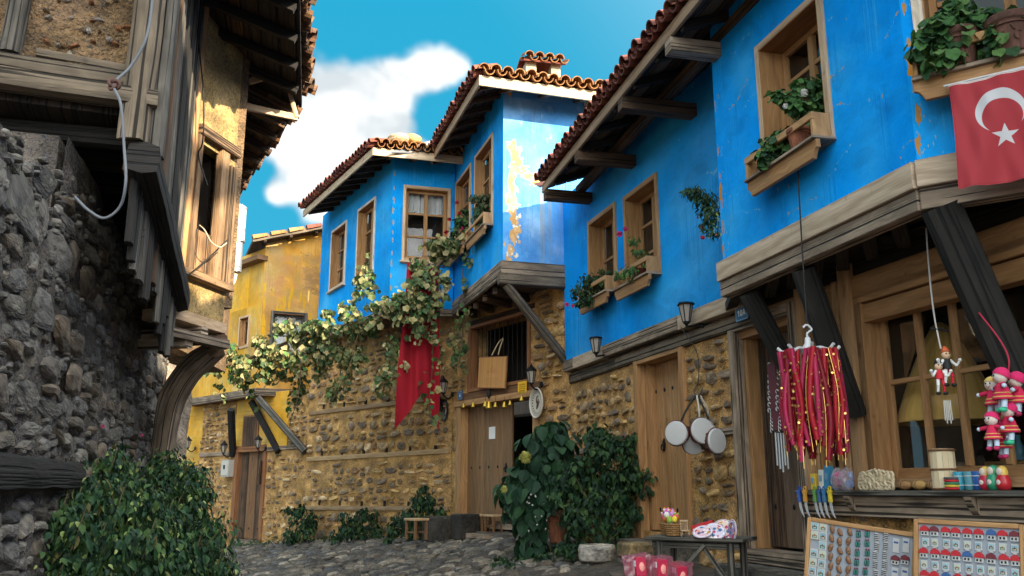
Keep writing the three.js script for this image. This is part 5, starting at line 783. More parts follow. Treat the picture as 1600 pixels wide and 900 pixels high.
function flower(t, P, r, mat, n, seed, name = 'flower') {      // a head of petals
  const R = rng(seed), gs = []; for (let i = 0; i < n; i++) { const d = V(R() - .5, R() - .35, R() - .5).normalize(), q = new THREE.Quaternion().setFromUnitVectors(V(0, 0, 1), d); gs.push(LG.petal.clone().translate(0, -.5, 0).scale(r * 1.1, r * 1.1, r * 1.1).applyQuaternion(q).translate(P.x + d.x * r * .6, P.y + d.y * r * .6, P.z + d.z * r * .6)); }
  return part(name, gs, mat, t);
}
function stems(t, from, list, r, mat = stemMat) { const gs = list.map((p, i) => { const m = from.clone().lerp(p, .5).add(V(0, .12 * from.distanceTo(p), 0)); return tube([from, m, p], r, 6, 4); }); return part('stems', gs, mat, t); }
function potThing(label, base, r, h, group, mat = clay(.42, .15, .075)) {
  const t = thing('flower_pot', label, 'flower pot', base, group);
  const g = lathe([[0, 0], [r * .7, 0], [r * .72, h * .05], [r * .93, h * .78], [r, h * .8], [r * 1.04, h * .83], [r * 1.04, h * .97], [r, h], [r * .9, h], [r * .86, h * .8], [0, h * .78]], 22).translate(base.x, base.y, base.z); part('pot', g, mat, t);
  part('rim_band', new THREE.TorusGeometry(r * .97, r * .03, 6, 22).rotateX(Math.PI / 2).translate(base.x, base.y + h * .7, base.z), mat, t);
  part('soil', new THREE.CylinderGeometry(r * .88, r * .86, h * .05, 16).translate(base.x, base.y + h * .86, base.z), std(rgb(.05, .035, .025)), t); return t;
}
// ---------------------------------------------------------------- bush at the lower left
{
  const t = thing('bush', 'large dark green bush spilling over the foot of the grey rubble wall', 'bush', V(-2.9, .1, -6.8));
  const B = [], RB_ = rng(606), add = (px, py, d, r, n) => { const c0 = at(px, py, d); for (let i = 0; i < n; i++) { const a = RB_() * 6.283, z = RB_() * 2 - 1, q = Math.sqrt(1 - z * z), k = r * Math.pow(RB_(), .4), rr = .07 + RB_() * .11; B.push({ c: V(c0.x + Math.cos(a) * q * k, c0.y + z * k, c0.z + Math.sin(a) * q * k), r: [rr, rr * (.7 + RB_() * .7), rr], n: Math.round(26 + rr * 330) }); } };
  add(120, 810, 5.6, .38, 26); add(80, 880, 5.4, .4, 24); add(185, 870, 5.7, .42, 30); add(145, 775, 6.3, .28, 16); add(145, 735, 6.8, .17, 7); add(235, 800, 6.8, .42, 26); add(250, 870, 6.4, .45, 30); add(285, 845, 7.5, .3, 20); add(300, 885, 7.3, .32, 20); add(318, 882, 7.9, .22, 12); add(250, 760, 8.0, .24, 11); add(255, 728, 8.4, .14, 6); add(200, 805, 6.8, .32, 16); add(110, 905, 5.2, .4, 20); add(285, 790, 8.0, .25, 11); add(60, 850, 5.2, .2, 6); add(150, 712, 7.0, .08, 2);
  for (const [x, y, d] of [[95, 720, 6], [128, 685, 6.5], [205, 728, 7.4], [272, 708, 8.4], [60, 790, 5.4], [318, 800, 8.0], [338, 850, 8.0], [180, 690, 7.2]]) for (let k = 0; k < 5; k++) { const c0 = at(x + (RB_() - .5) * 16, y + k * 15, d); B.push({ c: c0, r: [.05 + k * .012, .07, .05 + k * .012], n: 16 }); }
  const keep = P => (P.x + .25 > (-1.15 - .2753 * -P.z) / .9614 + .3) && P.y > groundY(P.x, -P.z) - .1;
  leaves(t, { seed: 601, blobs: B, size: [.026, .07], geo: LG.ovate, mats: L.deep, indiv: 300, keep, up: .9, out: .6, bias: 1.0 });
  leaves(t, { seed: 602, blobs: B.map(b => ({ ...b, n: Math.round(b.n * .12) })), size: [.025, .05], geo: LG.ovate, mats: L.pale, keep, shell: .2, stuffName: 'young_leaves' });
  leaves(t, { seed: 603, blobs: B.map(b => ({ ...b, n: Math.round(b.n * .16) })), size: [.04, .1], geo: LG.narrow, mats: [L.deep[1], L.deep[2], leafMat(.09, .085, .02), L.deep[3]], keep, shell: .25, droop: .9, stuffName: 'long_leaves' });
  part('twigs', B.filter((_, i) => i % 4 === 1).map(b => tube([V(b.c.x - .12, b.c.y - .3, b.c.z), V(b.c.x - .02, b.c.y - .1, b.c.z + .02), V(b.c.x + .05, b.c.y + .13, b.c.z + .05)], .005, 6, 4)), std(rgb(.12, .1, .05)), t);
  stems(t, V(-2.9, .0, -6.6), B.filter((_, i) => i % 6 === 0).map(b => b.c.clone()), .009);
  const R = rng(9); for (let i = 0; i < 7; i++) { const b = B[(i * 31 + 6) % B.length].c; flower(t, V(b.x + .3 + R() * .15, b.y + R() * .3, b.z + .2), .016, petalMag, 5, i); }
}
// ---------------------------------------------------------------- climbing vine across the front
{
  const path = [[722, 372, 15.0, .34], [700, 392, 14.95, .38], [672, 418, 14.85, .42], [650, 448, 14.75, .44], [655, 480, 14.75, .42], [628, 472, 14.75, .42], [600, 488, 14.8, .42], [570, 500, 15.0, .42], [540, 500, 15.2, .42], [510, 508, 15.4, .42], [485, 520, 15.6, .44], [455, 528, 15.8, .42], [425, 540, 16, .42], [400, 552, 16.1, .4], [372, 560, 16.2, .38], [350, 568, 16.2, .3], [375, 582, 16.2, .3], [430, 572, 16, .34], [468, 560, 15.8, .4], [505, 550, 15.5, .4], [540, 540, 15.3, .4]];
  const t = thing('climbing_vine', 'leafy climbing vine strung across the blue oriel house and yellow house', 'vine', V(-4, 3, -15.5));
  const RV = rng(77), B = []; for (const [x, y, d, r] of path) for (let i = 0; i < 4; i++) { const q = .09 + RV() * .12, p = at(x + (RV() - .5) * 40, y + (RV() - .5) * 44, d + (RV() - .5) * .4); B.push({ c: p, r: [q * 1.2, q, q], n: Math.round(10 + q * 120) }); }
  const hang = [[722, 505, 15.2, 26], [718, 535, 15.3, 34], [716, 562, 15.4, 26], [675, 520, 14.9, 30], [684, 560, 14.9, 18], [668, 605, 14.9, 14], [674, 640, 14.9, 12], [612, 540, 15, 70], [605, 580, 15, 60], [595, 600, 15, 30], [648, 515, 14.8, 30], [540, 590, 15.4, 60], [520, 610, 15.6, 60], [560, 560, 15.2, 70], [470, 600, 16, 70], [462, 625, 16.2, 40], [395, 622, 16.4, 14], [500, 570, 15.6, 70], [572, 420, 15.3, 40], [577, 445, 15.2, 60], [560, 450, 15.3, 40], [345, 610, 16.3, 20], [625, 565, 15, 30], [735, 400, 14.8, 40], [735, 450, 15, 24], [728, 480, 15, 22], [695, 440, 14.8, 80], [680, 470, 14.8, 80]];
  for (const [x, y, d, n] of hang) B.push({ c: at(x, y, d), r: [.15, .26, .15], n: Math.round(n * .55) });
  leaves(t, { seed: 611, blobs: B, size: [.06, .16], geo: LG.lobed, mats: L.vine, bias: 1.35, indiv: 300, up: .5, out: .8, droop: .8, mess: 1.5 });
  leaves(t, { seed: 612, blobs: B.map(b => ({ ...b, n: Math.round(b.n * .25) })), size: [.05, .12], geo: LG.lobed, mats: L.ger, up: .4, droop: .9 });
  const trunk = path.slice(1, 16).filter((_, i) => i % 2 === 0).map(([x, y, d]) => at(x, y + 4, d)); part('stem', tube(trunk, .03, 60, 6), twig, t);
  part('stem', tube([at(560, 485, 15.5), at(540, 508, 15.5), at(505, 532, 15.7), at(470, 548, 15.9)], .035, 20, 6), std(rgb(.45, .34, .22)), t);
  for (const [a, b] of [[[722, 420], [716, 575]], [[672, 470], [668, 650]], [[610, 500], [598, 612]], [[560, 520], [520, 625]], [[470, 560], [452, 665]]]) part('stem', tube([at(...a, 15), at((a[0] + b[0]) / 2 + 6, (a[1] + b[1]) / 2, 15.05), at(...b, 15.2)], .008, 14, 5), twig, t);
}
// ---------------------------------------------------------------- plants along the foot of the walls
function basePlant(name, label, cat, px, py, d, blobs, seed, o = {}) {
  const p = at(px, py, d); p.y = groundY(p.x, d); const t = thing(name, label, cat, p, o.group);
  const RS = rng(seed), B = []; for (const [x, y, r, n, dd] of blobs) { const c0 = at(x, y, d + (dd || 0)), m = o.whole ? 1 : 7; for (let i = 0; i < m; i++) { const a = RS() * 6.283, z = RS() * 2 - 1, q = Math.sqrt(1 - z * z), k = o.whole ? 0 : r * .85 * Math.pow(RS(), .4), rr = o.whole ? r : r * (.3 + RS() * .3); B.push({ c: V(c0.x + Math.cos(a) * q * k, c0.y + z * k, c0.z + Math.sin(a) * q * k), r: [rr, rr, rr], n: Math.round(n / m) }); } }
  leaves(t, { seed, blobs: B, size: o.size || [.04, .12], geo: o.geo || LG.ovate, mats: o.mats || L.deep, indiv: o.indiv ?? 60, bias: o.bias ?? 1.2, ...o.l });
  stems(t, p.clone().add(V(0, .05, 0)), B.filter((_, i) => i % 3 === 0).map(b => b.c), o.sr ?? .008); return t;
}
basePlant('shrub', 'dark shrub against the rubble wall nearest the small far door', 'shrub', 470, 845, 18.6, [[462, 800, .22, 170], [472, 825, .28, 220], [485, 812, .2, 130], [455, 838, .25, 130]], 621);
basePlant('shrub', 'low rounded shrub at the middle of the long rubble wall', 'shrub', 555, 842, 17.4, [[548, 815, .27, 240], [570, 812, .24, 220], [560, 835, .27, 180], [525, 838, .15, 80], [592, 835, .16, 90]], 622);
basePlant('shrub', 'tall leafy shrub beside the stool and dark stone trough', 'shrub', 660, 842, 15.9, [[655, 775, .2, 150], [648, 805, .26, 230], [670, 790, .22, 170], [690, 805, .22, 170], [630, 815, .24, 160], [612, 830, .18, 120], [645, 832, .24, 150]], 623);
{ const t = thing('weeds', 'thin strip of weeds along the bottom of the long rubble wall', 'weeds', at(500, 850, 18)); const B = []; for (let i = 0; i < 26; i++) { const f = i / 25, P = fW2.P(lerp(2.6, 8.6, f), 0, .16 + (i % 3) * .06); P.y = groundY(P.x, -P.z) + .06; B.push({ c: P, r: [.2, .12, .14], n: 46 }); } leaves(t, { seed: 630, blobs: B, size: [.03, .08], geo: LG.narrow, mats: L.deep, up: .4 }); stuff(t); }
{ const t = thing('weeds', 'low weeds growing between cobbles under the hydrangea pots', 'weeds', at(830, 850, 12)); const B = []; const R = rng(4); for (let i = 0; i < 20; i++) { const P = at(770 + R() * 170, 838 + R() * 24, 12.1 - R() * 1.1); P.y = groundY(P.x, -P.z) + .05; B.push({ c: P, r: [.16, .1, .14], n: 40 }); } leaves(t, { seed: 631, blobs: B, size: [.03, .08], geo: LG.ovate, mats: L.deep, up: .5 }); stuff(t); }
// ---------------------------------------------------------------- potted group by the open door
const potGY = (p) => { p.y = groundY(p.x, -p.z) - .02; return p; };
{
  const a = at(873, 838, 11.6); a.y = at(873, 850, 11.6).y; potThing('tall terracotta pot under the broad-leaved hydrangea', a, .15, .42);
  const b = at(918, 845, 11.2); b.y = at(918, 846, 11.2).y; potThing('wide terracotta pot beside the white stone basin', b, .2, .26);
}
basePlant('hydrangea', 'tall hydrangea with big dark leaves and a fading flower by the open door', 'shrub', 860, 820, 11.7, [[858, 680, .24, 46], [835, 700, .22, 40], [880, 695, .24, 40], [862, 725, .34, 80], [835, 745, .3, 80], [810, 770, .26, 70], [800, 760, .22, 50], [845, 780, .34, 90], [880, 760, .3, 80], [825, 800, .26, 60], [835, 835, .2, 40], [865, 665, .12, 16]], 641, { geo: LG.broad, mats: L.hyd, size: [.1, .23], indiv: 300, whole: true, l: { up: 1.1, droop: .5 } });
{ const t = scene.children.find(o => o.name === 'hydrangea'); flower(t, at(821, 715, 11.4), .1, petalYel, 46, 5, 'flower_head'); flower(t, at(788, 765, 11.4), .06, petalYel, 20, 6, 'flower_head'); const R = rng(77); for (let i = 0; i < 14; i++) flower(t, at(822 + R() * 35, 772 + R() * 70, 11.2), .018, petalWhite, 4, 90 + i, 'small_flower'); }
basePlant('potted_bush', 'dense dark bush beside the plank door, growing from the wide pot', 'shrub', 940, 830, 11.0, [[935, 700, .28, 260], [960, 705, .26, 260], [985, 690, .14, 110], [920, 745, .34, 420], [965, 745, .36, 460], [995, 755, .22, 220], [900, 780, .34, 380], [950, 790, .36, 440], [985, 790, .25, 240], [915, 815, .28, 260], [965, 822, .24, 200], [890, 735, .28, 240]], 651, { size: [.04, .115], indiv: 300 });
basePlant('small_plant', 'small leafy plant on the cobbles in front of the pots', 'plant', 886, 868, 10.8, [[880, 856, .1, 50], [895, 862, .09, 46], [888, 850, .1, 40]], 661, { indiv: 50, size: [.05, .09] });
{ // stone things by the pots
  const p = at(933, 872, 10.6), t = thing('stone_basin', 'round whitish stone basin standing in front of the potted bush', 'basin', p); p.y -= .04;
  part('basin', lathe([[0, 0], [.19, 0], [.215, .03], [.222, .15], [.205, .2], [.16, .205], [.14, .15], [0, .14]], 24).scale(1, .95, 1).translate(p.x, p.y, p.z), stone(.62, .6, .55, { bumpScale: .012 }), t);
  const q = at(993, 868, 9.9), s = thing('stone_block', 'squared ochre stone block beside the table and plank door', 'stone block', q); part('block', fCL.G(bx(-.17, .17, 0, .17, -.15, .15, .03)).translate(q.x - .905, q.y - .03, q.z + 13.3), stone(.42, .33, .18), s);
  const tr = at(696, 838, 15.4), tt = thing('stone_trough', 'dark stone trough left of the open studded door', 'trough', tr);
  part('trough', [bx(-.42, .42, 0, .42, -.24, .24, .03)].map(g => fW1.G(g).translate(-fW1.A[0] + tr.x, tr.y - .1, fW1.A[1] + tr.z)), stone(.075, .065, .055), tt);
  part('soil', fW1.G(bx(-.36, .36, .41, .43, -.18, .18)).translate(-fW1.A[0] + tr.x, tr.y - .1, fW1.A[1] + tr.z), std(rgb(.05, .04, .03)), tt);
  const tr2 = at(727, 838, 14.95), t2 = thing('stone_trough', 'narrow blackish stone block at the jamb of the open door', 'trough', tr2);
  part('trough', fW1.G(bx(-.17, .17, 0, .42, -.2, .2, .03)).translate(-fW1.A[0] + tr2.x, tr2.y - .06, fW1.A[1] + tr2.z), stone(.05, .048, .046), t2);
}
// ---------------------------------------------------------------- window plants
function windowPlant(name, label, P, blobs, seed, o = {}) {
  const t = thing(name, label, 'plant', P, o.group);
  leaves(t, { seed, blobs: blobs.map(([x, y, d, r, n]) => ({ c: at(x, y, d), r: [r, r * (o.flat || .8), r], n })), size: o.size || [.045, .085], geo: o.geo || LG.round, mats: o.mats || L.ger, indiv: o.indiv ?? 120, up: .6, out: .9, ...o.l });
  stems(t, P.clone().add(V(0, .02, 0)), blobs.map(([x, y, d]) => at(x, y, d)), .006);
  (o.flowers || []).forEach(([x, y, d, r, m, n], i) => flower(t, at(x, y, d), r, m, n || 12, seed * 3 + i));
  return t;
}
const dB = (px, py) => fBU.hit(px, py).d, dC = (px, py) => fCU.hit(px, py).d, dC2 = (px, py) => fCU2.hit(px, py).d, dAL = (px, py) => fAL.hit(px, py).d;
{
  const db = dB(935, 450) - .14; windowPlant('trailing_plant', 'trailing plant with small magenta flowers on the left ledge of the middle house', at(938, 462, db), [[938, 445, db, .2, 200], [918, 440, db, .17, 130], [905, 455, db - .05, .15, 100], [925, 465, db - .05, .18, 150], [908, 470, db - .05, .12, 70], [950, 430, db, .12, 60], [940, 424, db, .06, 24]], 701, { mats: L.deep, geo: LG.ovate, size: [.04, .07], flowers: [[886, 476, db - .1, .04, petalPink], [895, 478, db - .1, .035, petalPink], [912, 440, db - .1, .02, petalMag], [900, 460, db - .1, .02, petalMag], [910, 455, db - .12, .018, petalMag], [895, 470, db - .1, .018, petalMag]] });
  const d2 = dB(1005, 430) - .14; windowPlant('rose_plant', 'thin pink rose on the right ledge of the middle house', at(1005, 430, d2), [[1000, 395, d2, .1, 40], [990, 375, d2, .08, 26], [1015, 412, d2, .08, 30], [985, 425, d2, .13, 70], [970, 428, d2 - .05, .08, 30]], 702, { mats: L.ger, geo: LG.ovate, size: [.04, .075], indiv: 200, flowers: [[968, 366, d2 - .1, .05, petalPink, 16], [977, 358, d2 - .1, .04, petalPink, 14], [1022, 418, d2, .045, petalWhite, 12]] });
  const p2 = at(1000, 438, d2 + .02); p2.y = fBU.rect([976, 307], [1028, 269], [1033, 427], [979, 453]).v0 + .006; potThing('low reddish pot on the right ledge of the middle house', p2, .09, .12, null, clay(.25, .05, .035));
  const d3 = dC(1110, 330) + .12; windowPlant('bougainvillea', 'hanging fuchsia with red blooms at the corner between two blue walls', at(1118, 320, d3 + .25), [[1085, 300, d3, .1, 110], [1100, 310, d3, .13, 170], [1110, 330, d3, .14, 170], [1105, 350, d3, .1, 90], [1115, 362, d3, .09, 60], [1074, 298, d3, .06, 40]], 703, { mats: L.deep, geo: LG.narrow, size: [.035, .075], flowers: [[1098, 371, d3 - .03, .03, petalRed], [1095, 356, d3 - .03, .026, petalMag], [1090, 340, d3, .016, petalMag], [1092, 297, d3, .02, petalMag], [1118, 366, d3, .016, petalMag]] });
}
{
  const wl = fCU.rect([1182, 65], [1285, -10], [1306, 223], [1195, 278]), led = fCU.P(lerp(wl.u0, wl.u1, .7), wl.v0 + .008, .1), led2 = fCU.P(lerp(wl.u0, wl.u1, .3), wl.v0 + .008, .1);
  potThing('brown pot on the right of the first shop-house ledge', led.clone(), .1, .17); potThing('brown pot hidden in leaves on the first shop-house ledge', led2.clone(), .09, .12);
  const d = -led.z; windowPlant('geranium', 'leggy white geranium standing in front of the first shop-house window', led.clone().setY(led.y + .16), [[1262, 190, d, .1, 90], [1250, 165, d, .1, 70], [1235, 150, d, .08, 46], [1215, 148, d, .06, 30], [1270, 130, d, .08, 46], [1278, 150, d, .08, 46], [1252, 130, d + .05, .07, 36], [1270, 170, d, .09, 60]], 711, { indiv: 300, flowers: [[1256, 146, d - .06, .045, petalWhite, 18], [1227, 166, d - .06, .03, petalWhite, 12], [1262, 160, d, .02, petalYel, 8]] });
  windowPlant('geranium', 'low bushy geranium spilling off the left end of the first shop-house ledge', led2.clone().setY(led2.y + .1), [[1225, 220, d + .25, .13, 170], [1205, 230, d + .3, .11, 110], [1243, 208, d + .2, .1, 90], [1200, 242, d + .3, .08, 50]], 712, { indiv: 200, mats: L.deep.concat(L.ger) });
  const d2 = dC2(1500, 90) - .14, p1 = at(1502, 118, d2), v0 = fCU2.hit(1442, 147).v + .03; p1.y = v0; const p2 = at(1585, 95, dC2(1585, 95) - .14); p2.y = v0;
  potThing('large brown ribbed pot on the left of the upper right window ledge', p1, .13, .25, null, clay(.22, .1, .07)); potThing('large brown ribbed pot on the upper right ledge above the flag', p2, .14, .25, null, clay(.22, .1, .07));
  windowPlant('geranium', 'pale variegated geranium in the pot left of the upper right window', p1.clone().setY(p1.y + .24), [[1460, 45, d2 - .0, .12, 90], [1480, 60, d2, .15, 130], [1500, 35, d2, .13, 100], [1520, 60, d2, .13, 90], [1440, 70, d2, .08, 40], [1475, 90, d2 - .05, .1, 50], [1535, 30, d2, .1, 60], [1495, 10, d2, .1, 50]], 713, { indiv: 300, size: [.05, .1] });
  const d3 = dC2(1585, 60) - .12; windowPlant('geranium', 'green geranium at the right edge above the red flag', p2.clone().setY(p2.y + .24), [[1570, 55, d3, .13, 110], [1600, 40, d3, .14, 120], [1560, 75, d3, .1, 60], [1610, 70, d3, .12, 70]], 714, { indiv: 240, size: [.05, .1], mats: L.deep.concat(L.ger) });
}
{
  const d = dAL(752, 340) - .1; windowPlant('potted_rose', 'bushy potted plant on the ledge of the oriel window', at(755, 352, d), [[755, 325, d, .17, 140], [748, 340, d, .15, 120], [760, 310, d, .12, 70], [742, 310, d - .05, .1, 40]], 721, { mats: [L.vine[2], L.deep[2], leafMat(.1, .08, .04), L.deep[1]], geo: LG.ovate, size: [.06, .1] });
  const d2 = dAL(722, 370) - .15; windowPlant('geranium', 'red flowered geranium climbing beside the narrow oriel window', at(722, 395, d2), [[722, 345, d2, .15, 80], [715, 365, d2, .17, 110], [728, 330, d2, .1, 40], [700, 380, d2, .16, 90], [735, 360, d2, .1, 50], [690, 395, d2, .12, 60]], 722, { geo: LG.round, mats: L.deep.concat(L.ger), flowers: [[714, 317, d2 - .1, .05, petalRed], [718, 334, d2 - .1, .05, petalRed], [702, 343, d2 - .1, .05, petalRed], [697, 363, d2 - .15, .05, petalRed], [713, 361, d2 - .15, .05, petalMag], [722, 357, d2 - .15, .045, petalMag], [680, 394, d2 - .2, .05, petalMag], [669, 386, d2 - .2, .05, petalMag], [744, 350, d2 - .1, .04, petalMag]] });
}
const ORD = ['first', 'second', 'third', 'fourth', 'fifth', 'sixth', 'seventh', 'eighth', 'ninth', 'tenth', 'eleventh'];

// ================================================================ lanterns
function lantern(label, P, f, kind, group) {                   // P on the wall; arm comes out of it
  const t = thing('wall_lantern', label, 'lantern', P.clone(), group), c = V(P.x, P.y, P.z).addScaledVector(V(f.ud, 0, f.ux), .2), s = kind === 'far' ? .95 : 1, Y = y => c.y + y * s;
  const arm = kind === 'cup' ? [P.clone().add(V(0, -.0, 0)), P.clone().lerp(c, .5).add(V(0, -.035, 0)), c.clone().add(V(0, -.01, 0)).setY(Y(-.05))] : [P.clone().add(V(0, -.04, 0)), P.clone().lerp(c, .5).add(V(0, -.1, 0)), c.clone().setY(Y(-.04))];
  part('arm', tube(arm, .013, 14, 6), M.iron, t); part('wall_plate', lathe([[0, .02], [.035, .018], [.05, .004], [.05, 0]], 14).rotateX(Math.PI / 2).applyQuaternion(quatOf(f)).translate(P.x, P.y - .01, P.z), M.iron, t);
  const n = 6, r0 = .04, r1 = .078, H = .19, fr = [];
  for (let i = 0; i < n; i++) { const a = i / n * 6.283, b = (i + 1) / n * 6.283, q = (r, an, y) => V(c.x + Math.cos(an) * r, Y(y), c.z + Math.sin(an) * r); fr.push(cyl(q(r0, a, 0), q(r1, a, H), .006, .006, 5)); fr.push(cyl(q(r0, a, 0), q(r0, b, 0), .006, .006, 5)); fr.push(cyl(q(r1, a, H), q(r1, b, H), .006, .006, 5)); part('glass_pane', slab([q(r0 - .004, a, .003), q(r0 - .004, b, .003), q(r1 - .004, b, H - .003), q(r1 - .004, a, H - .003)], .002), M.frost, t); }
  part('cage', fr.map(norm), M.iron, t);
  part('foot', lathe([[0, -.06], [.012, -.055], [.016, -.03], [.03, -.02], [.044, 0], [0, .004]], 10).translate(c.x, c.y, c.z), M.iron, t);
  const cap = kind === 'cup' ? [[0, H + .03], [.085, H + .02], [.1, H + .005], [.1, H - .005], [0, H - .004]] : [[0, H + .13], [.008, H + .125], [.012, H + .1], [.02, H + .09], [.03, H + .075], [.06, H + .05], [.095, H + .012], [.1, H - .004], [0, H - .004]];
  part('cap', lathe(cap.map(([a, b]) => [a, b * s]), 6).translate(c.x, c.y, c.z), M.iron, t); return t;
}
{
  const l = (px, py, f, lab, k) => { const h = f.hit(px, py); lantern(lab, f.P(h.u, h.v, .05), f, k); };
  l(1105, 505, fCL, 'black cup shaped wall lantern on the timber band above the hanging drums', 'cup');
  l(958, 552, fCL, 'black cup shaped wall lantern left of the plank door', 'cup');
  l(850, 600, fW1, 'black pagoda wall lantern right of the open door above the pale plate', 'pagoda');
  l(711, 615, fW1, 'black pagoda wall lantern left of the open door', 'pagoda');
  l(418, 700, fW2, 'small black lantern right of the far small door', 'far');
  l(364, 708, fW2, 'small black lantern left of the far small door above the meter box', 'far');
  const fz = new Fac(-10.5, 25.2, fW2.P(YS.u0, 0).x, -fW2.P(YS.u0, 0).z); l(308, 700, fz, 'black lantern on the yellow wall farthest down the street', 'far');
}
// ================================================================ signs, plates, bells
const onW1 = (px, py, w = .05) => { const h = fW1.hit(px, py); return fW1.P(h.u, h.v, w); };
function flat(fac, c, w, h, t, mat, rot = 0) { const g = new RoundedBoxGeometry(w, h, t, 1, Math.min(.004, t * .3)); const p = g.attributes.position, uv = new Float32Array(p.count * 2); for (let i = 0; i < p.count; i++) { uv[2 * i] = p.getX(i) / w + .5; uv[2 * i + 1] = p.getY(i) / h + .5; } g.setAttribute('uv', new THREE.BufferAttribute(uv, 2)); g.userData.mat = mat; return g.rotateZ(rot).applyQuaternion(quatOf(fac)).translate(c.x, c.y, c.z); }
const face = (w, h, d) => std(rgb(1, 1, 1), { map: ctex(w, h, d), roughness: .6 });
{
  const plateTex = (bg, ring, mid) => face(256, 256, (c) => { c.fillStyle = bg; c.fillRect(0, 0, 256, 256); const R = rng(8); c.translate(128, 128); for (let k = 0; k < 3; k++) { c.strokeStyle = ring; c.lineWidth = 3; c.beginPath(); c.arc(0, 0, 118 - k * 12, 0, 7); c.stroke(); } for (let i = 0; i < 24; i++) { c.rotate(6.283 / 24); c.fillStyle = ring; c.beginPath(); c.ellipse(0, 88, 5, 12, 0, 0, 7); c.fill(); } for (let i = 0; i < 46; i++) { const a = R() * 6.28, r = R() * 54; c.fillStyle = mid[i % mid.length]; c.beginPath(); c.ellipse(Math.cos(a) * r * .7, Math.sin(a) * r, 6 + R() * 9, 4 + R() * 12, a, 0, 7); c.fill(); } });
  const plate = (name, label, P, rx, ry, mat, rim) => { const t = thing(name, label, 'plate', P.clone()); const g = lathe([[0, 0], [.62, .012], [.8, .03], [1, .06], [1, .075], [.8, .045], [.6, .03], [0, .022]], 36).rotateX(Math.PI / 2); const p = g.attributes.position, uv = new Float32Array(p.count * 2); for (let i = 0; i < p.count; i++) { uv[2 * i] = p.getX(i) * .48 + .5; uv[2 * i + 1] = p.getY(i) * .48 + .5; } g.setAttribute('uv', new THREE.BufferAttribute(uv, 2)); part('dish', g.scale(rx, ry, .6).applyQuaternion(quatOf(fW1)).translate(P.x, P.y, P.z), mat, t); part('rim', new THREE.TorusGeometry(1, .045, 6, 36).scale(rx, ry, .4).applyQuaternion(quatOf(fW1)).translate(P.x, P.y, P.z).translate(fW1.ud * .04, 0, fW1.ux * .04), rim, t); };
  plate('wall_plate', 'pale oval plate with dark scrolls hung at the right door post under a lantern', onW1(848, 630, .09), .165, .235, plateTex('#b9b2a4', '#5d564e', ['#4a3a2c', '#6b3f2c', '#2e2a28']), std(rgb(.6, .57, .5)));
  plate('wall_plate', 'black oval plate with pale and red motif hung left of the open door', onW1(701, 641, .05), .11, .2, plateTex('#1a1a1c', '#8d8a86', ['#a9a29a', '#8c3a30', '#d0c8ba']), M.black);
  const ys = thing('notice_sign', 'small yellow notice with dark lines at the right end of the door lintel', 'sign', onW1(821, 606, .06)); part('board', flat(fW1, ys.position, .24, .2, .02, face(128, 110, c => { c.fillStyle = '#e9b512'; c.fillRect(0, 0, 128, 110); c.fillStyle = '#f4d661'; c.fillRect(6, 6, 116, 98); c.fillStyle = '#e6b010'; c.fillRect(9, 9, 110, 92); c.fillStyle = '#7a5508'; const R = rng(2); for (const [y, h] of [[22, 12], [44, 8], [60, 8], [78, 10]]) for (let x = 22; x < 104; x += 9) c.fillRect(x, y + (R() - .5) * 2, 4 + R() * 4, h); })), ys);
  const n6 = thing('house_number', 'blue house number plate on the lintel left of the open door', 'sign', onW1(722, 618, .04)); part('plate', flat(fW1, n6.position, .15, .15, .012, face(96, 96, c => { c.fillStyle = '#1f5c94'; c.fillRect(0, 0, 96, 96); c.strokeStyle = '#dfe8ee'; c.lineWidth = 3; c.strokeRect(6, 6, 84, 84); c.fillStyle = '#eef3f6'; c.font = 'bold 62px sans-serif'; c.textAlign = 'center'; c.fillText('6', 48, 70); })), n6);
  const h10 = fCL.hit(1173, 490), p10 = fCL.P(h10.u, h10.v, .1), n10 = thing('house_number', 'blue house number plate on the timber band beside the shop door', 'sign', p10); part('plate', flat(fCL, p10, .22, .15, .012, face(140, 96, c => { c.fillStyle = '#2f6f9b'; c.fillRect(0, 0, 140, 96); c.strokeStyle = '#cfe0e8'; c.lineWidth = 3; c.strokeRect(6, 6, 128, 84); c.fillStyle = '#eef3f6'; c.font = 'bold 54px sans-serif'; c.textAlign = 'center'; c.fillText('10A', 70, 66); })), n10);
  const pl = thing('wooden_placard', 'pale engraved wooden placard hanging by a rope on the barred window', 'sign', onW1(778, 583, .12)); part('board', flat(fW1, pl.position, .84, .52, .03, std(rgb(1, 1, 1), { roughness: .75, map: ctex(300, 250, c => { c.fillStyle = '#c9975c'; c.fillRect(0, 0, 300, 250); const R = rng(31); for (let i = 0; i < 160; i++) { c.fillStyle = `rgba(${110 + R() * 60},${70 + R() * 40},30,.12)`; c.fillRect(R() * 300, 0, 1 + R() * 5, 250); } c.fillStyle = 'rgba(150,86,50,.4)'; for (let i = 0; i < 60; i++) { const a = i / 60 * 3.14; c.fillRect(150 + Math.cos(a) * 70 * R(), 130 - Math.sin(a) * 60 * R(), 6 + R() * 16, 3); } for (let y = 170; y < 225; y += 13) for (let x = 70; x < 230; x += 12) c.fillRect(x, y, 4 + R() * 6, 5); }) }), -.1), pl); part('edge', [flat(fW1, pl.position.clone().add(V(fW1.ud * -.008, 0, fW1.ux * -.008)), .87, .55, .022, M.oakRed, -.1)], M.oakRed, pl); part('rope', tube([onW1(776, 556, .1), onW1(781, 535, .02), onW1(782, 528, -.06), onW1(784, 540, .02), onW1(786, 555, .1)], .012, 16, 6), std(rgb(.55, .42, .25)), pl);
  const pp = fW1.hit(760, 676), ps = thing('paper_notice', 'white paper sheet pinned to the open studded door', 'paper', fW1.P(pp.u, pp.v, -.118)); part('sheet', flat(fW1, ps.position, .2, .21, .004, std(rgb(.78, .78, .76))), ps);
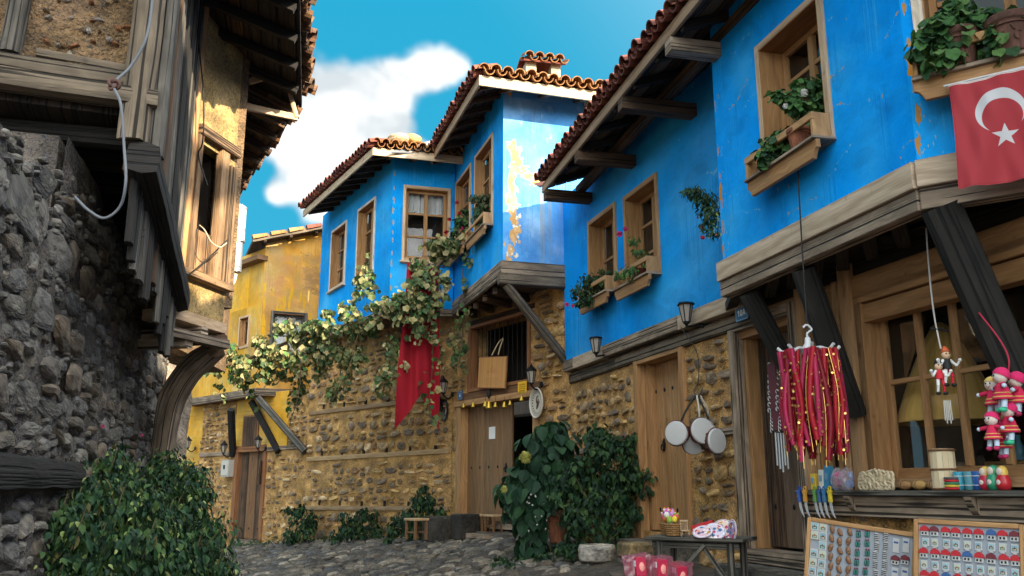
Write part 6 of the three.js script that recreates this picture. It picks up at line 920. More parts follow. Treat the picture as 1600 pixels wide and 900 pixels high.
  // bells on a cord across the doorway
  const bs = [[731, 635], [746, 634], [765, 633], [771, 635], [781, 634], [795, 634], [804, 631], [822, 624]];
  bs.forEach(([x, y], i) => { const P = onW1(x, y, .09), s = i === 3 ? 1.45 : .85 + (i % 3) * .12, t = thing('bell', i === 3 ? 'largest brass bell in the middle of the row over the open door' : `small brass bell, ${ORD[i]} from the left in the row over the open door`, 'bell', P, i === 3 ? undefined : 'brass bells over the open door'); part('bell_body', lathe([[0, .06], [.012, .06], [.02, .05], [.026, .02], [.042, -.02], [.046, -.028], [.038, -.026], [0, .03]], 14).scale(s, s, s).translate(P.x, P.y, P.z), std(rgb(.55, .36, .05), { metalness: .7, roughness: .35 }), t); part('string', cyl(V(P.x, P.y + .05 * s, P.z), V(P.x, onW1(x, 622, .09).y + .03, P.z), .003, .003, 4), M.black, t); });
  const tp = onW1(770, 618, .08), tas = thing('door_ornament', 'dark and white hanging ornament above the largest bell', 'ornament', tp); part('body', lathe([[0, .1], [.02, .09], [.035, .05], [.03, .0], [.045, -.06], [.02, -.1], [0, -.11]], 10).translate(tp.x, tp.y + .06, tp.z), M.black, tas); part('white_bead', new THREE.SphereGeometry(.022, 10, 8).translate(tp.x, tp.y + .13, tp.z + .03), M.plasticWhite, tas);
  // meter box at the far door
  const mp = fW2.hit(362, 732), m = fW2.P(mp.u, mp.v, .1), mb = thing('meter_box', 'grey electric meter box fixed left of the small far door', 'meter box', m); part('case', flat(fW2, m, .34, .4, .18, std(rgb(.42, .4, .36))), mb); part('lid', flat(fW2, m.clone().add(V(fW2.ud * .095, 0, fW2.ux * .095)), .28, .33, .014, std(rgb(.5, .48, .43))), mb); part('window', flat(fW2, m.clone().add(V(fW2.ud * .1, .03, fW2.ux * .1)), .08, .1, .018, M.black), mb);
  const cp = at(411, 712, 19.9), dp = thing('rain_pipe', 'dark rain pipe beside the small far door', 'pipe', cp); { const h = fW2.hit(413, 720), h2 = fW2.hit(412, 750); part('pipe', cyl(fW2.P(h.u, h.v, .1), fW2.P(h.u, h2.v - .1, .1), .04, .04, 10), M.brown, dp); }
}
// ================================================================ red swallow-tailed pennant, national flag
{
  const q = (u, v) => { const w = at(lerp(632, 692, u), 412, lerp(14.95, 15.35, u)); return w; };
  const nx = 22, ny = 46, pos = [], idx = [], yTop = at(650, 414, 15.1).y, H = yTop - at(650, 672, 15.2).y, A = at(631, 440, 14.95), B = at(690, 440, 15.3);
  for (let j = 0; j <= ny; j++) for (let i = 0; i <= nx; i++) { const s = i / nx, t = j / ny, len = H * (1 - .2 * (1 - Math.abs(s - .55) / (s < .55 ? .55 : .45))), flare = .86 + .3 * t, x = lerp(A.x, B.x, .5 + (s - .5) * flare - t * .06), z = lerp(A.z, B.z, s); pos.push(x + .015 * Math.sin(t * 7 + s * 3), yTop - len * t, z + .05 * Math.sin(s * 11 + t * 2.5) * (.3 + t) + .03 * Math.sin(s * 23 - t * 3)); }
  for (let j = 0; j < ny; j++) for (let i = 0; i < nx; i++) { const a = j * (nx + 1) + i, b = a + 1, c = a + nx + 1, d = c + 1; idx.push(a, c, b, b, c, d); }
  const g = new THREE.BufferGeometry(); g.setAttribute('position', new THREE.Float32BufferAttribute(pos, 3)); g.setIndex(idx); g.computeVertexNormals();
  const t = thing('pennant', 'long red swallow-tailed pennant hanging behind the vine below the bend window', 'pennant', V(A.x, yTop, A.z)); part('cloth', g, leafMat(.33, .006, .018, { roughness: .9, transmission: .12 }), t); part('rod', cyl(V(A.x - .05, yTop, A.z), V(B.x + .05, yTop, B.z), .012, .012, 8), M.oakDark, t);
}
{
  const ff = fCU2.off(.3), a = ff.hit(1482, 133), W = .98, nx = 48, ny = 36, pos = [], uv = [], idx = [], w0 = .3;
  const H = a.v - ff.hit(1500, 297).v;
  for (let j = 0; j <= ny; j++) for (let i = 0; i <= nx; i++) { const s = i / nx, t = j / ny, p = fCU2.P(a.u + s * W + t * .012 * Math.sin(t * 5), a.v - H * t + .012 * Math.sin(s * 6.28) * t - .006 * Math.sin(s * 9.4), w0 + .03 * Math.sin(s * 10 + t * 1.6) * (.2 + t) + .012 * Math.sin(s * 24 + t * 5 + Math.sin(s * 7)) + .006 * Math.sin(s * 50 - t * 9)); pos.push(p.x, p.y, p.z); uv.push(s, 1 - t); }
  for (let j = 0; j < ny; j++) for (let i = 0; i < nx; i++) { const k = j * (nx + 1) + i, b = k + 1, c = k + nx + 1, d = c + 1; idx.push(k, c, b, b, c, d); }
  const g = new THREE.BufferGeometry(); g.setAttribute('position', new THREE.Float32BufferAttribute(pos, 3)); g.setAttribute('uv', new THREE.Float32BufferAttribute(uv, 2)); g.setIndex(idx); g.computeVertexNormals();
  const tex = ctex(1020, 680, (c, w, h) => { c.fillStyle = '#a52a34'; c.fillRect(0, 0, w, h); const cx = 262, cy = 232, r = 138; c.fillStyle = '#c9c9cc'; c.beginPath(); c.arc(cx, cy, r, 0, 7); c.fill(); c.fillStyle = '#a52a34'; c.beginPath(); c.arc(cx + 6, cy + 38, r * .8, 0, 7); c.fill(); c.fillStyle = '#c9c9cc'; c.beginPath(); for (let i = 0; i < 10; i++) { const an = -Math.PI / 2 + i * Math.PI / 5, q = i % 2 ? 30 : 76; c.lineTo(cx + 12 + Math.cos(an) * q, cy + 158 + Math.sin(an) * q); } c.fill(); c.fillStyle = '#d8d5d2'; c.fillRect(0, 0, w, 14); c.strokeStyle = 'rgba(120,10,20,.5)'; c.lineWidth = 3; c.strokeRect(8, 8, w - 16, h - 16); });
  const t = thing('flag', 'red flag with white crescent and star hung below the upper right window', 'flag', fCU2.P(a.u, a.v, w0)); part('cloth', g, new THREE.MeshPhysicalMaterial({ map: tex, roughness: .8, transmission: .12, thickness: 0, side: THREE.DoubleSide }), t); part('cord', tube([fCU2.P(a.u - .03, a.v + .012, w0 - .03), fCU2.P(a.u + W + .05, a.v + .012, w0 - .02)], .008, 6, 6), M.plasticWhite, t);
}
// ================================================================ hanging goods at the shop
const cl = (px, py, w) => { const h = fCL.hit(px, py); return fCL.P(h.u, h.v, w); };
{ // octopus hanger with coin sashes
  const d = fCU.hit(1262, 400).d - .12, c = at(1264, 556, d), t = thing('sash_hanger', 'white plastic hanger loaded with red and gold coin sashes', 'hanger', c.clone());
  part('hub', lathe([[0, .14], [.02, .138], [.024, .1], [.045, .06], [.05, .02], [.03, -.02], [0, -.03]], 16).translate(c.x, c.y, c.z), M.plasticWhite, t);
  part('hook', tube([V(c.x, c.y + .13, c.z), V(c.x, c.y + .17, c.z), V(c.x + .035, c.y + .2, c.z), V(c.x, c.y + .235, c.z), V(c.x - .03, c.y + .215, c.z)], .009, 20, 6), M.plasticWhite, t);
  const R = rng(61), red = [leafMat(.42, .006, .02, { roughness: .5 }), leafMat(.24, .004, .018, { roughness: .5 }), leafMat(.45, .02, .09, { roughness: .5 })], gold = std(rgb(.85, .55, .16), { metalness: .85, roughness: .28 });
  for (let k = 0; k < 8; k++) {
    const a = k / 8 * 6.283 + .2, e = V(c.x + Math.cos(a) * .225, c.y + .035, c.z + Math.sin(a) * .225), arm = part('arm', tube([V(c.x, c.y + .04, c.z), c.clone().lerp(e, .45).add(V(0, .035, 0)), c.clone().lerp(e, .8).add(V(0, -.0, 0)), e.clone().add(V(0, .03, 0))], .013, 14, 6), M.plasticWhite, t);
    for (let s = 0; s < 6; s++) { const x = e.x - Math.cos(a) * .05 + (R() - .5) * .1, z = e.z - Math.sin(a) * .05 + (R() - .5) * .1, L = .58 + R() * .24, sx = (R() - .5) * .1, sz = (R() - .5) * .08; part('sash', tube([V(x, e.y - .0, z), V(x + sx, e.y - L * .33, z + sz), V(x + sx * 1.5, e.y - L * .66, z + sz), V(x + sx * .6, e.y - L, z + sz * .5)],   .016 + R() * .009, 12, 5), red[Math.floor(R() * 3)], t); const st = []; for (let m = 0; m < 1; m++) { const ox = (R() - .5) * .04, oz = (R() - .5) * .04; st.push(tube([V(x + ox, e.y, z + oz), V(x + ox + sx, e.y - L * .5, z + oz + sz), V(x + ox + sx * .6, e.y - L * 1.06, z + oz)], .004, 10, 4)); } part('gold_cord', st, gold, t); const co = []; for (let m = 0; m < 13; m++) { const f = .08 + m / 13 * .95, ci = new THREE.CylinderGeometry(.009, .009, .003, 8).rotateX(Math.PI / 2 + (R() - .5)).rotateY(R() * 3).translate(x + sx * f + (R() - .5) * .05, e.y - L * f, z + sz * f + (R() - .2) * .05); co.push(ci); } stuff(part('coins', co, gold, t)); }
  }
  wire('long black wire holding the sash hanger in front of the shop beam', [at(1245, 225, d - .0), at(1250, 330, d), at(1256, 430, d), at(1262, 522, d)], .006, M.black);
}
{ // drums
  const d = 8.75, top = at(1090, 618, d), hook = at(1091, 606, d); wire('thin black wire with a hook from the lantern down to the drums', [cl(1092, 512, .22), at(1091, 560, d), at(1090, 600, d), at(1084, 612, d), at(1092, 618, d), at(1098, 605, d)], .005, M.black);
  const skin = std(rgb(.5, .5, .5), { roughness: .7 }), lace = std(rgb(.1, .035, .03), { roughness: .8 });
  const spec = [[1056, 677, .12, [-.75, -.05, 1], 'leftmost white skinned hand drum of the hanging bunch'], [1099, 673, .13, [.35, .1, 1], 'middle white skinned hand drum in front of the hanging bunch'], [1121, 689, .125, [.7, .0, 1], 'rightmost white skinned hand drum of the hanging bunch'], [1086, 694, .12, [.1, -.65, 1], 'lowest hand drum, tilted down, of the hanging bunch'], [1112, 668, .12, [.5, .35, .3], 'hand drum half hidden at the back of the hanging bunch']];
  spec.forEach(([px, py, r, n, lab], i) => {
    const c = at(px, py, d - .12 + (i > 3 ? .22 : 0) + (i === 3 ? .1 : 0)), N = V(...n).normalize(), t = thing('hand_drum', lab, 'drum', c.clone()), q = new THREE.Quaternion().setFromUnitVectors(V(0, 1, 0), N), put = g => g.applyQuaternion(q).translate(c.x, c.y, c.z);
    part('skin', put(lathe([[0, .012], [r * .9, .01], [r * .98, .0], [r, -.02], [r * .97, -.024]], 26)), skin, t); part('body', put(lathe([[r * .94, -.02], [r * .86, -.1], [r * .6, -.17], [r * .55, -.17]], 22)), M.brown, t);
    const ls = []; for (let k = 0; k < 10; k++) { const a = k / 10 * 6.283, b = (k + .5) / 10 * 6.283, e = (an, rr, y) => V(Math.cos(an) * rr, y, Math.sin(an) * rr); ls.push(cyl(e(a, r * 1.01, -.02), e(b, r * .66, -.17), .006, .006, 5), cyl(e(b, r * .66, -.17), e(a + .628, r * 1.01, -.02), .006, .006, 5)); } ls.push(new THREE.TorusGeometry(r * 1.0, .009, 6, 26).rotateX(Math.PI / 2).translate(0, -.02, 0)); part('lacing', ls.map(g => put(norm(g))), lace, t);
    part('strap', tube([top.clone().add(V((i - 2) * .012, 0, (i % 2) * .02)), top.clone().lerp(c, .5).add(V((i - 2) * .015, 0, .02)), c.clone().addScaledVector(N, -.08).add(V(0, r * .5, 0))], .011, 12, 5), i % 3 === 1 ? std(rgb(.5, .45, .38)) : M.black, t);
  });
}
function doll(label, P, f, s, o = {}) {                        // small crochet doll: one body, hair and dress on it
  const t = thing('crochet_doll', label, 'doll', P.clone(), o.group), Q = quatOf(f, new THREE.Euler(0, o.turn || 0, o.tilt || 0)), put = g => norm(g).scale(s, s, s).applyQuaternion(Q).translate(P.x, P.y, P.z), E = (r, sx, sy, sz, x, y, z) => new THREE.SphereGeometry(r, 16, 12).scale(sx, sy, sz).translate(x, y, z), skin = std(rgb(.72, .62, .55)), red = std(rgb(.55, .015, .07), { roughness: .95 }), blue = std(rgb(.5, .6, .72), { roughness: .95 }), grn = std(o.g ? rgb(.05, .45, .25) : rgb(.5, .03, .12), { roughness: .95 }), gold = std(rgb(.7, .5, .12));
  const C = (a, b, r0, r1) => cyl(V(...a), V(...b), r0, r1, 12);
  part('head', put(E(.042, 1, 1.02, .92, 0, .085, 0)), skin, t); part('hood', put(new THREE.SphereGeometry(.047, 16, 10, 0, 6.283, 0, 1.75).rotateX(-.5).translate(0, .09, -.006)), o.hood || std(rgb(.6, .02, .12), { roughness: .95 }), t);
  part('eyes', [put(E(.005, 1, 1.2, .6, -.014, .09, .038)), put(E(.005, 1, 1.2, .6, .014, .09, .038))], M.black, t); part('mouth', put(new THREE.TorusGeometry(.009, .0018, 4, 10, 3.14).rotateZ(3.14).translate(0, .074, .039)), std(rgb(.5, .05, .05)), t);
  part('dress', put(lathe([[0, .05], [.02, .05], [.03, .03], [.042, -.01], [.055, -.04], [.05, -.045], [0, -.042]], 18)), red, t); part('trim', [put(new THREE.TorusGeometry(.051, .0035, 5, 20).rotateX(1.571).translate(0, -.03, 0)), put(new THREE.TorusGeometry(.042, .003, 5, 20).rotateX(1.571).translate(0, -.008, 0))], gold, t);
  for (const k of [-1, 1]) { part('arm', put(C([k * .026, .036, 0], [k * .078, .026, .012], .015, .012)), red, t); part('hand', put(E(.013, 1, 1, 1, k * .086, .025, .014)), blue, t); part('leg', put(C([k * .022, -.035, 0], [k * .026, -.088, .008], .017, .016)), blue, t); part('shoe', put(E(.018, .9, .8, 1.25, k * .026, -.1, .014)), grn, t); }
  return t;
}
{
  const d = 5.12, P = (x, y, dd = 0) => at(x, y, d + dd);
  doll('topmost crochet doll with pink hood and green shoes in the hanging bunch', P(1566, 612, -.06), fCL, 1.05, { g: 1, turn: -.5 }); doll('crochet doll at the right edge of the bunch behind the topmost one', P(1590, 618, .02), fCL, 1.05, { turn: -.9 }); doll('crochet doll with blond hair at the left of the hanging bunch', P(1552, 622, .06), fCL, .95, { turn: .2, hood: std(rgb(.6, .42, .12), { roughness: .95 }) }); doll('lower right crochet doll with green shoes and blue legs', P(1577, 664, -.04), fCL, 1, { g: 1, turn: -.5 }); doll('lower left crochet doll with red shoes spreading its arms', P(1551, 676, -.02), fCL, .9, { turn: .1 }); doll('small crochet doll at the bottom of the hanging bunch', P(1568, 690, .03), fCL, .85, { turn: -.3 });
  wire('red cord carrying the bunch of crochet dolls', [cl(1580, 470, .35), P(1576, 560), P(1570, 600)], .005, std(rgb(.4, .02, .05)));
}
{ // marionettes on a white cord
  const d = 5.7, P = (x, y) => at(x, y, d), skin = std(rgb(.75, .5, .32)), red = std(rgb(.6, .02, .04)), blk = M.black, wht = std(rgb(.75, .75, .73));
  wire('white cord with knots holding two wooden marionettes before the shop window', [at(1447, 357, d + .1), P(1450, 400), P(1455, 455), P(1461, 500), P(1470, 545)], .006, std(rgb(.6, .58, .55)));
  const pup = (label, x, y, s, m, hat) => { const c = P(x, y), t = thing('marionette', label, 'puppet', c.clone()), A = (a, b, r0, r1) => cyl(V(c.x + a[0] * s, c.y + a[1] * s, c.z + (a[2] || 0) * s), V(c.x + b[0] * s, c.y + b[1] * s, c.z + (b[2] || 0) * s), r0 * s, r1 * s, 10), S = (r, x, y, z, sy = 1) => new THREE.SphereGeometry(r * s, 14, 10).scale(1, sy, 1).translate(c.x + x * s, c.y + y * s, c.z + z * s);
    part('head', S(.028, 0, .075, 0, 1.1), skin, t); part('eyes', [S(.005, -.01, .08, .025), S(.005, .01, .08, .025)], blk, t); part('hat', A([0, .09, 0], [0, .13, -.01], .032, .012), hat, t); part('torso', A([0, .045], [0, -.02], .022, .03), m, t);
    for (const k of [-1, 1]) { part('arm', [A([k * .022, .04], [k * .055, .0, .015], .01, .009), A([k * .055, 0, .015], [k * .07, .03, .03], .008, .008)], wht, t); part('hand', S(.012, k * .072, .036, .032), wht, t); part('leg', [A([k * .014, -.02], [k * .022, -.07, .012], .013, .011), A([k * .022, -.07, .012], [k * .024, -.115, 0], .01, .009)], k < 0 ? wht : red, t); part('shoe', S(.018, k * .026, -.125, .012, .7), blk, t); } };
  pup('wooden marionette in a red hat at the upper right of the white cord', 1480, 572, 1, M.black, std(rgb(.65, .12, .04))); pup('wooden marionette in red trousers at the lower left of the white cord', 1468, 588, .9, red, M.black);
  const h = P(1468, 515), hv = thing('black_control_bar', 'black crossed control bar above the two marionettes', 'toy part', h); part('bars', [cyl(h.clone().add(V(-.06, .01, 0)), h.clone().add(V(.06, -.01, 0)), .007, .007, 6), cyl(h.clone().add(V(0, .0, -.05)), h.clone().add(V(0, 0, .05)), .007, .007, 6)], M.black, hv);
  const ch = P(1481, 640), cc = thing('bead_tassel', 'pale dangling tassel of strips below the marionettes', 'ornament', ch); part('strips', Array.from({ length: 5 }, (_, i) => cyl(V(ch.x - .02 + i * .01, ch.y + .06, ch.z), V(ch.x - .024 + i * .012, ch.y - .07 - (i % 2) * .02, ch.z), .004, .004, 5)), std(rgb(.6, .58, .52)), cc);
}
{ // silvery lace ornaments and wind chime in the shop doorway
  const d = fCL.hit(1212, 640).d - .1; for (const [px, y0, y1, lab] of [[1208, 568, 640, 'upper lace panel with white curls hanging in the shop doorway'], [1212, 628, 672, 'lower lace panel with white curls hanging in the shop doorway']]) { const a = at(px, y0, d), b = at(px, y1, d), t = thing('lace_panel', lab, 'ornament', a.clone()); const g = [], R = rng(y0); part('backing', flat(fCL, a.clone().lerp(b, .5), .13, a.y - b.y, .012, std(rgb(.12, .03, .04))), t); for (let i = 0; i < 9; i++) for (const k of [-1, 1]) g.push(new THREE.TorusGeometry(.018, .005, 5, 10, 4.5).applyQuaternion(quatOf(fCL)).translate(lerp(a.x, b.x, i / 8) + k * .065 * fCL.ux, lerp(a.y, b.y, i / 8), a.z - k * .065 * fCL.ud)); part('curls', g, std(rgb(.55, .55, .55)), t); }
  const a = at(1219, 675, d), t = thing('wind_chime', 'grey wind chime of five tubes hanging under the lace panels', 'wind chime', a.clone()); for (let i = 0; i < 5; i++) part('tube', cyl(V(a.x - .05 + i * .024, a.y, a.z + .02), V(a.x - .05 + i * .024, a.y - .3 - (i % 3) * .03, a.z + .02), .009, .009, 8), std(rgb(.5, .53, .55), { metalness: .6, roughness: .4 }), t); part('bar', cyl(V(a.x - .06, a.y, a.z + .02), V(a.x + .06, a.y, a.z + .02), .012, .012, 8), M.greyBlue, t);
}
// ================================================================ goods on the window shelf
const sh = (px, w = .06) => { const u = fCL.hit(px, 764).u; return fCL.P(u, CS.vSill + .002, w); };
{
  const eye = thing('eye_charm', 'round blue and white charm hanging at the right of the sashes', 'charm', cl(1332, 654, .25)); part('disc', lathe([[0, .012], [.05, .01], [.058, 0], [0, -.004]], 22).rotateX(Math.PI / 2).applyQuaternion(quatOf(fCL)).translate(...eye.position.toArray()), std(rgb(.25, .5, .62)), eye); part('ring', new THREE.TorusGeometry(.034, .008, 6, 22).applyQuaternion(quatOf(fCL)).translate(eye.position.x + fCL.ud * .012, eye.position.y, eye.position.z + fCL.ux * .012), std(rgb(.75, .78, .78)), eye);
  const R = rng(88);
  { const p = sh(1382, .07), t = thing('bead_heap', 'heap of pale wooden beads and coasters at the left of the window shelf', 'beads', p); const g = []; for (let i = 0; i < 9; i++) for (let j = 0; j < 4; j++) g.push(new THREE.TorusGeometry(.026, .012, 6, 12).applyQuaternion(quatOf(fCL, new THREE.Euler((R() - .5) * .6, (R() - .5) * .6, 0))).translate(p.x + fCL.ux * (i - 4) * .042, p.y + .03 + j * .032 - Math.abs(i - 4) * j * .002, p.z - fCL.ud * (i - 4) * .042 + (R() - .5) * .02)); part('beads', g, std(rgb(.66, .54, .36)), t); }
  for (let i = 0; i < 4; i++) { const a = sh(1414 + i * 23, .05), b = sh(1436 + i * 23, .07), t = thing('wooden_pin', ['leftmost', 'second', 'third', 'rightmost'][i] + ' turned wooden pin lying on the window shelf', 'wooden toy', a.clone()); a.y += .035; b.y += .035; const L = a.distanceTo(b), q = new THREE.Quaternion().setFromUnitVectors(V(0, 1, 0), b.clone().sub(a).normalize()); part('pin', lathe([[0, 0], [.018, .004], [.03, L * .25], [.034, L * .5], [.03, L * .75], [.016, L], [0, L]], 16).applyQuaternion(q).translate(a.x, a.y, a.z), [M.oak, std(rgb(.5, .3, .1)), M.oakLight, std(rgb(.42, .28, .1))][i], t); part('band', new THREE.TorusGeometry(.034, .004, 5, 18).rotateX(1.571).translate(0, L * .5, 0).applyQuaternion(q).translate(a.x, a.y, a.z), M.oakDark, t); }
  { const p = sh(1487, .05), t = thing('slatted_barrel', 'tall pale barrel of wooden slats in two tiers on the window shelf', 'barrel', p); for (let k = 0; k < 14; k++) { const a = k / 14 * 6.283; part('slat', new THREE.BoxGeometry(.034, .27, .01).rotateY(-a + Math.PI / 2).translate(p.x + Math.cos(a) * .075, p.y + .137, p.z + Math.sin(a) * .075), k % 2 ? std(rgb(.74, .62, .42)) : std(rgb(.66, .53, .34)), t); } for (const y of [.0, .13, .26]) part('hoop', new THREE.TorusGeometry(.082, .008, 6, 26).rotateX(1.571).translate(p.x, p.y + y + .008, p.z), M.oakDark, t); part('lid', new THREE.CylinderGeometry(.078, .078, .015, 24).translate(p.x, p.y + .272, p.z), M.oakPale, t); }
  for (let i = 0; i < 5; i++) { const p = sh(1508, .1), t = thing('striped_bracelet', `${['red', 'yellow', 'green', 'crimson', 'black'][i]} bracelet, ${ORD[i]} from the bottom of the stack beside the barrel`, 'bracelet', V(p.x, p.y + i * .017, p.z), 'stacked striped bracelets'); part('ring', new THREE.TorusGeometry(.045, .0085, 6, 20).rotateX(1.571).translate(p.x, p.y + .009 + i * .017, p.z), std([rgb(.5, .02, .03), rgb(.6, .45, .05), rgb(.04, .2, .1), rgb(.5, .02, .03), rgb(.1, .1, .1)][i]), t); }
  [[1513, rgb(.05, .35, .5), 'bright blue glazed cup beside the bracelets'], [1530, rgb(.12, .35, .42), 'patterned teal cup between two blue cups'], [1543, rgb(.03, .12, .42), 'deep blue cup left of the nesting dolls']].forEach(([px, c, lab]) => { const p = sh(px, .06), t = thing('cup', lab, 'cup', p); part('wall', lathe([[0, 0], [.04, 0], [.038, .05], [.043, .12], [.038, .12], [.034, .05], [0, .01]], 18).translate(p.x, p.y, p.z), std(c, { roughness: .25 }), t); part('pattern', [new THREE.TorusGeometry(.0405, .003, 5, 18).rotateX(1.571).translate(p.x, p.y + .09, p.z), new THREE.TorusGeometry(.0395, .003, 5, 18).rotateX(1.571).translate(p.x, p.y + .03, p.z)], std(rgb(.7, .72, .7)), t); });
  [[1556, rgb(.5, .02, .05), rgb(.75, .5, .1), 'red nesting doll with a golden scarf, left of the green one'], [1569, rgb(.03, .3, .16), rgb(.03, .3, .16), 'green nesting doll between two red ones'], [1583, rgb(.5, .02, .03), rgb(.75, .5, .1), 'red nesting doll with golden scarf at the right of the green one']].forEach(([px, c, sc, lab], i) => { const p = sh(px, .07), s = 1.05 + (i % 2) * .05, t = thing('nesting_doll', lab, 'doll', p), pt = g => norm(g).scale(s, s, s).translate(p.x, p.y, p.z); part('body', pt(lathe([[0, 0], [.034, 0], [.043, .03], [.042, .06], [.03, .088]], 18)), std(c, { roughness: .3 }), t); part('head', pt(lathe([[.03, .088], [.032, .105], [.026, .13], [.01, .142], [0, .143]], 18)), std(sc, { roughness: .3 }), t); part('face', pt(new THREE.SphereGeometry(.022, 14, 10).scale(1, 1.1, .4).applyQuaternion(quatOf(fCL)).translate(fCL.ud * .025, .108, fCL.ux * .025)), std(rgb(.8, .65, .55)), t); part('flower', pt(new THREE.SphereGeometry(.016, 10, 8).scale(1, 1.1, .4).applyQuaternion(quatOf(fCL)).translate(fCL.ud * .039, .045, fCL.ux * .039)), std(rgb(.75, .65, .6)), t); });
  // toys and packets by the small window, curved daggers hanging under the ledge
  [[1284, rgb(.75, .5, .06), 'yellow and white toy carton at the left end of the shop ledge'], [1297, rgb(.75, .75, .7), 'white toy carton with a blue edge on the shop ledge'], [1306, rgb(.05, .28, .5), 'blue upright toy carton on the shop ledge']].forEach(([px, c, lab], i) => { const p = sh(px, .06), t = thing('toy_carton', lab, 'box', p); part('carton', flat(fCL, p.clone().add(V(0, .07 + i * .015, 0)), .06, .13 + i * .03, .05, std(c), -.05 * i), t); part('label_panel', flat(fCL, p.clone().add(V(fCL.ud * .027, .08 + i * .015, fCL.ux * .027)), .035, .05, .004, std(rgb(.2, .35, .5)), -.05 * i), t); });
  [[1322, 'crinkled cellophane bag of pink toys on the shop ledge'], [1336, 'crinkled clear bag with blue toys at the right of the ledge']].forEach(([px, lab], i) => { const p = sh(px, .06), t = thing('gift_bag', lab, 'bag', p); const g = new THREE.IcosahedronGeometry(.07, 2), q = g.attributes.position; for (let k = 0; k < q.count; k++) { const v = V(q.getX(k), q.getY(k), q.getZ(k)).multiplyScalar(.75 + .5 * n3(q.getX(k) * 40, q.getY(k) * 40, q.getZ(k) * 40 + i)); q.setXYZ(k, v.x, v.y * 1.3, v.z * .7); } g.computeVertexNormals(); part('wrap', g.translate(p.x, p.y + .08, p.z), new THREE.MeshPhysicalMaterial({ color: rgb(.9, .85, .9), roughness: .15, transmission: .8, thickness: 0, side: THREE.DoubleSide }), t); for (let k = 0; k < 5; k++) part('toy', new THREE.SphereGeometry(.022, 10, 8).scale(1, 1.4, 1).translate(p.x + (R() - .5) * .07, p.y + .03 + R() * .1, p.z + (R() - .5) * .04), std(i ? rgb(.1, .25, .55) : rgb(.6, .08, .3)), t); });
  [[1281, rgb(.02, .09, .4), 'dark blue'], [1290, rgb(.75, .35, .04), 'orange'], [1306, rgb(.12, .35, .06), 'green'], [1313, rgb(.03, .12, .3), 'navy'], [1321, rgb(.04, .2, .42), 'mid blue'], [1330, rgb(.8, .6, .03), 'yellow']].forEach(([px, c, nm]) => {
    const p = cl(px, 770, .2), t = thing('toy_dagger', `curved toy dagger with ${nm} handle hanging under the shop ledge`, 'toy dagger', p), S = 1.15;
    const blade = new THREE.Shape(); blade.moveTo(-.012, 0); blade.lineTo(.012, 0); blade.quadraticCurveTo(.02, -.07, .045, -.11); blade.quadraticCurveTo(-.01, -.08, -.012, 0);
    const hd = new THREE.Shape(); hd.moveTo(-.013, 0); hd.lineTo(.013, 0); hd.lineTo(.01, .05); hd.lineTo(.022, .075); hd.lineTo(-.022, .075); hd.lineTo(-.01, .05); const pt = g => norm(g).scale(S, S, S).applyQuaternion(quatOf(fCL)).translate(p.x, p.y - .07, p.z);
    part('blade', pt(new THREE.ExtrudeGeometry(blade, { depth: .004, bevelEnabled: false })), M.plasticWhite, t); part('hilt', pt(new THREE.ExtrudeGeometry(hd, { depth: .014, bevelEnabled: true, bevelSize: .003, bevelThickness: .003, bevelSegments: 1 }).translate(0, 0, -.005)), std(c, { roughness: .35 }), t); part('loop', pt(new THREE.TorusGeometry(.014, .005, 6, 14).translate(0, .09, 0)), std(c), t);
  });
  // inside the shop window: straw lamp and shelves
  const lp = at(1478, 600, 6.95), lt = thing('straw_lampshade', 'big conical straw shade seen through the shop window', 'lampshade', lp); part('shade', lathe([[.02, .5], [.06, .47], [.16, .3], [.26, .08], [.35, -.16], [.4, -.3], [.385, -.31], [.33, -.16], [.2, .1], [.03, .44]], 40).translate(lp.x, lp.y, lp.z), new THREE.MeshPhysicalMaterial({ color: rgb(.85, .55, .15), map: woodMap, bumpMap: woodBump, bumpScale: .01, roughness: .9, transmission: .2, thickness: 0, side: THREE.DoubleSide }), lt);
const s0 = cl(1380, 700, -1.1), st = thing('shop_shelf', 'shelf with goods standing inside behind the shop window', 'shelf', s0); for (let i = 0; i < 3; i++) part('board', fCL.G(bx(CS.uS, CS.uS + 2.2, CS.vSill + .2 + i * .5, CS.vSill + .23 + i * .5, -1.5, -1.15)), M.oak, st); const cs_ = [rgb(.5, .1, .05), rgb(.1, .3, .4), rgb(.6, .5, .2), rgb(.2, .2, .2), rgb(.6, .6, .55)]; for (let i = 0; i < 26; i++) part('item', fCL.G(lathe([[0, 0], [.04, 0], [.05, .06 + R() * .06], [.02, .16], [.025, .2], [0, .2]], 12).translate(CS.uS + .1 + (i % 13) * .165, CS.vSill + .235 + Math.floor(i / 13) * .5, -1.28 + R() * .06)), std(cs_[i % 5], { roughness: .4 }), st);
}
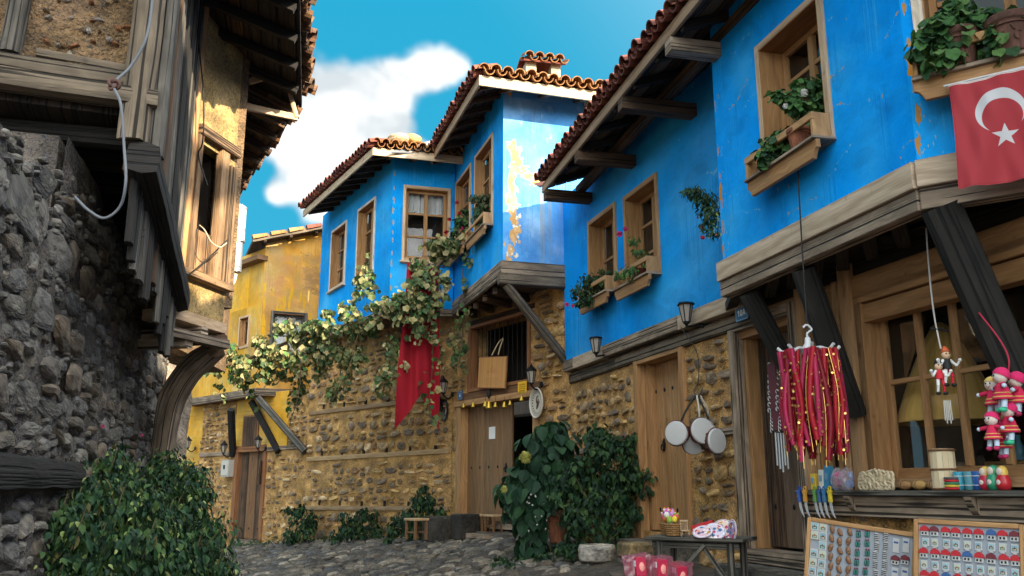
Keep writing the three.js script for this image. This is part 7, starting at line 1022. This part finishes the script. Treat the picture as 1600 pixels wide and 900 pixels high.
// ================================================================ magnet boards leaning on the plinth
function magnetBoard(label, TL, TR, BL, seed) {
  const X = TR.clone().sub(TL), W = X.length(); X.normalize(); const Y0 = TL.clone().sub(BL), N = X.clone().cross(Y0).normalize(), Y = N.clone().cross(X), H = Y0.dot(Y) + .3, Mx = new THREE.Matrix4().makeBasis(X, Y, N).setPosition(TL), G = g => norm(g).applyMatrix4(Mx), t = thing('magnet_board', label, 'display board', TL.clone());
  part('panel', G(bx(0, W, -H, 0, -.02, 0)), std(rgb(.3, .33, .38)), t); part('edge_frame', [bx(-.02, .008, -H, .015, -.025, .018), bx(W - .008, W + .02, -H, .015, -.025, .018), bx(.008, W - .008, -.012, .018, -.025, .016)].map(G), M.oakLight, t);
  return { t, W, H, Mx, put(proto, x, y, rot, label, group, cat = 'magnet') { const first = !proto.userData.placed, o = first ? proto : proto.clone(); if (!first) { o.name = numbered(proto.userData.base); scene.add(o); } proto.userData.placed = 1; o.userData = { ...(first ? proto.userData : {}), label, category: cat, group }; if (first) { o.userData.placed = 1; o.userData.base = proto.userData.base; } o.position.set(x, -y, .002).applyMatrix4(Mx); o.quaternion.setFromRotationMatrix(Mx).multiply(new THREE.Quaternion().setFromEuler(new THREE.Euler(0, 0, rot))); return o; } };
}
function proto(name, parts) { const o = new THREE.Group(); o.name = numbered(name); scene.add(o); o.userData = { base: name }; for (const [n, g, m] of parts) { const q = new THREE.Mesh(Array.isArray(g) ? mergeGeometries(g.map(norm), false) : g, m); q.name = n; q.castShadow = true; o.add(q); } return o; }
{
  const img = (a, b, c2) => face(48, 48, c => { c.fillStyle = a; c.fillRect(0, 0, 48, 48); c.fillStyle = b; c.fillRect(4, 22, 40, 22); c.fillStyle = c2; c.beginPath(); c.moveTo(8, 30); c.lineTo(24, 12); c.lineTo(40, 30); c.fill(); c.fillStyle = '#ddd'; c.fillRect(16, 30, 6, 10); c.fillRect(28, 30, 6, 10); });
  const pic = [img('#8fb7c2', '#3d6b5a', '#7a4a3a'), img('#b9c4b0', '#56705a', '#9a5a42'), img('#7fa6b5', '#8a7a5a', '#5a3a32')], wht = std(rgb(.5, .5, .5)), red = std(rgb(.5, .03, .04), { roughness: .5 }), navy = std(rgb(.05, .12, .3), { roughness: .5 }), brn = std(rgb(.2, .1, .05), { roughness: .45 }), grn = std(rgb(.02, .14, .12), { roughness: .4 }), blk = M.black, maroon = std(rgb(.16, .03, .04));
  const sq = pic.map(p => proto('framed_magnet', [['frame', bx(-.03, .03, -.03, .03, 0, .007, .003), wht], ['picture', new THREE.PlaneGeometry(.043, .043).translate(0, 0, .0085), p]]));
  const clog = proto('clog_magnet', [['shoe', new THREE.SphereGeometry(.02, 12, 8).scale(.9, 1.35, .6).translate(0, 0, .008), brn], ['heel', new THREE.SphereGeometry(.012, 10, 8).scale(1, .8, 1).translate(.006, -.02, .01), M.oakRed]]);
  const pair = proto('figure_magnet', [['figures', [new THREE.CapsuleGeometry(.008, .022, 4, 8).translate(-.009, 0, .009), new THREE.CapsuleGeometry(.008, .022, 4, 8).translate(.009, .002, .009)], grn], ['heads', [new THREE.SphereGeometry(.007, 8, 6).translate(-.009, .024, .01), new THREE.SphereGeometry(.007, 8, 6).translate(.009, .026, .01)], maroon]]);
  const strip = proto('striped_magnet', [['block', bx(-.015, .015, -.028, .028, 0, .01, .002), wht], ['stripes', [-.018, -.006, .006, .018].map(y => plainBox(-.015, .015, y - .003, y + .003, .0098, .0115)), blk]]);
  const hs = (roof) => { const s = new THREE.Shape(); s.moveTo(-.03, 0); s.lineTo(-.024, .022); s.lineTo(.0, .034); s.lineTo(.024, .022); s.lineTo(.03, 0); return proto('house_magnet', [['wall', bx(-.025, .025, -.028, .0, 0, .01, .002), wht], ['roof', new THREE.ExtrudeGeometry(s, { depth: .014, bevelEnabled: false }), roof], ['windows', [plainBox(-.016, -.005, -.02, -.007, .0098, .0112), plainBox(.005, .016, -.02, -.007, .0098, .0112)], blk]]); };
  const hR = hs(red), hN = hs(navy), hK = hs(maroon);
  const tag = pic.map(p => proto('tag_magnet', [['frame', bx(-.022, .022, -.03, .02, 0, .006, .002), wht], ['picture', new THREE.PlaneGeometry(.032, .032).translate(0, -.004, .0072), p], ['tip', new THREE.CylinderGeometry(.02, .02, .005, 3).rotateX(1.571).rotateZ(3.14).scale(1, .5, 1).translate(0, -.032, .003), wht]]));
  const slip = proto('card_magnet', [['card', bx(-.022, .022, -.045, .045, 0, .004, .002), wht], ['print', new THREE.PlaneGeometry(.03, .012).translate(0, .02, .0052), navy]]);
  const R = rng(12), jig = () => (R() - .5) * .012;
  const b1 = magnetBoard('left leaning board covered with mixed souvenir magnets', at(1267, 812, 6.45), at(1430, 837, 5.9), at(1252, 912, 6.5));
  const step = .062; for (let r = 0; r < 9; r++) for (let c = 0; c < 11; c++) {
    const x = .04 + c * (b1.W - .07) / 10.4, y = .04 + r * step + (c > 1 ? (c % 2) * .012 : 0); if (y > b1.H - .04 || R() < .03) continue;
    if (c < 2) b1.put(sq[(r + c) % 3], x + jig() * .5, y, jig(), `small square framed picture magnet, ${ORD[r]} row, ${c ? 'second' : 'first'} column of the left board`, 'framed magnets on the left board');
    else if (c < 5) b1.put(clog, x + jig(), y, (R() - .5) * .9, `brown clog shaped magnet, ${ORD[r]} row, ${ORD[c]} column of the left board`, 'clog magnets on the left board');
    else if (c < 7) b1.put(pair, x + jig(), y, jig() * 10, `dark green magnet of two figures, ${ORD[r]} row, ${ORD[c]} column of the left board`, 'figure magnets on the left board');
    else if (c < 9) b1.put(strip, x + jig(), y * .96, jig() * 4, `black and white striped magnet, ${ORD[r]} row, ${ORD[c]} column of the left board`, 'striped magnets on the left board');
    else if (r % 3 === 2) b1.put(hK, x, y, jig(), `dark roofed house magnet, ${ORD[r]} row, ${ORD[c]} column of the left board`, 'house magnets on the left board'); else if (r % 3 === 0) b1.put(slip, x, y + .03, jig(), `white card magnet, ${ORD[r]} row, ${ORD[c]} column of the left board`, 'card magnets on the left board');
  }
  const b2 = magnetBoard('right leaning board with rows of little house magnets', at(1434, 815, 5.72), at(1596, 824, 5.18), at(1428, 912, 5.72));
  for (let r = 0; r < 5; r++) for (let c = 0; c < 9; c++) {
    const x = .05 + c * (b2.W - .085) / 8, y = .055 + r * .135; if (y > b2.H - .06) continue; const k = (c * 5 + r * 3) % 7;
    const roof = k === 2 ? [hN, 'navy'] : k === 5 ? [hK, 'dark'] : [hR, 'red']; b2.put(roof[0], x + jig(), y, jig() * 6, `house magnet with ${roof[1]} roof, ${ORD[r]} row, ${ORD[c]} from the left on the right board`, `${roof[1]} roofed house magnets on the right board`);
    b2.put(tag[(r + c) % 3], x + jig(), y + .062, jig() * 6, `white tag magnet under the ${ORD[c]} house of the ${ORD[r]} row on the right board`, 'tag magnets on the right board');
  }
  for (const o of [...scene.children]) if (o.userData.base) { if (!o.userData.placed) scene.remove(o); delete o.userData.base; delete o.userData.placed; if (!o.userData.group) delete o.userData.group; }
}
// ================================================================ table and toys
{
  const d = 8.0, ty = at(1095, 838, d).y, T = (px, y, dd) => { const p = at(px, 838, dd); p.y = y; return p; };
  const a = T(1020, ty, 8.15), b = T(1162, ty, 7.75), f = new Fac(a.x, -a.z, b.x, -b.z), t = thing('low_table', 'rough low wooden table with toys in front of the plank door', 'table', a.clone()), g0 = groundY(a.x, 8);
  for (let i = 0; i < 3; i++) part('top_board', f.G(bx(-.03, f.L + .03, ty - .035, ty - i * .002, -.34 + i * .16, -.185 + i * .16)), M.greyBlue, t);
  for (const [u, w] of [[.08, .08], [f.L - .1, .08], [.1, -.26], [f.L - .08, -.26]]) part('leg', beam(f.P(u, g0 - .15, w), f.P(u, ty - .04, w), .055, .055), M.greyBlue, t);
  part('brace', beam(f.P(.1, g0 + .1, .1), f.P(f.L * .62, ty - .06, .1), .05, .03), M.greyBlue, t); part('brace', beam(f.P(f.L * .62, ty - .1, .1), f.P(f.L - .05, g0 + .1, .1), .05, .03), M.greyBlue, t); part('apron', f.G(bx(.02, f.L - .02, ty - .1, ty - .037, .06, .085)), M.greyBlue, t); part('shelf_board', f.G(bx(.05, f.L + .12, g0 + .02, g0 + .06, -.25, .12)), M.greyBlue, t);
  const tp = (px, w = 0, dy = 0) => { const u = f.hit(px, 838).u; return f.P(u, ty + .001 + dy, w); };
  const wick = std(rgb(.42, .24, .09), { map: woodMap, bumpMap: oldBump, bumpScale: .01 }), R = rng(41);
  [[1038, -.14, 'left wicker basket of bright toys behind on the low table'], [1053, .0, 'front wicker basket with flowers and toys on the low table']].forEach(([px, w, lab], k) => { const p = tp(px, w), s = thing('wicker_basket', lab, 'basket', p); for (let i = 0; i < 6; i++) part('weave', new THREE.TorusGeometry(.062 + i * .004, .009, 6, 20).rotateX(1.571).translate(p.x, p.y + .01 + i * .018, p.z), wick, s); part('bottom', new THREE.CylinderGeometry(.062, .06, .012, 16).translate(p.x, p.y + .007, p.z), wick, s); const cs = [rgb(.25, .4, .06), rgb(.75, .6, .05), rgb(.65, .08, .25), rgb(.7, .7, .7), rgb(.5, .25, .55), rgb(.75, .2, .05)]; for (let i = 0; i < 9; i++) { const q = V(p.x + (R() - .5) * .12, p.y + .12 + R() * .09, p.z + (R() - .5) * .1), o = thing('plush_toy', `${['green', 'yellow', 'pink', 'white', 'purple', 'orange'][(i + k * 2) % 6]} plush toy heaped in the ${k ? 'front' : 'left'} basket, ${ORD[i]} put in`, 'toy', q, 'plush toys in the baskets'); part('body', new THREE.SphereGeometry(.026, 12, 9).scale(1, 1.15, .9).translate(q.x, q.y, q.z), std(cs[(i + k * 2) % 6], { roughness: .95 }), o); part('ears', [new THREE.SphereGeometry(.01, 8, 6).translate(q.x - .018, q.y + .028, q.z), new THREE.SphereGeometry(.01, 8, 6).translate(q.x + .018, q.y + .028, q.z)], std(cs[(i + k * 2 + 1) % 6], { roughness: .95 }), o); } });
  { const p = tp(1074, .06), c = thing('toy_chair', 'tiny pale wooden rocking chair on the low table', 'toy chair', p), G = g => g.translate(p.x, p.y, p.z); part('seat', G(bx(-.035, .035, .045, .055, -.03, .03, .002)), M.oakPale, c); for (const x of [-.03, .03]) { part('rocker', G(new THREE.TorusGeometry(.09, .005, 5, 14, 1.1).rotateZ(-2.12).rotateY(1.571).translate(x, .09, 0)), M.oakPale, c); part('leg', G(cyl(V(x, .01, .025), V(x, .05, .025), .004, .004, 6)), M.oakPale, c); part('leg', G(cyl(V(x, .01, -.025), V(x, .14, -.035), .004, .004, 6)), M.oakPale, c); } for (let i = 0; i < 5; i++) part('spindle', G(cyl(V(-.025 + i * .0125, .055, -.03), V(-.025 + i * .0125, .13, -.035), .003, .003, 5)), M.oakPale, c); part('top_rail', G(bx(-.035, .035, .125, .14, -.04, -.03, .002)), M.oakPale, c); }
  { const p = tp(1095, -.1), c = thing('toy_box', 'red and white flat toy box leaning behind the fans', 'box', p); part('box', flat(f, p.clone().add(V(0, .07, 0)), .2, .09, .07, std(rgb(.5, .02, .03), { roughness: .4 }), .28), c); part('stripe', flat(f, p.clone().add(V(f.ud * .037, .07, f.ux * .037)), .18, .03, .004, std(rgb(.6, .62, .6)), .28), c); }
  const fan = (px, w, r, tilt, n, lab, bg) => { const p = tp(px, w, r * .55), c = thing('painted_fan', lab, 'fan', p), tex = face(128, 128, k => { k.fillStyle = bg; k.fillRect(0, 0, 128, 128); const q = rng(n); for (let i = 0; i < 40; i++) { k.fillStyle = ['#b8325a', '#5a3a78', '#3d6a9a', '#c98a3a', '#e6e0e6'][i % 5]; k.beginPath(); k.arc(q() * 128, q() * 128, 3 + q() * 9, 0, 7); k.fill(); } k.strokeStyle = '#e8e4e8'; k.lineWidth = 5; k.beginPath(); k.arc(64, 64, 56, 0, 7); k.stroke(); }); const g = new THREE.CylinderGeometry(r, r, .008, 28).rotateX(1.571), u = g.attributes.position, uv = new Float32Array(u.count * 2); for (let i = 0; i < u.count; i++) { uv[2 * i] = u.getX(i) / r * .5 + .5; uv[2 * i + 1] = u.getY(i) / r * .5 + .5; } g.setAttribute('uv', new THREE.BufferAttribute(uv, 2)); const Q = quatOf(f, new THREE.Euler(...tilt)); part('disc', g.applyQuaternion(Q).translate(p.x, p.y, p.z), tex, c); part('rim', new THREE.TorusGeometry(r, .006, 6, 28).applyQuaternion(Q).translate(p.x, p.y, p.z), std(rgb(.6, .5, .6)), c); };
  fan(1104, .1, .085, [-1.0, 0, .2], 3, 'round painted fan lying at the left of the fan pile', '#d8b8c4'); fan(1120, .06, .09, [-.8, .2, 0], 4, 'white and purple painted fan in the middle of the fan pile', '#cfc8da'); fan(1128, -.05, .1, [-.5, .1, -.3], 5, 'round pale painted fan behind the pile on the table', '#dcc6b4'); fan(1144, .0, .095, [-.2, -.9, -.2], 6, 'purple painted fan standing at the right end of the table', '#a28cb4'); fan(1112, .02, .08, [-1.1, 0, .1], 7, 'flat pink painted fan under the others in the pile', '#d4a0b4');
}
// packets in red film, crate under them
{
  const d = 6.6, c = at(1022, 905, d), g = groundY(c.x, d), t = thing('wooden_crate', 'low wooden crate under the red film packets at the bottom edge', 'crate', V(c.x, g, c.z)), top = at(1022, 902, d).y; for (let i = 0; i < 4; i++) part('slat', bx(c.x - .3, c.x + .26, g + .03 + i * (top - g) / 4.2, g + .01 + (i + .8) * (top - g) / 4.2, c.z + .13, c.z + .15), M.grey, t); for (const [x, z] of [[-.28, .12], [.24, .12], [-.28, -.2], [.24, -.2]]) part('corner_post', bx(c.x + x - .02, c.x + x + .02, g, top, c.z + z - .02, c.z + z + .02 - .015), M.grey, t); part('top_panel', bx(c.x - .3, c.x + .26, top, top + .015, c.z - .24, c.z + .14), M.grey, t);
  const film = new THREE.MeshPhysicalMaterial({ color: rgb(.8, .4, .5), roughness: .12, transmission: .85, thickness: 0, side: THREE.DoubleSide }), red = std(rgb(.42, .01, .05), { roughness: .5 });
  [[995, 886, 0, 'left red packet in shiny film at the bottom edge'], [1028, 888, 1, 'middle red packet in shiny film at the bottom edge'], [1058, 897, 2, 'right red packet in shiny film at the bottom edge']].forEach(([px, py, k, lab]) => { const p = at(px, py, d - .02 * k), o = thing('wrapped_packet', lab, 'packet', p), s = new THREE.BoxGeometry(.19, .17, .12, 14, 12, 8), q = s.attributes.position; for (let i = 0; i < q.count; i++) { const v = V(q.getX(i), q.getY(i), q.getZ(i)), n = n3(v.x * 38 + k * 7, v.y * 38, v.z * 38) - .5; v.multiplyScalar(1 + n * .28); q.setXYZ(i, v.x, v.y, v.z); } s.computeVertexNormals(); part('film', norm(s).rotateZ((k - 1) * -.12).rotateY(.3 * k).translate(p.x, p.y, p.z), film, o); part('toy_box', flat(fCL, p, .155, .13, .08, red, (k - 1) * -.12), o); part('figure', new THREE.SphereGeometry(.03, 12, 10).scale(1, 1.5, .7).translate(p.x + .02, p.y, p.z + .06), std(rgb(.75, .3, .25)), o); part('card', flat(fCL, p.clone().add(V(-.03, .03, .055)), .06, .04, .004, std(rgb(.7, .7, .72))), o); });
}
// stools by the open door
function stool(label, P, f, s = 1) { const t = thing('wooden_stool', label, 'stool', P.clone()), G = g => f.G(g.scale(s, s, s)).translate(P.x - f.A[0], P.y, P.z + f.A[1]); part('seat', G(bx(-.19, .19, .3, .34, -.14, .14, .012)), std(rgb(.7, .5, .3), { map: woodMap }), t); for (const x of [-.15, .15]) for (const z of [-.1, .1]) part('leg', G(bx(x - .022, x + .022, 0, .3, z - .022, z + .022)), M.oakDark, t); part('stretcher', G(bx(-.15, .15, .1, .13, .09, .11)), M.oakDark, t); part('stretcher', G(bx(-.15, .15, .1, .13, -.11, -.09)), M.oakDark, t); }
{ const p = at(650, 846, 14.9); p.y = at(650, 843, 14.9).y; stool('small stool with a pale seat standing alone by the rubble wall', p, fW1); const ds = [[748, 'left small stool with pale seat in front of the open door'], [766, 'middle small stool with pale seat in front of the open door'], [784, 'right small stool with pale seat in front of the open door']]; ds.forEach(([px, lab]) => { const h = fW1.hit(px, 820), q = fW1.P(h.u, AS.d.v0 - .1, .16); stool(lab, q, fW1, .8); }); }
{ const h = fW1.hit(770, 826), p = fW1.P(h.u, AS.d.v0 - .42, .42), t = thing('plank_step', 'long worn plank laid as a step before the open door', 'step', p); part('plank', fW1.G(bx(-.55, .55, .16, .3, -.12, .12, .01)).translate(p.x - fW1.A[0], p.y, p.z + fW1.A[1]), M.oakGrey, t); for (const x of [-.45, .45]) part('support', fW1.G(bx(x - .08, x + .08, -.1, .159, -.1, .1, .02)).translate(p.x - fW1.A[0], p.y, p.z + fW1.A[1]), M.cobble[1], t); }
// loose stones on the bend roof
[[624, 219, .2, 'grey loose stone on the roof corner left of the flashing'], [643, 218, .16, 'brownish loose stone on the roof right of the other one']].forEach(([x, y, s, lab], i) => { const p = at(x, y, 15.3), t = thing('loose_stone', lab, 'stone', p); const g = new THREE.IcosahedronGeometry(s, 3), q = g.attributes.position; for (let k = 0; k < q.count; k++) { const v = V(q.getX(k), q.getY(k), q.getZ(k)), n = .75 + .5 * n3(v.x * 6 + i * 9, v.y * 6, v.z * 6); q.setXYZ(k, v.x * n * 1.2, v.y * n * .6, v.z * n); } g.computeVertexNormals(); part('rock', g.translate(p.x, p.y, p.z), M.wallStone[5 - i * 2], t); });

renderer.render(scene, camera);
